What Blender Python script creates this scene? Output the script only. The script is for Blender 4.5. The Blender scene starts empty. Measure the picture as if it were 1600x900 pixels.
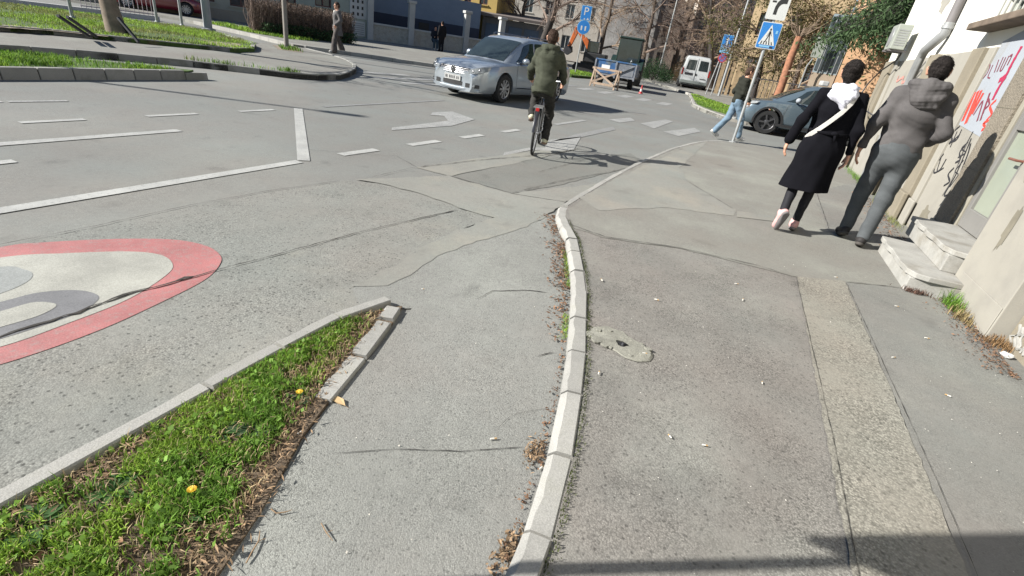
import bpy, bmesh, math, random
import numpy as np
from mathutils import Vector, Matrix

random.seed(7); rng = np.random.default_rng(7)
SC = bpy.context.scene
C = SC.collection
R = math.radians

# ------------------------------------------------------------------ camera, sky, sun, exposure
cam = bpy.data.cameras.new('camera'); cam.lens = 17.2575; cam.sensor_width = 36
cam.clip_start = 0.05; cam.clip_end = 3000
co = bpy.data.objects.new('camera', cam); C.objects.link(co); SC.camera = co
B = ((0.8921066, -0.3100452, 0.3286604), (0.4287381, 0.3513447, -0.8323104), (0.1425808, 0.8834189, 0.4463651))
co.matrix_world = Matrix.Translation((0, 0, 1.45)) @ Matrix(B).to_4x4()

SUN_EL, SUN_AZ = R(32), math.atan2(-0.845, -0.54)          # azimuth from +Y towards +X
w = bpy.data.worlds.new('World'); SC.world = w; w.use_nodes = True
nt = w.node_tree; nt.nodes.clear()
sky = nt.nodes.new('ShaderNodeTexSky'); sky.sky_type = 'NISHITA'; sky.sun_disc = False; sky.dust_density = .3; sky.ozone_density = 3.
sky.sun_elevation = SUN_EL; sky.sun_rotation = SUN_AZ % (2*math.pi)
bg = nt.nodes.new('ShaderNodeBackground'); bg.inputs[1].default_value = 0.05
wo = nt.nodes.new('ShaderNodeOutputWorld')
nt.links.new(sky.outputs[0], bg.inputs[0]); nt.links.new(bg.outputs[0], wo.inputs[0])
sl = bpy.data.lights.new('sun', 'SUN'); sl.energy = 5.0; sl.angle = R(0.55); sl.color = (1.0, 0.965, 0.9)
so = bpy.data.objects.new('sun', sl); C.objects.link(so)
sd = Vector((math.sin(SUN_AZ)*math.cos(SUN_EL), math.cos(SUN_AZ)*math.cos(SUN_EL), math.sin(SUN_EL)))
so.rotation_euler = sd.to_track_quat('Z', 'Y').to_euler()
vs = SC.view_settings; vs.view_transform = 'Standard'; vs.look = 'None'; vs.exposure = 1.13; vs.gamma = 1.0
vs.use_curve_mapping = False
SC.render.engine = 'CYCLES'

# ------------------------------------------------------------------ materials
def _new(name):
    m = bpy.data.materials.new(name); m.use_nodes = True
    n = m.node_tree.nodes; n.clear()
    o = n.new('ShaderNodeOutputMaterial'); b = n.new('ShaderNodeBsdfPrincipled')
    m.node_tree.links.new(b.outputs[0], o.inputs[0])
    return m, m.node_tree, b
def _noise(t, scale, detail=4, rough=.55, co=None):
    n = t.nodes.new('ShaderNodeTexNoise'); n.inputs['Scale'].default_value = scale
    n.inputs['Detail'].default_value = detail; n.inputs['Roughness'].default_value = rough
    if co: t.links.new(co, n.inputs['Vector'])
    return n.outputs['Fac']
def _map(t, val, a, b, lo=.3, hi=.7):
    n = t.nodes.new('ShaderNodeMapRange'); t.links.new(val, n.inputs[0])
    n.inputs[1].default_value = lo; n.inputs[2].default_value = hi; n.inputs[3].default_value = a; n.inputs[4].default_value = b
    return n.outputs[0]
def _scale(t, col, val):
    n = t.nodes.new('ShaderNodeVectorMath'); n.operation = 'SCALE'
    if isinstance(col, tuple): n.inputs[0].default_value = col
    else: t.links.new(col, n.inputs[0])
    t.links.new(val, n.inputs['Scale'])
    return n.outputs[0]
def _mix(t, fac, a, b):
    n = t.nodes.new('ShaderNodeMix'); n.data_type = 'RGBA'
    t.links.new(fac, n.inputs[0])
    for i, v in ((6, a), (7, b)):
        if isinstance(v, tuple): n.inputs[i].default_value = (*v, 1)
        else: t.links.new(v, n.inputs[i])
    return n.outputs[2]
def mat(name, col, rough=.75, metal=0., var=.12, vscale=2.5, fine=.0, fscale=120., bump=0., bscale=90., bdist=.003,
        col2=None, c2scale=1.5, c2lo=.5, c2hi=.62, trans=0., spec=.4, coat=0., alpha=None, sub=0., island=0., obr=0.):
    m, t, b = _new(name)
    tc = t.nodes.new('ShaderNodeTexCoord').outputs['Object']
    c = tuple(col)
    if col2:
        f = _map(t, _noise(t, c2scale, 6, .6, tc), 0, 1, c2lo, c2hi)
        c = _mix(t, f, c, tuple(col2))
    c = _scale(t, c, _map(t, _noise(t, vscale, 5, .6, tc), 1-var, 1+var))
    if fine: c = _scale(t, c, _map(t, _noise(t, fscale, 3, .6, tc), 1-fine, 1+fine))
    if island:
        g = t.nodes.new('ShaderNodeNewGeometry')
        c = _scale(t, c, _map(t, g.outputs['Random Per Island'], 1-island, 1+island, 0, 1))
    if obr: c = _scale(t, c, _map(t, t.nodes.new('ShaderNodeObjectInfo').outputs['Random'], 1-obr, 1+obr, 0, 1))
    t.links.new(c, b.inputs['Base Color'])
    b.inputs['Roughness'].default_value = rough; b.inputs['Metallic'].default_value = metal
    b.inputs['Specular IOR Level'].default_value = spec
    if coat: b.inputs['Coat Weight'].default_value = coat; b.inputs['Coat Roughness'].default_value = .04
    if trans: b.inputs['Transmission Weight'].default_value = trans
    if sub: b.inputs['Subsurface Weight'].default_value = sub; b.inputs['Subsurface Radius'].default_value = (.01, .004, .002)
    if bump:
        bn = t.nodes.new('ShaderNodeBump'); bn.inputs['Strength'].default_value = bump; bn.inputs['Distance'].default_value = bdist
        t.links.new(_noise(t, bscale, 5, .65, tc), bn.inputs['Height']); t.links.new(bn.outputs[0], b.inputs['Normal'])
    return m
def asphalt(name, col, grain=.35, gscale=170., mott=.12, mscale=1.3, col2=None, c2scale=.8, c2lo=.5, c2hi=.65, bump=.5, pits=.0, cracks=0.):
    m, t, b = _new(name)
    tc = t.nodes.new('ShaderNodeTexCoord').outputs['Object']
    c = tuple(col)
    if col2: c = _mix(t, _map(t, _noise(t, c2scale, 7, .62, tc), 0, 1, c2lo, c2hi), c, tuple(col2))
    c = _scale(t, c, _map(t, _noise(t, mscale, 7, .6, tc), 1-mott, 1+mott, .32, .68))
    c = _scale(t, c, _map(t, _noise(t, 22., 4, .6, tc), 1-mott*.6, 1+mott*.6))
    v = t.nodes.new('ShaderNodeTexVoronoi'); v.inputs['Scale'].default_value = gscale; t.links.new(tc, v.inputs['Vector'])
    s = t.nodes.new('ShaderNodeSeparateColor'); t.links.new(v.outputs['Color'], s.inputs[0])
    pol = _map(t, _noise(t, 2.1, 6, .65, tc), .25, 1.35, .36, .64)       # polished and open-textured areas
    sg_ = t.nodes.new('ShaderNodeMath'); sg_.operation = 'MULTIPLY_ADD'; t.links.new(_map(t, s.outputs[0], -grain, grain, 0, 1), sg_.inputs[0]); t.links.new(pol, sg_.inputs[1]); sg_.inputs[2].default_value = 1
    c = _scale(t, c, sg_.outputs[0])
    gp_ = t.nodes.new('ShaderNodeMath'); gp_.operation = 'MULTIPLY_ADD'; t.links.new(_map(t, v.outputs['Distance'], .06, -grain*.9, .25, .75), gp_.inputs[0]); t.links.new(pol, gp_.inputs[1]); gp_.inputs[2].default_value = 1
    c = _scale(t, c, gp_.outputs[0])
    tn = t.nodes.new('ShaderNodeVectorMath'); tn.operation = 'MULTIPLY'; t.links.new(c, tn.inputs[0])
    t.links.new(_mix(t, _map(t, _noise(t, .9, 5, .6, tc), 0, 1, .35, .65), (1.02, .995, .96), (.965, 1.01, .99)), tn.inputs[1]); c = tn.outputs[0]
    st_ = _map(t, _noise(t, 3.4, 3, .5, tc), 1., .82, .62, .74); c = _scale(t, c, st_)      # oily spots
    if pits:                                                  # larger aggregate plucked out here and there
        v2 = t.nodes.new('ShaderNodeTexVoronoi'); v2.inputs['Scale'].default_value = gscale*.33; t.links.new(tc, v2.inputs['Vector'])
        s2 = t.nodes.new('ShaderNodeSeparateColor'); t.links.new(v2.outputs['Color'], s2.inputs[0])
        pm = t.nodes.new('ShaderNodeMath'); pm.operation = 'MULTIPLY'
        t.links.new(_map(t, s2.outputs[1], 0, 1, .74, .8), pm.inputs[0]); t.links.new(_map(t, v2.outputs['Distance'], 1, 0, .22, .42), pm.inputs[1])
        c = _scale(t, c, _map(t, pm.outputs[0], 1, 1-pits, 0, 1))
    t.links.new(c, b.inputs['Base Color'])
    b.inputs['Roughness'].default_value = .86; b.inputs['Specular IOR Level'].default_value = .35
    bn = t.nodes.new('ShaderNodeBump'); bn.inputs['Strength'].default_value = bump; bn.inputs['Distance'].default_value = .0035
    ad = t.nodes.new('ShaderNodeMath'); ad.operation = 'SUBTRACT'
    t.links.new(_noise(t, gscale*.45, 5, .7, tc), ad.inputs[0]); t.links.new(_map(t, v.outputs['Distance'], 0, .45, 0, 1), ad.inputs[1])
    t.links.new(ad.outputs[0], bn.inputs['Height']); t.links.new(bn.outputs[0], b.inputs['Normal'])
    return m
def paint(name, col, wear=.5, under=(.16, .16, .155)):
    m, t, b = _new(name)
    tc = t.nodes.new('ShaderNodeTexCoord').outputs['Object']
    f = _map(t, _noise(t, 38., 8, .72, tc), 0, 1, wear-.06, wear+.1)
    f2 = _map(t, _noise(t, 3.2, 5, .6, tc), .72, 1.06)
    c = _mix(t, f, _scale(t, tuple(col), f2), tuple(under))
    c = _scale(t, c, _map(t, _noise(t, 150., 4, .7, tc), .76, 1.2))
    t.links.new(c, b.inputs['Base Color']); b.inputs['Roughness'].default_value = .7
    bn = t.nodes.new('ShaderNodeBump'); bn.inputs['Strength'].default_value = .35; bn.inputs['Distance'].default_value = .003
    t.links.new(_noise(t, 110., 4, .6, tc), bn.inputs['Height']); t.links.new(bn.outputs[0], b.inputs['Normal'])
    return m

# ------------------------------------------------------------------ mesh helpers
class MB:
    def __init__(s): s.v = []; s.f = []; s.mi = []; s.cur = 0
    def add(s, vs_, fs):
        o = len(s.v); s.v += [tuple(map(float, p)) for p in vs_]
        for f in fs: s.f.append(tuple(o+i for i in f)); s.mi.append(s.cur)
        return s
    def box(s, c, d, rz=0., rot=None):
        M = rot if rot is not None else Matrix.Rotation(rz, 3, 'Z')
        c = Vector(c); h = Vector(d)/2
        vs_ = [c + M @ Vector((sx*h.x, sy*h.y, sz*h.z)) for sx in (-1, 1) for sy in (-1, 1) for sz in (-1, 1)]
        return s.add(vs_, [(0,1,3,2), (4,6,7,5), (0,4,5,1), (2,3,7,6), (0,2,6,4), (1,5,7,3)])
    def bb(s, x0, x1, y0, y1, z0, z1): return s.box(((x0+x1)/2, (y0+y1)/2, (z0+z1)/2), (x1-x0, y1-y0, z1-z0))
    def prism(s, poly, z0, z1):
        n = len(poly)
        a = sum(poly[i][0]*poly[(i+1)%n][1]-poly[(i+1)%n][0]*poly[i][1] for i in range(n))
        if a < 0: poly = poly[::-1]
        vs_ = [(x, y, z0) for x, y in poly] + [(x, y, z1) for x, y in poly]
        fs = [tuple(range(n, 2*n)), tuple(range(n-1, -1, -1))] + [(i, (i+1) % n, n+(i+1) % n, n+i) for i in range(n)]
        return s.add(vs_, fs)
    def sheet(s, poly, z):
        n = len(poly)
        a = sum(poly[i][0]*poly[(i+1)%n][1]-poly[(i+1)%n][0]*poly[i][1] for i in range(n))
        if a < 0: poly = poly[::-1]
        return s.add([(x, y, z) for x, y in poly], [tuple(range(n))])
    def tube(s, pts, rad, n=8, cap=True, squash=None):
        pts = [Vector(p) for p in pts]
        if not hasattr(rad, '__len__'): rad = [rad]*len(pts)
        vs_ = []; fs = []
        prev = None
        for i, p in enumerate(pts):
            d = (pts[min(i+1, len(pts)-1)] - pts[max(i-1, 0)])
            d = d.normalized() if d.length > 1e-9 else Vector((0, 0, 1))
            if prev is None:
                u = d.cross(Vector((0, 0, 1))); u = u.normalized() if u.length > .05 else Vector((1, 0, 0))
            else:
                u = prev - d*prev.dot(d); u = u.normalized() if u.length > 1e-6 else Vector((1, 0, 0))
            prev = u; v = d.cross(u)
            for k in range(n):
                a = 2*math.pi*k/n; vs_.append(p + (u*math.cos(a) + v*math.sin(a))*rad[i])
        for i in range(len(pts)-1):
            for k in range(n):
                a = i*n+k; b_ = i*n+(k+1) % n; fs.append((a, b_, b_+n, a+n))
        if cap and n > 2: fs.append(tuple(range(n-1, -1, -1))); fs.append(tuple(range((len(pts)-1)*n, len(pts)*n)))
        return s.add(vs_, fs)
    def bar(s, a, b_, w_, h_=None):
        a = Vector(a); b_ = Vector(b_); d = b_-a
        M = d.to_track_quat('X', 'Z').to_matrix()
        return s.box((a+b_)/2, (d.length, w_, h_ or w_), rot=M)
    def ell(s, c, r, nu=14, nv=9, rot=None):
        vs_ = []; fs = []
        M = rot or Matrix.Identity(3)
        for j in range(nv+1):
            th = math.pi*j/nv
            for i in range(nu):
                ph = 2*math.pi*i/nu
                vs_.append(Vector(c) + M @ Vector((r[0]*math.sin(th)*math.cos(ph), r[1]*math.sin(th)*math.sin(ph), r[2]*math.cos(th))))
        for j in range(nv):
            for i in range(nu):
                fs.append((j*nu+i, (j+1)*nu+i, (j+1)*nu+(i+1) % nu, j*nu+(i+1) % nu))
        return s.add(vs_, fs)
    def lathe(s, prof, n=20, axis='Z', c=(0, 0, 0), cap=True):            # prof: (radius, height)
        vs_ = []; fs = []
        for r_, h in prof:
            for k in range(n):
                a = 2*math.pi*k/n; x, y = r_*math.cos(a), r_*math.sin(a)
                p = {'Z': (x, y, h), 'Y': (x, h, y), 'X': (h, x, y)}[axis]
                vs_.append((p[0]+c[0], p[1]+c[1], p[2]+c[2]))
        for j in range(len(prof)-1):
            for k in range(n): fs.append((j*n+k, j*n+(k+1) % n, (j+1)*n+(k+1) % n, (j+1)*n+k))
        if cap: fs.append(tuple(range(n))); fs.append(tuple(range((len(prof)-1)*n, len(prof)*n)))
        return s.add(vs_, fs)
    def loft(s, rings, cap=True, closed=True):
        n = len(rings[0]); vs_ = [p for r_ in rings for p in r_]; fs = []
        for j in range(len(rings)-1):
            for k in range(n if closed else n-1):
                fs.append((j*n+k, j*n+(k+1) % n, (j+1)*n+(k+1) % n, (j+1)*n+k))
        if cap: fs.append(tuple(range(n-1, -1, -1))); fs.append(tuple(range((len(rings)-1)*n, len(rings)*n)))
        return s.add(vs_, fs)
    def ribbon(s, pts, wd, up=(0, 0, 1)):                        # flat strip along pts, lying in the plane normal to up
        pts = [Vector(p) for p in pts]; up = Vector(up); vs_ = []; fs = []
        for i, p in enumerate(pts):
            d = pts[min(i+1, len(pts)-1)] - pts[max(i-1, 0)]; n = up.cross(d).normalized()
            ww = wd[i] if hasattr(wd, '__len__') else wd
            vs_ += [p + n*ww/2, p - n*ww/2]
        for i in range(len(pts)-1): fs.append((2*i, 2*i+1, 2*i+3, 2*i+2))
        return s.add(vs_, fs)
    def mesh(s, name='m'):
        m = bpy.data.meshes.new(name); m.from_pydata(s.v, [], s.f); return m
    def build(s, name, mats, parent=None, smooth=False, bevel=0., fixn=True, seg=2):
        m = s.mesh(name)
        if fixn:
            bm = bmesh.new(); bm.from_mesh(m); bmesh.ops.recalc_face_normals(bm, faces=bm.faces); bm.to_mesh(m); bm.free()
        if not isinstance(mats, (list, tuple)): mats = [mats]
        for x in mats: m.materials.append(x)
        if any(s.mi): m.polygons.foreach_set('material_index', s.mi)
        if smooth: smooth_mesh(m, smooth)
        return link(name, m, parent, bevel, seg)
def smooth_mesh(m, ang):
    m.polygons.foreach_set('use_smooth', [True]*len(m.polygons))
    if ang is not True and ang < 170:
        bm = bmesh.new(); bm.from_mesh(m)
        for e in bm.edges:
            if len(e.link_faces) == 2 and e.calc_face_angle(0) > R(ang): e.smooth = False
        bm.to_mesh(m); bm.free()
def link(name, m, parent=None, bevel=0., seg=2):
    o = bpy.data.objects.new(name, m); C.objects.link(o)
    if parent: o.parent = parent
    if bevel:
        b = o.modifiers.new('bevel', 'BEVEL'); b.width = bevel; b.segments = seg; b.limit_method = 'ANGLE'; b.angle_limit = R(40)
    return o
def thing(name, label, cat, loc=(0, 0, 0), rz=0., group=None):
    o = bpy.data.objects.new(name, None); o.empty_display_size = .1; C.objects.link(o); o.location = loc; o.rotation_euler = (0, 0, rz)
    return tag(o, label, cat, group)
def tag(o, label=None, cat=None, group=None, kind=None):
    if label: o['label'] = label
    if cat: o['category'] = cat
    if group: o['group'] = group
    if kind: o['kind'] = kind
    return o
def copy_tree(o, parent=None):
    c = o.copy(); C.objects.link(c); c.parent = parent
    for ch in list(o.children): copy_tree(ch, c)
    return c
def text_mesh(txt, size, depth=.002):
    cu = bpy.data.curves.new('t', 'FONT'); cu.body = txt; cu.size = size; cu.extrude = depth; cu.align_x = 'CENTER'; cu.align_y = 'CENTER'
    cu.resolution_u = 3
    o = bpy.data.objects.new('t', cu); C.objects.link(o)
    dg = bpy.context.evaluated_depsgraph_get(); m = bpy.data.meshes.new_from_object(o.evaluated_get(dg))
    bpy.data.objects.remove(o); return m
def jag(poly, step=.12, amp=.012, seed=1):                          # ragged outline for laid asphalt
    r_ = random.Random(seed); out = []
    for i in range(len(poly)):
        a = Vector(poly[i]); b_ = Vector(poly[(i+1) % len(poly)]); n = max(1, int((b_-a).length/step))
        for k in range(n):
            p = a.lerp(b_, k/n); out.append((p.x+r_.uniform(-amp, amp), p.y+r_.uniform(-amp, amp)))
    return out
def poly_at(pl, s):                                                # point and tangent at arc length s
    pl = [Vector(p) for p in pl]
    for a, b_ in zip(pl, pl[1:]):
        d = (b_-a).length
        if s <= d: return a.lerp(b_, s/d), (b_-a).normalized()
        s -= d
    return pl[-1], (pl[-1]-pl[-2]).normalized()
def inpoly(x, y, poly):
    c = False; j = len(poly)-1
    for i in range(len(poly)):
        xi, yi = poly[i]; xj, yj = poly[j]
        if (yi > y) != (yj > y) and x < (xj-xi)*(y-yi)/(yj-yi)+xi: c = not c
        j = i
    return c

# ------------------------------------------------------------------ smooth solids from blended limbs (people, cloth)
class Field:
    def __init__(s, lo, hi, h):
        s.lo = np.array(lo, float); s.h = h
        s.n = np.ceil((np.array(hi)-s.lo)/h).astype(int)+1
        s.F = np.full(s.n, 9., np.float32)
    def _win(s, lo, hi):
        a = np.clip(np.floor((np.array(lo)-s.lo)/s.h).astype(int), 0, s.n-1); b_ = np.clip(np.ceil((np.array(hi)-s.lo)/s.h).astype(int)+1, 1, s.n)
        sl_ = tuple(slice(x, y) for x, y in zip(a, b_))
        ax = [s.lo[i]+s.h*np.arange(a[i], b_[i]) for i in range(3)]
        return sl_, np.meshgrid(*ax, indexing='ij')
    def _put(s, sl_, d, k):
        f = s.F[sl_]
        hh = np.clip(.5+.5*(d-f)/k, 0, 1)
        s.F[sl_] = d*(1-hh)+f*hh-k*hh*(1-hh)
    def cone(s, a, b_, ra, rb, k=.02, sq=1.):
        a = np.array(a, float); b_ = np.array(b_, float); m = max(ra, rb)+k+3*s.h
        sl_, (X, Y, Z) = s._win(np.minimum(a, b_)-m, np.maximum(a, b_)+m)
        if X.size == 0: return s
        ab = b_-a; ab2 = ab.copy(); ab2[1] /= sq
        px, py, pz = X-a[0], (Y-a[1])/sq, Z-a[2]
        t = np.clip((px*ab2[0]+py*ab2[1]+pz*ab2[2])/max(1e-9, (ab2**2).sum()), 0, 1)
        d = np.sqrt((px-t*ab2[0])**2+(py-t*ab2[1])**2+(pz-t*ab2[2])**2)-(ra+(rb-ra)*t)
        s._put(sl_, d*(sq if sq < 1 else 1), k); return s
    def ell(s, c, r_, k=.02):
        c = np.array(c, float); r_ = np.array(r_, float); m = r_+k+3*s.h
        sl_, (X, Y, Z) = s._win(c-m, c+m)
        if X.size == 0: return s
        q = np.sqrt(((X-c[0])/r_[0])**2+((Y-c[1])/r_[1])**2+((Z-c[2])/r_[2])**2)
        s._put(sl_, (q-1)*r_.min(), k); return s
    def cut(s, p, n):                                              # keep the side the normal points away from
        ax = [s.lo[i]+s.h*np.arange(s.n[i]) for i in range(3)]
        d = (ax[0]-p[0])[:, None, None]*n[0]+(ax[1]-p[1])[None, :, None]*n[1]+(ax[2]-p[2])[None, None, :]*n[2]
        s.F = np.maximum(s.F, d.astype(np.float32)); return s
    def wrinkle(s, amp, fr, seed=0, ani=(1, 1, 1.6)):
        r_ = np.random.default_rng(seed); ax = [s.lo[i]+s.h*np.arange(s.n[i]) for i in range(3)]
        for q in range(5):
            k = r_.normal(size=3)*fr*np.array(ani)/1.7; ph = r_.uniform(0, 6.3)
            wv = np.sin(k[0]*ax[0][:, None, None]+k[1]*ax[1][None, :, None]+k[2]*ax[2][None, None, :]+ph)
            s.F += (amp/2.2*wv*np.abs(wv)).astype(np.float32)
        return s
    def mesh(s, name):
        F = s.F; S = F < 0; nx, ny, nz = F.shape
        c = np.zeros((nx-1, ny-1, nz-1), np.int8)
        cs = [(x, y, z) for x in (0, 1) for y in (0, 1) for z in (0, 1)]
        for x, y, z in cs: c += S[x:nx-1+x, y:ny-1+y, z:nz-1+z]
        act = (c > 0) & (c < 8); I = np.argwhere(act)
        idx = np.full(act.shape, -1, np.int64); idx[act] = np.arange(len(I))
        Pn = np.zeros((len(I), 3)); W = np.zeros(len(I))
        for a in cs:
            for d in range(3):
                if a[d]: continue
                b_ = list(a); b_[d] = 1
                fa = F[I[:, 0]+a[0], I[:, 1]+a[1], I[:, 2]+a[2]]; fb = F[I[:, 0]+b_[0], I[:, 1]+b_[1], I[:, 2]+b_[2]]
                mm = (fa < 0) != (fb < 0)
                t = np.where(mm, fa/np.where(mm, fa-fb, 1), 0); q = np.tile(np.array(a, float), (len(I), 1)); q[:, d] += t
                Pn[mm] += q[mm]; W[mm] += 1
        V = s.lo+s.h*(I+Pn/W[:, None])
        faces = []
        def grab(e, sh, cells):
            E = np.argwhere(e)
            E += sh
            q = np.stack([idx[E[:, 0]+o_[0], E[:, 1]+o_[1], E[:, 2]+o_[2]] for o_ in cells], 1)
            return E, q
        e = S[:-1, 1:-1, 1:-1] != S[1:, 1:-1, 1:-1]; E, q = grab(e, (0, 1, 1), ((0, -1, -1), (0, 0, -1), (0, 0, 0), (0, -1, 0)))
        fl = S[E[:, 0], E[:, 1], E[:, 2]]; q[~fl] = q[~fl][:, ::-1]; faces.append(q)
        e = S[1:-1, :-1, 1:-1] != S[1:-1, 1:, 1:-1]; E, q = grab(e, (1, 0, 1), ((-1, 0, -1), (-1, 0, 0), (0, 0, 0), (0, 0, -1)))
        fl = S[E[:, 0], E[:, 1], E[:, 2]]; q[~fl] = q[~fl][:, ::-1]; faces.append(q)
        e = S[1:-1, 1:-1, :-1] != S[1:-1, 1:-1, 1:]; E, q = grab(e, (1, 1, 0), ((-1, -1, 0), (0, -1, 0), (0, 0, 0), (-1, 0, 0)))
        fl = S[E[:, 0], E[:, 1], E[:, 2]]; q[~fl] = q[~fl][:, ::-1]; faces.append(q)
        Q = np.concatenate(faces)
        m = bpy.data.meshes.new(name)
        m.vertices.add(len(V)); m.vertices.foreach_set('co', V.astype(np.float32).ravel())
        m.loops.add(Q.size); m.loops.foreach_set('vertex_index', Q.astype(np.int32).ravel())
        m.polygons.add(len(Q)); m.polygons.foreach_set('loop_start', np.arange(0, Q.size, 4, dtype=np.int32))
        m.update(calc_edges=True); m.validate()
        m.polygons.foreach_set('use_smooth', [True]*len(m.polygons))
        return m

# ================================================================== GROUND, KERBS, MARKINGS
A_road = asphalt('asphalt road', (0.168, 0.167, 0.159), grain=0.14, gscale=190, mott=.09, mscale=.45, col2=(0.191, 0.186, 0.173), c2scale=.25, bump=.35)
A_rough = asphalt('asphalt worn coarse', (0.194, 0.191, 0.178), grain=0.22, gscale=141, mott=.1, mscale=1.1, bump=.55, pits=.45)
A_rough2 = asphalt('asphalt gutter coarse', (0.193, 0.19, 0.177), grain=0.23, gscale=150, mott=.12, mscale=1.3, col2=(0.219, 0.212, 0.191), c2scale=1.6, bump=.55, pits=.55)
A_path = asphalt('asphalt ramp', (0.204, 0.203, 0.193), grain=0.22, gscale=236, mott=.09, mscale=1.4, col2=(0.238, 0.232, 0.216), c2scale=.9, bump=.7, pits=.35)
A_side = asphalt('asphalt pavement near', (0.174, 0.163, 0.152), grain=0.26, gscale=168, mott=.13, mscale=1.5, col2=(0.204, 0.197, 0.181), c2scale=.8, bump=.55, pits=.4)
A_side2 = asphalt('asphalt pavement right', (0.166, 0.161, 0.152), grain=0.14, gscale=202, mott=.09, mscale=1.1, col2=(0.197, 0.189, 0.173), c2scale=.7, bump=.45, pits=.15)
A_mid = asphalt('asphalt pavement far', (0.184, 0.177, 0.162), grain=0.13, gscale=175, mott=.08, mscale=.9, col2=(0.207, 0.198, 0.177), c2scale=.9, bump=.4, pits=.15)
A_dark = asphalt('asphalt newer patch', (0.149, 0.147, 0.137), grain=0.13, gscale=175, mott=.07, mscale=.8, bump=.4)
A_light = asphalt('asphalt dusty', (0.197, 0.193, 0.178), grain=0.1, gscale=175, mott=.08, mscale=.8, col2=(0.222, 0.211, 0.186), c2scale=1.1, bump=.35)
A_band = asphalt('exposed aggregate band', (0.214, 0.202, 0.177), grain=0.31, gscale=118, mott=.08, mscale=1.2, bump=.65, pits=.35)
M_kerb = mat('kerb stone', (0.263, 0.257, 0.239), obr=0.1, rough=.85, var=.16, vscale=5, fine=.2, fscale=210, bump=.5, bscale=160, col2=(0.211, 0.207, 0.184), c2scale=5, c2lo=.52, c2hi=.72)
M_kerb2 = mat('kerb concrete far', (0.226, 0.222, 0.206), obr=0.12, rough=.9, var=.15, vscale=2, fine=.12, bump=.3, bscale=80, col2=(0.146, 0.146, 0.126), c2scale=2)
M_white = paint('road paint white', (.37, .37, .35), wear=.6)
M_faded = paint('road paint faded', (.32, .32, .305), wear=.53)
M_faint = paint('road paint nearly gone', (.26, .26, .25), wear=.47)
M_red = paint('road paint red', (.35, .135, .13), wear=.56, under=(.26, .17, .16))
M_cream = paint('road paint cream', (0.323, 0.319, 0.281), wear=.68, under=(0.255, 0.255, 0.23))
M_numgrey = paint('road paint grey', (.155, .155, .16), wear=.7)
M_numgrey2 = paint('road paint pale grey', (.24, .25, .24), wear=.7)
M_crack = mat('crack dirt', (.035, .032, .028), rough=.95, var=.3, vscale=20)
M_soil = mat('soil', (.1, .074, .05), rough=.95, var=.35, vscale=14, fine=.4, fscale=160, bump=.55, bscale=90, bdist=.01)
M_dirt = mat('dusty earth', (.2, .165, .125), rough=.95, var=.25, vscale=5, fine=.2, fscale=80)
M_conc = mat('old concrete', (0.188, 0.184, 0.156), rough=.9, var=.2, vscale=9, fine=.18, fscale=140, bump=.7, bscale=60, bdist=.006)

def structure(name, mb, m, parent=None, **k):
    o = mb.build(name, m, parent, **k)
    if not parent: o['kind'] = 'structure'
    return o
road = structure('road', MB().sheet([(-700, -700), (700, -700), (700, 700), (-700, 700)], 0), A_road)
def patch(parent, poly, z, m, name='asphalt_patch', jg=.012, st=.15, seed=1):
    return MB().sheet(jag(poly, st, jg, seed) if jg else poly, z).build(name, m, parent)
# older coarse asphalt along the gutter, in two tones parted by an open seam
seam1 = [(-3.62, -4), (-3.583, 1.156), (-3.557, 1.623), (-3.559, 2.262), (-3.502, 2.901), (-3.35, 3.661)]
seam2 = [(-2.62, -4), (-2.588, 0.735), (-2.574, 0.972), (-2.583, 1.272), (-2.532, 1.621), (-2.453, 2.142), (-2.369, 2.719), (-2.13, 3.813)]
patch(road, seam1 + [(-2.6, 4.2)] + seam2[::-1], .004, A_rough, seed=2)
patch(road, seam2 + [(-1.819, 3.86), (-1.878, 3.102), (-1.792, 2.427), (-1.814, 2.045), (-1.6, 1.9), (-1.62, 1.5), (-1.62, -4)], .005, A_rough2, seed=3)
patch(road, [(-1.6, 1.88), (-1.806, 2.03), (-1.792, 2.427), (-1.878, 3.102), (-1.803, 3.829), (-1.425, 4.442), (-1.2, 4.1), (-.74, 3.05), (-.45, 2.2), (-.28, 1.5), (-.18, .6), (-.14, -4), (-.9, -4), (-.93, .5), (-1.2, 1.2), (-1.4, 2.05)], .008, A_path, 'ramp', seed=4)
patch(road, [(-1.836, 2.026), (-1.822, 2.334), (-1.878, 3.102), (-1.803, 3.829), (-2.149, 3.845), (-2.775, 3.914), (-3.294, 3.778), (-2.824, 4.692), (-2.021, 4.687), (-1.465, 6.067), (-1.478, 4.58), (-1.474, 3.953), (-1.687, 2.894), (-1.655, 2.186)], .0105, A_light, 'dust_patch', jg=.022, st=.09, seed=5)
patch(road, [(-2.802, 4.724), (-2.031, 4.708), (-1.783, 5.632), (-1.295, 8.245), (-1.691, 8.796), (-2.557, 6.659)], .004, A_dark, seed=6)
patch(road, [(-3.25, 4.709), (-2.802, 4.724), (-2.545, 6.749), (-2.431, 8.175), (-2.838, 7.068)], .0055, A_light, jg=.02, seed=7)
def crack(parent, pts, wd, z, seed=0, m=None, name='crack'):
    r_ = random.Random(seed); out = []; ws = []
    for a, b_ in zip(pts, pts[1:]):
        a = Vector(a); b_ = Vector(b_); n = max(2, int((b_-a).length/.05))
        for k in range(n):
            p = a.lerp(b_, k/n); out.append((p.x+r_.uniform(-1, 1)*wd*.7, p.y+r_.uniform(-1, 1)*wd*.7, z)); ws.append(wd*r_.uniform(.3, 1.4))
    ws[0] = ws[-1] = wd*.1
    return MB().ribbon(out, ws).build(name, m or M_crack, parent)
crack(road, seam1, .005, .0125, 1); crack(road, seam2, .008, .0125, 2)
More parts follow.
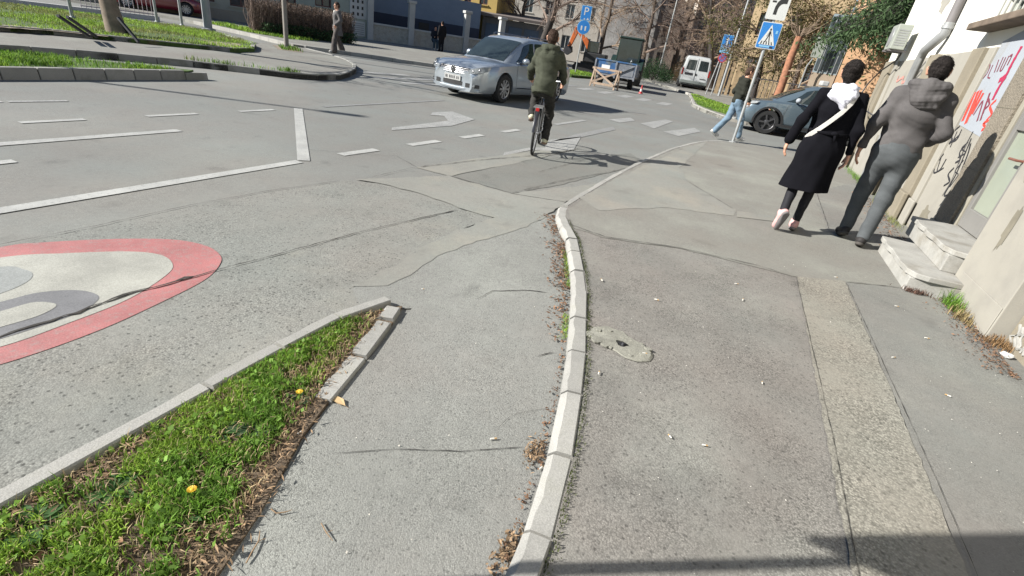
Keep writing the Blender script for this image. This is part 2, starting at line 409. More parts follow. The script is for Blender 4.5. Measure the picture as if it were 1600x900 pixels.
crack(road, [(-1.163, 2.396), (-1.137, 2.561), (-0.944, 2.741), (-0.793, 2.802)], .006, .0125, 3)
crack(road, [(-0.994, 1.007), (-0.815, 1.153), (-0.607, 1.28), (-0.366, 1.473)], .003, .0125, 4)
crack(road, [(-3.237, 4.728), (-2.959, 5.851), (-2.585, 6.971), (-2.412, 8.118)], .012, .0125, 5)
crack(road, [(-2.839, 4.716), (-2.021, 4.687), (-1.381, 4.943)], .008, .0125, 6)
crack(road, [(-2.031, 4.708), (-1.871, 5.644), (-1.369, 7.638)], .008, .0125, 7)
crack(road, [(-2.222, 5.867), (-2.013, 7.732)], .006, .0125, 8)
crack(road, [(-4.424, 4.222), (-3.694, 4.912), (-3.258, 4.696), (-3.279, 3.761)], .005, .0125, 9)
crack(road, [(-0.615, 2.058), (-0.52, 2.211)], .006, .0125, 10)
crack(road, [(-0.404, 1.727), (-0.531, 1.587), (-0.552, 1.39)], .0015, .0125, 11)

# ---- painted markings (all lie flat on the road)
def mark(poly, m=M_white, z=.006, name='marking'): return MB().sheet(poly, z).build(name, m, road)
def line(x0, y0, x1, y1, wd, m=M_white, z=.006):
    d = Vector((x1-x0, y1-y0)).normalized(); n = Vector((-d.y, d.x))*wd/2
    return mark([(x0+n.x, y0+n.y), (x0-n.x, y0-n.y), (x1-n.x, y1-n.y), (x1+n.x, y1+n.y)], m, z, 'lane_line')
line(-4.3, -6, -4.1, 3.8, .115); line(-4.1, 3.86, -6.47, 6.03, .125, z=.0065)
line(-6.05, -6, -5.76, 3.65, .12); line(-5.3, -6, -5.24, 1.95, .1)
for a, b_ in ((.2, .8), (1.4, 1.98), (2.58, 3.14), (3.78, 4.4), (5.01, 5.58)): line(-6.66+a*.03, a, -6.66+b_*.03, b_, .09)
line(-7.75, -4, -7.66, 2.9, .08); line(-7.66, 2.95, -7.6, 3.5, .08, M_faded); line(-6.5, 6.6, -6.44, 10.2, .1, M_faint)
for a, b_ in ((4.39, 4.97), (5.58, 6.22), (6.8, 7.38), (8.03, 8.62)): line(-4.42+a*.075, a, -4.42+b_*.075, b_, .125)
line(-3.66, 10.2, -3.55, 11.9, .12, M_faded)
line(-3.0, 16.5, -4.6, 15.2, .12, M_faint)
mark([(-4.737, 6.152), (-4.543, 7.531), (-4.724, 8.653), (-5.432, 8.982), (-5.502, 8.375), (-5.344, 8.057), (-5.183, 8.285), (-4.857, 7.905), (-4.862, 6.312)], M_faded, name='turn_arrow')
mark([(-2.942, 6.312), (-2.858, 7.113), (-2.704, 7.313), (-2.436, 7.892), (-2.802, 9.394), (-3.061, 8.133), (-2.804, 7.56), (-2.952, 7.278), (-3.028, 6.525)], M_faded, name='straight_arrow')
mark([(-2.949, 8.151), (-2.777, 9.321), (-2.642, 11.401), (-2.823, 11.853), (-2.964, 9.563)], M_faint, name='marking_trace')
for x in (-6.95, -6.05, -5.15, -4.35, -3.45): mark([(x-.22, 21.7), (x+.22, 21.7), (x+.24, 23.4), (x-.2, 23.4)], M_faded, name='zebra_stripe')
for x in (-7.85, -8.75): mark([(x-.22, 21.7), (x+.22, 21.7), (x+.24, 23.4), (x-.2, 23.4)], M_faint, name='zebra_stripe')
for pl in ([(-3.269, 13.007), (-3.035, 14.522), (-2.778, 13.955), (-2.92, 12.837)], [(-2.561, 13.604), (-2.286, 15.947), (-2.038, 15.829), (-2.097, 13.12)], [(-1.824, 12.846), (-1.351, 15.212), (-1.105, 14.553), (-1.415, 12.594)]):
    mark(pl, M_faded, name='zebra_stripe')
for a, b_ in (((-10.55, 12.1), (-10.05, 13.8)), ((-9.55, 11.5), (-9.2, 14.2)), ((-8.75, 11.7), (-8.3, 13.1))): line(*a, *b_, .3, M_faded)
# the painted round speed-limit sign, drawn out along the lane: red ring, cream disc, grey digits
def outline(pts, k=14):
    pts = [Vector(p) for p in pts]; out = []
    n = len(pts)
    for i in range(n-1):
        p0, p1, p2, p3 = pts[max(i-1, 0)], pts[i], pts[i+1], pts[min(i+2, n-1)]
        for j in range(k):
            t = j/k; out.append(tuple(.5*((2*p1)+(p2-p0)*t+(2*p0-5*p1+4*p2-p3)*t*t+(3*p1-p0-3*p2+p3)*t**3)))
    out.append(tuple(pts[-1])); return out
sign = MB().sheet(outline([(-3.62, .55), (-3.556, 1.145), (-3.499, 1.294), (-3.296, 1.587), (-3.076, 1.798), (-2.874, 1.869), (-2.703, 1.842), (-2.587, 1.759), (-2.472, 1.578), (-2.406, 1.289), (-2.364, 0.978), (-2.385, 0.649), (-2.5, .3), (-2.9, .12), (-3.3, .2), (-3.62, .55)]), .0075).build('speed_marking', M_red, road)
MB().sheet(outline([(-3.47, .6), (-3.409, 1.083), (-3.267, 1.305), (-3.075, 1.531), (-2.919, 1.618), (-2.764, 1.591), (-2.657, 1.485), (-2.542, 1.217), (-2.512, 0.929), (-2.513, 0.703), (-2.6, .42), (-2.95, .25), (-3.3, .35), (-3.47, .6)]), .0092).build('disc', M_cream, sign)
MB().sheet(outline([(-3.34, .7), (-3.289, 1.032), (-3.18, 1.09), (-3.097, 1.085), (-3.027, 1.021), (-2.987, 0.904), (-2.98, .72), (-3.15, .6), (-3.34, .7)]), .0105).build('digit', M_numgrey2, sign)
dg_ = outline([(-2.95, .62), (-2.903, 0.868), (-2.886, 1.008), (-2.794, 1.124), (-2.684, 1.157), (-2.614, 1.113), (-2.567, 0.994), (-2.573, 0.729), (-2.62, .52), (-2.75, .42), (-2.95, .62)])
MB().sheet(dg_, .0105).build('digit', M_numgrey, sign)
MB().sheet(outline([(-2.85, .68), (-2.811, 0.83), (-2.803, 0.945), (-2.746, 0.993), (-2.694, 0.989), (-2.66, 0.902), (-2.668, 0.769), (-2.68, .6), (-2.78, .55), (-2.85, .68)]), .0118).build('digit_hole', M_cream, sign)
crack(sign, [(-2.588, 0.735), (-2.574, 0.972), (-2.583, 1.272), (-2.532, 1.621)], .016, .0145, 12)
r_ = random.Random(5)

# ---- pavement on the right with its kerb of separate stones
kr = [(-.08, -2.), (-.1, .3), (-.12, .68), (-.15, 1.07), (-.21, 1.44), (-.3, 1.83), (-.39, 2.17), (-.5, 2.52), (-.61, 2.87), (-.73, 3.18), (-.87, 3.51), (-.98, 3.77), (-1.13, 4.02), (-1.27, 4.28)]
kf = [(-1.37, 4.62), (-1.37, 5.4), (-1.36, 6.1), (-1.34, 6.85), (-1.31, 7.6), (-1.27, 8.3), (-1.22, 9.), (-1.16, 9.7), (-1.08, 10.4), (-.98, 11.1), (-.86, 11.75), (-.7, 12.35), (-.46, 12.86), (-.08, 13.2), (.42, 13.48), (1.15, 13.75), (1.9, 13.95), (2.8, 14.15)]
sw = structure('pavement', MB().prism(kr + [(-1.33, 4.45)] + kf + [(14, 16.4), (14, -2)], -.05, .06), A_side)
kerb = structure('kerb', MB().prism([(p[0]-.035, p[1]) for p in kr]+[(p[0]-.06, p[1]) for p in kr[::-1]], -.04, .01), M_crack)
r_ = random.Random(3)
def stones(line_, wd, z1, par, m, gap=.008, bev=.012, jz=.006, name='kerb_stone', z0=-.03, side=1):
    pl = [Vector(p) for p in line_]
    tg = []
    for i in range(len(pl)): tg.append((pl[min(i+1, len(pl)-1)]-pl[max(i-1, 0)]).normalized())
    for i in range(len(pl)-1):
        a, b_ = pl[i], pl[i+1]; d = (b_-a).normalized(); a = a+d*gap; b_ = b_-d*gap
        na = Vector((-tg[i].y, tg[i].x))*wd*side; nb = Vector((-tg[i+1].y, tg[i+1].x))*wd*side
        q = [r_.uniform(-jz, jz)*.5 for _ in range(4)]; dz = r_.uniform(-jz, jz)
        mb = MB(); n = 5; top = []
        lo = [a, b_, b_+nb, a+na]
        # worn upper face: the outer arris is chipped unevenly
        ring_r = [a.lerp(b_, k/n) for k in range(n+1)]; ring_l = [(a+na).lerp(b_+nb, k/n) for k in range(n+1)]
        vs_ = []
        for k in range(n+1):
            c1 = r_.uniform(.006, .02)
            pr, pl_ = ring_r[k], ring_l[k]; dl = (pr-pl_).normalized()
            zz = z1+dz+q[0]*(1-k/n)+q[1]*k/n
            pm = pl_+dl*(.014+c1)
            vs_ += [(pr.x, pr.y, z0), (pr.x, pr.y, zz-.006), (pr.x-dl.x*.006, pr.y-dl.y*.006, zz), (pm.x, pm.y, zz), (pl_.x+dl.x*.004, pl_.y+dl.y*.004, zz-.012-c1*.8), (pl_.x, pl_.y, z0)]
        fs = []
        for k in range(n):
            for j in range(5): o_ = k*6+j; fs.append((o_, o_+1, o_+7, o_+6))
        fs += [tuple(range(5, -1, -1)), tuple(n*6+j for j in range(6))]
        mb.add(vs_, fs).build(name, m, par, smooth=32)
stones(kr, .098, .068, kerb, M_kerb)
stones([(-1.27, 4.28), (-1.36, 4.6)], .1, .05, kerb, M_kerb)
stones(kf, .085, .064, kerb, M_kerb, jz=.003)
# laid areas of the pavement
def pv(poly, z, m, seed, name='asphalt_patch', jg=.01, st=.12): return patch(sw, poly, z, m, name, jg, st, seed)
pv([(1.165, -2), (2.4, -2), (2.4, 4.85), (1.668, 4.936), (1.118, 4.635)], .0625, A_side2, 11)
pv([(.775, -2), (1.165, -2), (1.118, 4.635), (0.735, 4.399)], .0665, A_band, 12, 'aggregate_band', jg=.006, st=.05)
pv([(-1.087, 4.009), (-0.808, 4.003), (-0.218, 4.281), (0.71, 4.376), (1.668, 4.936), (3.2, 5.4), (3.2, 14.1), (2.7, 14.05), (1.15, 13.65), (.4, 13.4), (-.1, 13.1), (-.5, 12.7), (-.75, 12.2), (-1.1, 10.2), (-1.25, 8.2), (-1.34, 6), (-1.33, 4.5)], .064, A_mid, 13, jg=.015)
pv([(-1.377, 4.999), (-1.241, 7.433), (-0.984, 10.377), (-0.709, 12.421), (-0.767, 8.172), (-0.511, 7.191), (0.168, 6.257), (0.15, 5.909), (-0.539, 5.52), (-1.081, 4.728)], .0665, A_light, 14, jg=.02)
pv([(0.171, 6.192), (0.579, 6.398), (0.603, 6.142), (0.185, 5.887)], .069, A_light, 15)
pv([(1.175, 8.686), (2.074, 10.783), (2.185, 8.548), (1.804, 6.712), (1.162, 6.315)], .0668, A_side2, 16, jg=.03)
crack(sw, [(-1.191, 4.08), (-0.812, 4.019), (-0.218, 4.281), (0.411, 4.396), (0.71, 4.376)], .007, .0705, 21)
crack(sw, [(0.725, 4.373), (.775, 2.2), (.775, -.5)], .0028, .0705, 22)
crack(sw, [(1.165, -.5), (1.165, 2.2), (1.118, 4.635)], .0028, .0705, 23)
crack(sw, [(-0.511, 7.191), (0.171, 6.192)], .006, .0705, 24)
crack(sw, [(1.224, 8.751), (1.169, 6.322)], .006, .0705, 25)
crack(sw, [(1.116, 4.617), (1.64, 4.911)], .005, .0705, 26)
# broken concrete patch round a small valve box by the kerb
M_hole = mat('valve box black', (.012, .012, .012), rough=.9)
M_iron = mat('cast iron', (.045, .045, .05), rough=.6, metal=.6, var=.3)
vb = thing('valve_cover', 'small broken concrete collar with a dark valve hole beside the curved kerb', 'valve cover', (-.28, 2.37, .06))
pts = [(-.175, .02), (-.15, .1), (-.09, .155), (.0, .15), (.08, .11), (.15, .08), (.2, .03), (.2, -.05), (.15, -.1), (.08, -.11), (.02, -.075), (-.06, -.06), (-.12, -.05), (-.17, -.03)]
pts = jag(pts, .03, .006, 31)
mb = MB(); cz = .011
hole = [(.03+.034*math.cos(a)*(1+.25*math.sin(3*a)), .012+.03*math.sin(a)) for a in [2*math.pi*k/len(pts) for k in range(len(pts))]]
pts.sort(key=lambda p: math.atan2(p[1]-.012, p[0]-.03) % (2*math.pi))
N_ = len(pts)
vs_ = [(x, y, .004) for x, y in pts] + [(x*.93, y*.93, cz+r_.uniform(-.003, .003)) for x, y in pts] + [(x, y, cz) for x, y in hole] + [(x, y, .0045) for x, y in hole]
fs = []
for j in range(3):
    for k in range(N_): fs.append((j*N_+k, j*N_+(k+1) % N_, (j+1)*N_+(k+1) % N_, (j+1)*N_+k))
mb.add(vs_, fs).build('collar', M_conc, vb, smooth=30)
qv = random.Random(9)
for k in range(12):                                                   # broken rim
    a = 2*math.pi*k/12+qv.uniform(-.2, .2); p = (.015+.17*math.cos(a)*qv.uniform(.8, 1.1), .01+.09*math.sin(a)*qv.uniform(.8, 1.1)); w_ = qv.uniform(.012, .03)
    MB().prism([(p[0]+w_*qv.uniform(.6, 1.2)*math.cos(b_), p[1]+w_*qv.uniform(.5, 1.)*math.sin(b_)) for b_ in [j*2*math.pi/6 for j in range(6)]], .0042, .012+qv.uniform(0, .008)).build('fragment', M_conc, vb, bevel=.002)
MB().sheet([(.03+.05*math.cos(a), .012+.045*math.sin(a)) for a in [2*math.pi*k/16 for k in range(16)]], .0062).build('hole', M_hole, vb)
MB().tube([(.035, .01, .004), (.037, .012, .02)], [.012, .009], 8).tube([(.015, .005, .006), (.052, .02, .008)], .006, 6).build('spindle', M_iron, vb, smooth=40)

# ---- grass verge at lower left: kerb, soil bed, two loose edging stones
ver = structure('verge', MB().prism([(-1.6, -3), (-1.6, 1.72), (-1.55, 1.95), (-1.45, 2.03), (-1.38, 1.85), (-1.27, 1.42), (-1.14, 1.0), (-1.0, .7), (-.93, .5), (-.88, 0), (-.85, -3)], -.02, .018), M_soil)
vk = structure('verge_kerb', MB().bb(-1.645, -1.63, -3, 1.6, -.02, .02), M_crack)
stones([(-1.6, -3), (-1.6, -2.2), (-1.6, -1.4), (-1.6, -.6), (-1.6, .2), (-1.595, .98), (-1.592, 1.33), (-1.575, 1.68), (-1.5, 2.0)], .085, .052, vk, M_kerb)
stones([(-1.19, 1.2), (-1.275, 1.52), (-1.375, 1.84)], .1, .03, vk, M_kerb, name='edging_stone')
stones([(-1.38, 1.855), (-1.43, 1.99)], .1, .032, vk, M_kerb, name='edging_stone')

# ---- islands and kerbs on the far side of the road (left)
M_grassbase = mat('turf', (.05, .085, .018), rough=.95, var=.35, vscale=4, fine=.35, fscale=60, col2=(.12, .1, .05), c2scale=2.2, c2lo=.55, c2hi=.7)
i1 = structure('verge_far', MB().prism([(-9.2, -6), (-9.2, 6.15), (-9.35, 6.35), (-9.75, 5.75), (-10.2, 5.3), (-10.75, 4.6), (-11, 3), (-11, -6)], -.02, .14), M_grassbase)
k1 = structure('kerb_far_verge', MB().bb(-9.19, -9.17, -6, 6.2, 0, .12), M_crack)
for i in range(24):
    y0 = -3.6+i*.42
    if y0+.42 > 6.5: break
    a, b_ = y0+.006, y0+.414; z1 = .155 if y0 < 5.7 else .155-(y0-5.7)*.1
    MB().add([(-9.14, a, 0), (-9.14, b_, 0), (-9.165, b_, z1), (-9.165, a, z1), (-9.27, a, z1), (-9.27, b_, z1), (-9.27, b_, 0), (-9.27, a, 0)],
             [(0, 1, 2, 3), (3, 2, 5, 4), (4, 5, 6, 7), (0, 3, 4, 7), (1, 6, 5, 2)]).build('kerb_stone', M_kerb2, k1, bevel=.008)
edge2 = [(-11.95, -4), (-11.9, 4.7), (-11.72, 5.5), (-11.3, 6.36), (-10.72, 7.26), (-9.98, 8.05), (-9.4, 8.5), (-9.12, 9.1), (-9.2, 9.9), (-9.6, 10.65), (-10.3, 11.7), (-11.2, 12.75), (-12.4, 13.7), (-13.8, 14.35), (-15.2, 14.7)]
i2 = structure('traffic_island', MB().prism(edge2 + [(-16.5, 14.2), (-15.3, 12.4), (-13.4, 10.9), (-12.6, 9.9), (-13.1, 8.9), (-13.6, 7.9), (-14.3, 6.8), (-14.3, -4)], -.02, .115), A_mid)
k2 = structure('kerb_island', MB().prism([(p[0], p[1]) for p in edge2[1:]] + [(p[0]-.05, p[1]+.02) for p in edge2[:0:-1]], 0, .1), M_crack)
L2 = sum((Vector(b_)-Vector(a)).length for a, b_ in zip(edge2, edge2[1:])); s_ = 6.; pl2 = []
while s_ < L2: pl2.append(tuple(poly_at(edge2, s_)[0])); s_ += .62
stones(pl2, .12, .13, k2, M_kerb2, jz=.004)
patch(i2, [(-13.6, 13.0), (-14.9, 13.9), (-15.6, 13.6), (-14.2, 12.5)], .12, M_dirt, 'earth_patch', jg=.05)
gpoly = [(-14.25, -4), (-14.3, 5.7), (-14.2, 6.85), (-13.5, 7.95), (-13.1, 8.95), (-12.75, 9.85), (-13.1, 10.75), (-14.4, 11.9), (-16, 12.6), (-17.7, 13.1), (-19.5, 12.9), (-21.5, 10.2), (-22.5, 8), (-23, -4)]
i3 = structure('grass_island', MB().prism(gpoly, -.02, .2), M_grassbase)
k3 = structure('kerb_grass_island', MB().prism([(-14.2, 3), (-14.25, 5.7), (-14.15, 6.85), (-14.2, 6.85), (-14.32, 5.7), (-14.3, 3)], 0, .12), M_crack)
pl3 = []; e3 = gpoly[:10]; L3 = sum((Vector(b_)-Vector(a)).length for a, b_ in zip(e3, e3[1:])); s_ = 5.
while s_ < L3: pl3.append(tuple(poly_at(e3, s_)[0])); s_ += .7
stones(pl3, .13, .22, k3, M_kerb2, jz=.004)
patch(i3, [(-13.15, 9.3), (-12.95, 9.85), (-13.2, 10.5), (-14.2, 11.2), (-14.4, 10.3)], .204, M_dirt, 'earth_patch', jg=.06)
patch(i3, [(-14.15, 4.5), (-14.1, 6.6), (-13.7, 7.4), (-14.3, 7.5), (-14.8, 6.2)], .204, M_dirt, 'earth_patch', jg=.06)
# side street edge line, pavement in front of the houses on the left
structure('pavement_left', MB().prism([(-34, 15.0), (-28.6, 16.6), (-25.3, 17.1), (-19.6, 16.1), (-16.4, 15.2), (-15.1, 16.3), (-13.4, 17.6), (-11.8, 18.9), (-11.6, 22), (-11.9, 30), (-13, 40), (-16, 60), (-60, 60), (-60, 15)], -.02, .12), A_mid)
k4 = structure('kerb_left', MB().prism([(-16.3, 15.3), (-11.8, 19.0), (-11.9, 19.1), (-16.4, 15.4)], 0, .1), M_crack)
e4 = [(-24.5, 16.95), (-19.6, 16.05), (-16.4, 15.15), (-15.1, 16.25), (-13.4, 17.55), (-11.75, 18.9), (-11.55, 22), (-11.85, 30), (-12.9, 40)]
L4 = sum((Vector(b_)-Vector(a)).length for a, b_ in zip(e4, e4[1:])); pl4 = []; s_ = 0
while s_ < min(L4, 26): pl4.append(tuple(poly_at(e4, s_)[0])); s_ += .8
M_kerb3 = mat('kerb pale', (0.285, 0.277, 0.253), obr=0.1, rough=.9, var=.15, vscale=2, fine=.12)
stones(pl4, .16, .135, k4, M_kerb3, jz=.004)
# far right corner with its verge
e5 = [(-9.4, 47), (-5.5, 37.6), (-4., 34.2), (-2.95, 27.2), (-2.5, 24.), (-1.8, 21.9), (-.9, 20.1), (1.0, 19.35), (3.5, 19.1), (12, 20.6)]
structure('corner_pavement', MB().prism(e5 + [(40, 26), (40, 90), (-14, 90)], -.02, .11), A_mid)
k5 = structure('kerb_corner', MB().prism([(-1.8, 22), (-.9, 20.2), (-.85, 20.3), (-1.75, 22.1)], 0, .1), M_crack)
L5 = sum((Vector(b_)-Vector(a)).length for a, b_ in zip(e5, e5[1:])); pl5 = []; s_ = 8
while s_ < min(L5, 38): pl5.append(tuple(poly_at(e5, s_)[0])); s_ += .85
stones(pl5, .15, .13, k5, M_kerb3, jz=.004, side=1)
e5g = [(-2.75, 26.8), (-2.3, 24.1), (-1.55, 22.2), (-.9, 21.3), (.1, 20.9), (.4, 23.5), (-.8, 26.5), (-2.2, 30), (-3.4, 33.5), (-3.7, 33)]
cv = structure('verge_corner', MB().prism(e5g, .05, .13), M_grassbase)
structure('verge_sign', MB().prism([(-12.2, 29.5), (-10.2, 29.8), (-9.7, 32.5), (-10.6, 36), (-12.6, 38)], .0, .13), M_grassbase)

# ================================================================== CORNER BUILDING ON THE RIGHT
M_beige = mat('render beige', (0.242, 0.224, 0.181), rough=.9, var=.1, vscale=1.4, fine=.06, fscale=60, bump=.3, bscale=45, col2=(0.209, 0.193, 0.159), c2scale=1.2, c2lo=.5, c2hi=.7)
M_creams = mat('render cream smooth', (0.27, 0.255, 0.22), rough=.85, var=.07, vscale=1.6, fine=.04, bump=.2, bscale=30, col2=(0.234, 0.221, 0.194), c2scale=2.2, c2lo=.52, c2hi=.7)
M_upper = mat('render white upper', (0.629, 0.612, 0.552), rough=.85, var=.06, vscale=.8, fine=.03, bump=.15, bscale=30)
M_pil = mat('stone pilaster', (0.202, 0.177, 0.133), rough=.9, var=.12, vscale=2.2, fine=.1, fscale=80, bump=.4, bscale=60)
M_rough = mat('rough cast', (0.194, 0.169, 0.133), rough=.95, var=.14, vscale=3, fine=.24, fscale=70, bump=1., bscale=42, bdist=.02)
M_frame = mat('door frame grey', (.17, .165, .155), rough=.55, var=.08)
M_panelw = mat('whitewashed panel', (0.274, 0.295, 0.324), rough=.8, var=.06, vscale=2, col2=(0.245, 0.245, 0.241), c2scale=2.4, c2lo=.55, c2hi=.7)
M_glassd = mat('door glass', (0.247, 0.27, 0.217), rough=.08, var=.1, vscale=1.2, spec=.6)
M_marble = mat('worn step stone', (0.29, 0.284, 0.263), rough=.75, var=.15, vscale=5, fine=.1, fscale=90, bump=.3, bscale=40, col2=(0.226, 0.213, 0.186), c2scale=4, c2lo=.52, c2hi=.7)
M_zinc = mat('zinc', (.26, .265, .265), rough=.5, metal=.3, var=.15)
M_pipe = mat('downpipe dark', (.14, .13, .13), rough=.6, var=.15)
M_acw = mat('air conditioner white', (0.256, 0.272, 0.24), rough=.5, var=.06)
M_dark = mat('black plastic', (.015, .015, .016), rough=.5)
M_winglass = mat('window glass dark', (.05, .055, .05), rough=.06, var=.5, vscale=3, spec=.7)
M_woodd = mat('weathered sill', (.13, .1, .075), rough=.85, var=.3, vscale=6)
bl = thing('building', 'cream corner building with pilasters, steps and graffiti along the right pavement', 'building', (0, 0, 0))
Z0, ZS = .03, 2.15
def seg(y0, y1, x, m, z0=Z0, z1=ZS, name='wall', bev=.006): return MB().bb(x, 3.2, y0, y1, z0, z1).build(name, m, bl, bevel=bev)
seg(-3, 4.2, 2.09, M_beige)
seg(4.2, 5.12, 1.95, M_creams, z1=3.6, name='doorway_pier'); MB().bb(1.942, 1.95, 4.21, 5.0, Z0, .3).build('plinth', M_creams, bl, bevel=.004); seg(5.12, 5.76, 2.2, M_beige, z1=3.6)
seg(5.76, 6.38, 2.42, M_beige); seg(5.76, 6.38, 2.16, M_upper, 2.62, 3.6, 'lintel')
seg(6.38, 6.46, 2.2, M_beige, .03); seg(6.46, 6.88, 2.17, M_rough, name='pilaster')
MB().bb(2.14, 2.17, 6.44, 6.9, Z0, .36).build('plinth', M_beige, bl, bevel=.01)
seg(6.88, 7.76, 2.2, M_beige)
seg(7.76, 7.98, 2.175, M_creams); seg(7.98, 8.36, 2.13, M_pil, name='pilaster')
MB().bb(2.07, 2.13, 7.94, 8.42, Z0, .42).build('plinth', M_pil, bl, bevel=.012); MB().bb(2.14, 2.175, 7.7, 7.94, Z0, .38).build('plinth', M_creams, bl, bevel=.012)
seg(8.36, 9.5, 2.2, M_creams); seg(9.5, 9.7, 2.165, M_creams); seg(9.7, 10.15, 2.115, M_pil, name='pilaster')
MB().bb(2.05, 2.115, 9.62, 10.23, Z0, .42).build('plinth', M_pil, bl, bevel=.012)
seg(10.15, 12.5, 2.2, M_creams); seg(12.5, 12.75, 2.165, M_creams); seg(12.75, 13.4, 2.115, M_pil, name='pilaster')
MB().bb(2.06, 2.115, 12.68, 13.4, Z0, .42).build('plinth', M_creams, bl, bevel=.012)
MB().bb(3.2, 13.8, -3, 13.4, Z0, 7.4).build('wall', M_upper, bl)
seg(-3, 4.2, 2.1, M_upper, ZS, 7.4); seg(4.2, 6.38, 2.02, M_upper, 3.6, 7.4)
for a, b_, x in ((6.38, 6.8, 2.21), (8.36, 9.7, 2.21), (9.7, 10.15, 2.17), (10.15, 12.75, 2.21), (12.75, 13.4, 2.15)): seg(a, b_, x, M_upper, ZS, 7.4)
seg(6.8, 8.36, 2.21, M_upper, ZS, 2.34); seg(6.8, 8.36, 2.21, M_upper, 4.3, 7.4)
MB().bb(2.16, 2.21, 8.9, 13.0, 3.62, 3.72).build('cornice', M_upper, bl, bevel=.01)
# door, recessed behind the pier
dr = MB()
for y0, y1, z0, z1 in ((5.77, 5.85, .43, 2.6), (6.3, 6.375, .43, 2.6), (5.85, 6.3, .43, .62), (5.85, 6.3, 1.38, 1.5), (5.85, 6.3, 2.5, 2.6)): dr.bb(2.215, 2.28, y0, y1, z0, z1)
door = dr.build('door', M_frame, bl, bevel=.006)
MB().bb(2.245, 2.255, 5.85, 6.3, .62, 1.38).build('pane', M_glassd, door); MB().bb(2.245, 2.255, 5.85, 6.3, 1.5, 2.5).build('pane', M_winglass, door)
MB().bb(2.2, 2.214, 5.95, 6.2, 1.52, 1.62).build('sticker', M_panelw, door)
MB().tube([(2.215, 5.81, 1.15), (2.16, 5.81, 1.15), (2.16, 5.95, 1.15)], .012, 6).build('handle', mat('brown handle', (.16, .07, .05), rough=.4), door, smooth=40)
# two worn stone steps
def step(x0, x1, y0, y1, z0, z1, lip, seed):
    q = random.Random(seed); poly = []
    for t in range(13): poly.append((x0-lip+q.uniform(-.012, .012), y0+(y1-y0)*t/12))
    poly = [(x1, y0)] + [(x0+.12, y0-lip)] + [(x0+.03, y0-lip+.02)] + poly[1:] + [(x1, y1)]
    s1 = MB().bb(x0, x1, y0, y1, z0, z1-.045).build('step', M_marble, bl, bevel=.008)
    MB().prism(poly, z1-.045, z1).build('tread', M_marble, s1, bevel=.006)
step(1.585, 1.95, 4.86, 5.98, .03, .225, .03, 1); step(1.84, 2.26, 5.13, 6.375, .2251, .42, .022, 3)
MB().bb(1.955, 2.26, 5.13, 6.37, .03, .224).build('step_core', M_marble, bl)
# foot vents in the plinth
for i, (y0, y1, z0, z1) in enumerate(((3.84, 4.19, .05, .3), (3.84, 4.19, .306, .62))):
    fr = MB().bb(2.055, 2.09, y0, y1, z0, z1).build('vent_block', M_pil, bl, bevel=.008)
    q = random.Random(i)
    mb = MB()
    for k in range(7):
        y = y0+.07+k*.035; pts = [(2.052, y+q.uniform(-.02, .02)+.03*math.sin(j*1.9+k), z0+.06+j*(z1-z0-.12)/4) for j in range(5)]
        mb.tube(pts, .009, 5)
    mb.build('grille', M_marble, fr, smooth=60)
# barred window with a deep sill
wn = MB()
for y0, y1, z0, z1 in ((6.8, 6.9, 2.42, 4.3), (8.26, 8.36, 2.42, 4.3), (6.9, 8.26, 2.42, 2.5), (6.9, 8.26, 4.2, 4.3), (7.54, 7.61, 2.5, 4.2)): wn.bb(2.3, 2.38, y0, y1, z0, z1)
win = wn.build('window', M_acw, bl, bevel=.005)
MB().bb(2.34, 2.35, 6.9, 7.54, 2.5, 4.2).build('pane', M_winglass, win); MB().bb(2.34, 2.35, 7.61, 8.26, 2.5, 4.2).build('pane', M_winglass, win)
MB().bb(2.35, 3.2, 6.8, 8.36, 2.34, 4.3).build('reveal', M_dark, bl)
MB().bb(1.98, 2.3, 6.74, 8.42, 2.34, 2.415).build('sill', M_woodd, win, bevel=.012)
gb = mat('iron bars', (.3, .3, .27), rough=.6, var=.3)
for k in range(9):
    y = 6.92+k*.165; MB().tube([(2.17, y, 2.42), (2.17, y, 4.25)], .011, 6).build('bar', gb, win)
for z in (2.75, 3.3): MB().bb(2.155, 2.185, 6.85, 8.3, z, z+.03).build('bar', gb, win)
MB().tube([(2.12, 6.9, 2.9), (2.08, 7.4, 2.75), (2.12, 7.9, 2.86), (2.16, 8.25, 3.1)], .012, 6).build('hose', M_acw, win, smooth=60)
# downpipe with a zinc offset
dp = MB().tube([(2.1, 9.84, 7.4), (2.1, 9.84, 2.5)], .06, 12).build('downpipe', M_pipe, bl, smooth=50)
MB().tube([(2.1, 9.84, 2.56), (2.1, 9.84, 2.42), (2.06, 9.92, 2.33), (2.02, 10.14, 2.2), (2.03, 10.24, 2.1), (2.03, 10.24, .06)], [.068, .066, .064, .062, .06, .06], 12).build('offset_pipe', M_zinc, dp, smooth=50)
MB().lathe([(.078, -.02), (.078, .02)], 12, c=(2.1, 9.84, 2.5)).build('collar', M_zinc, dp, smooth=40)
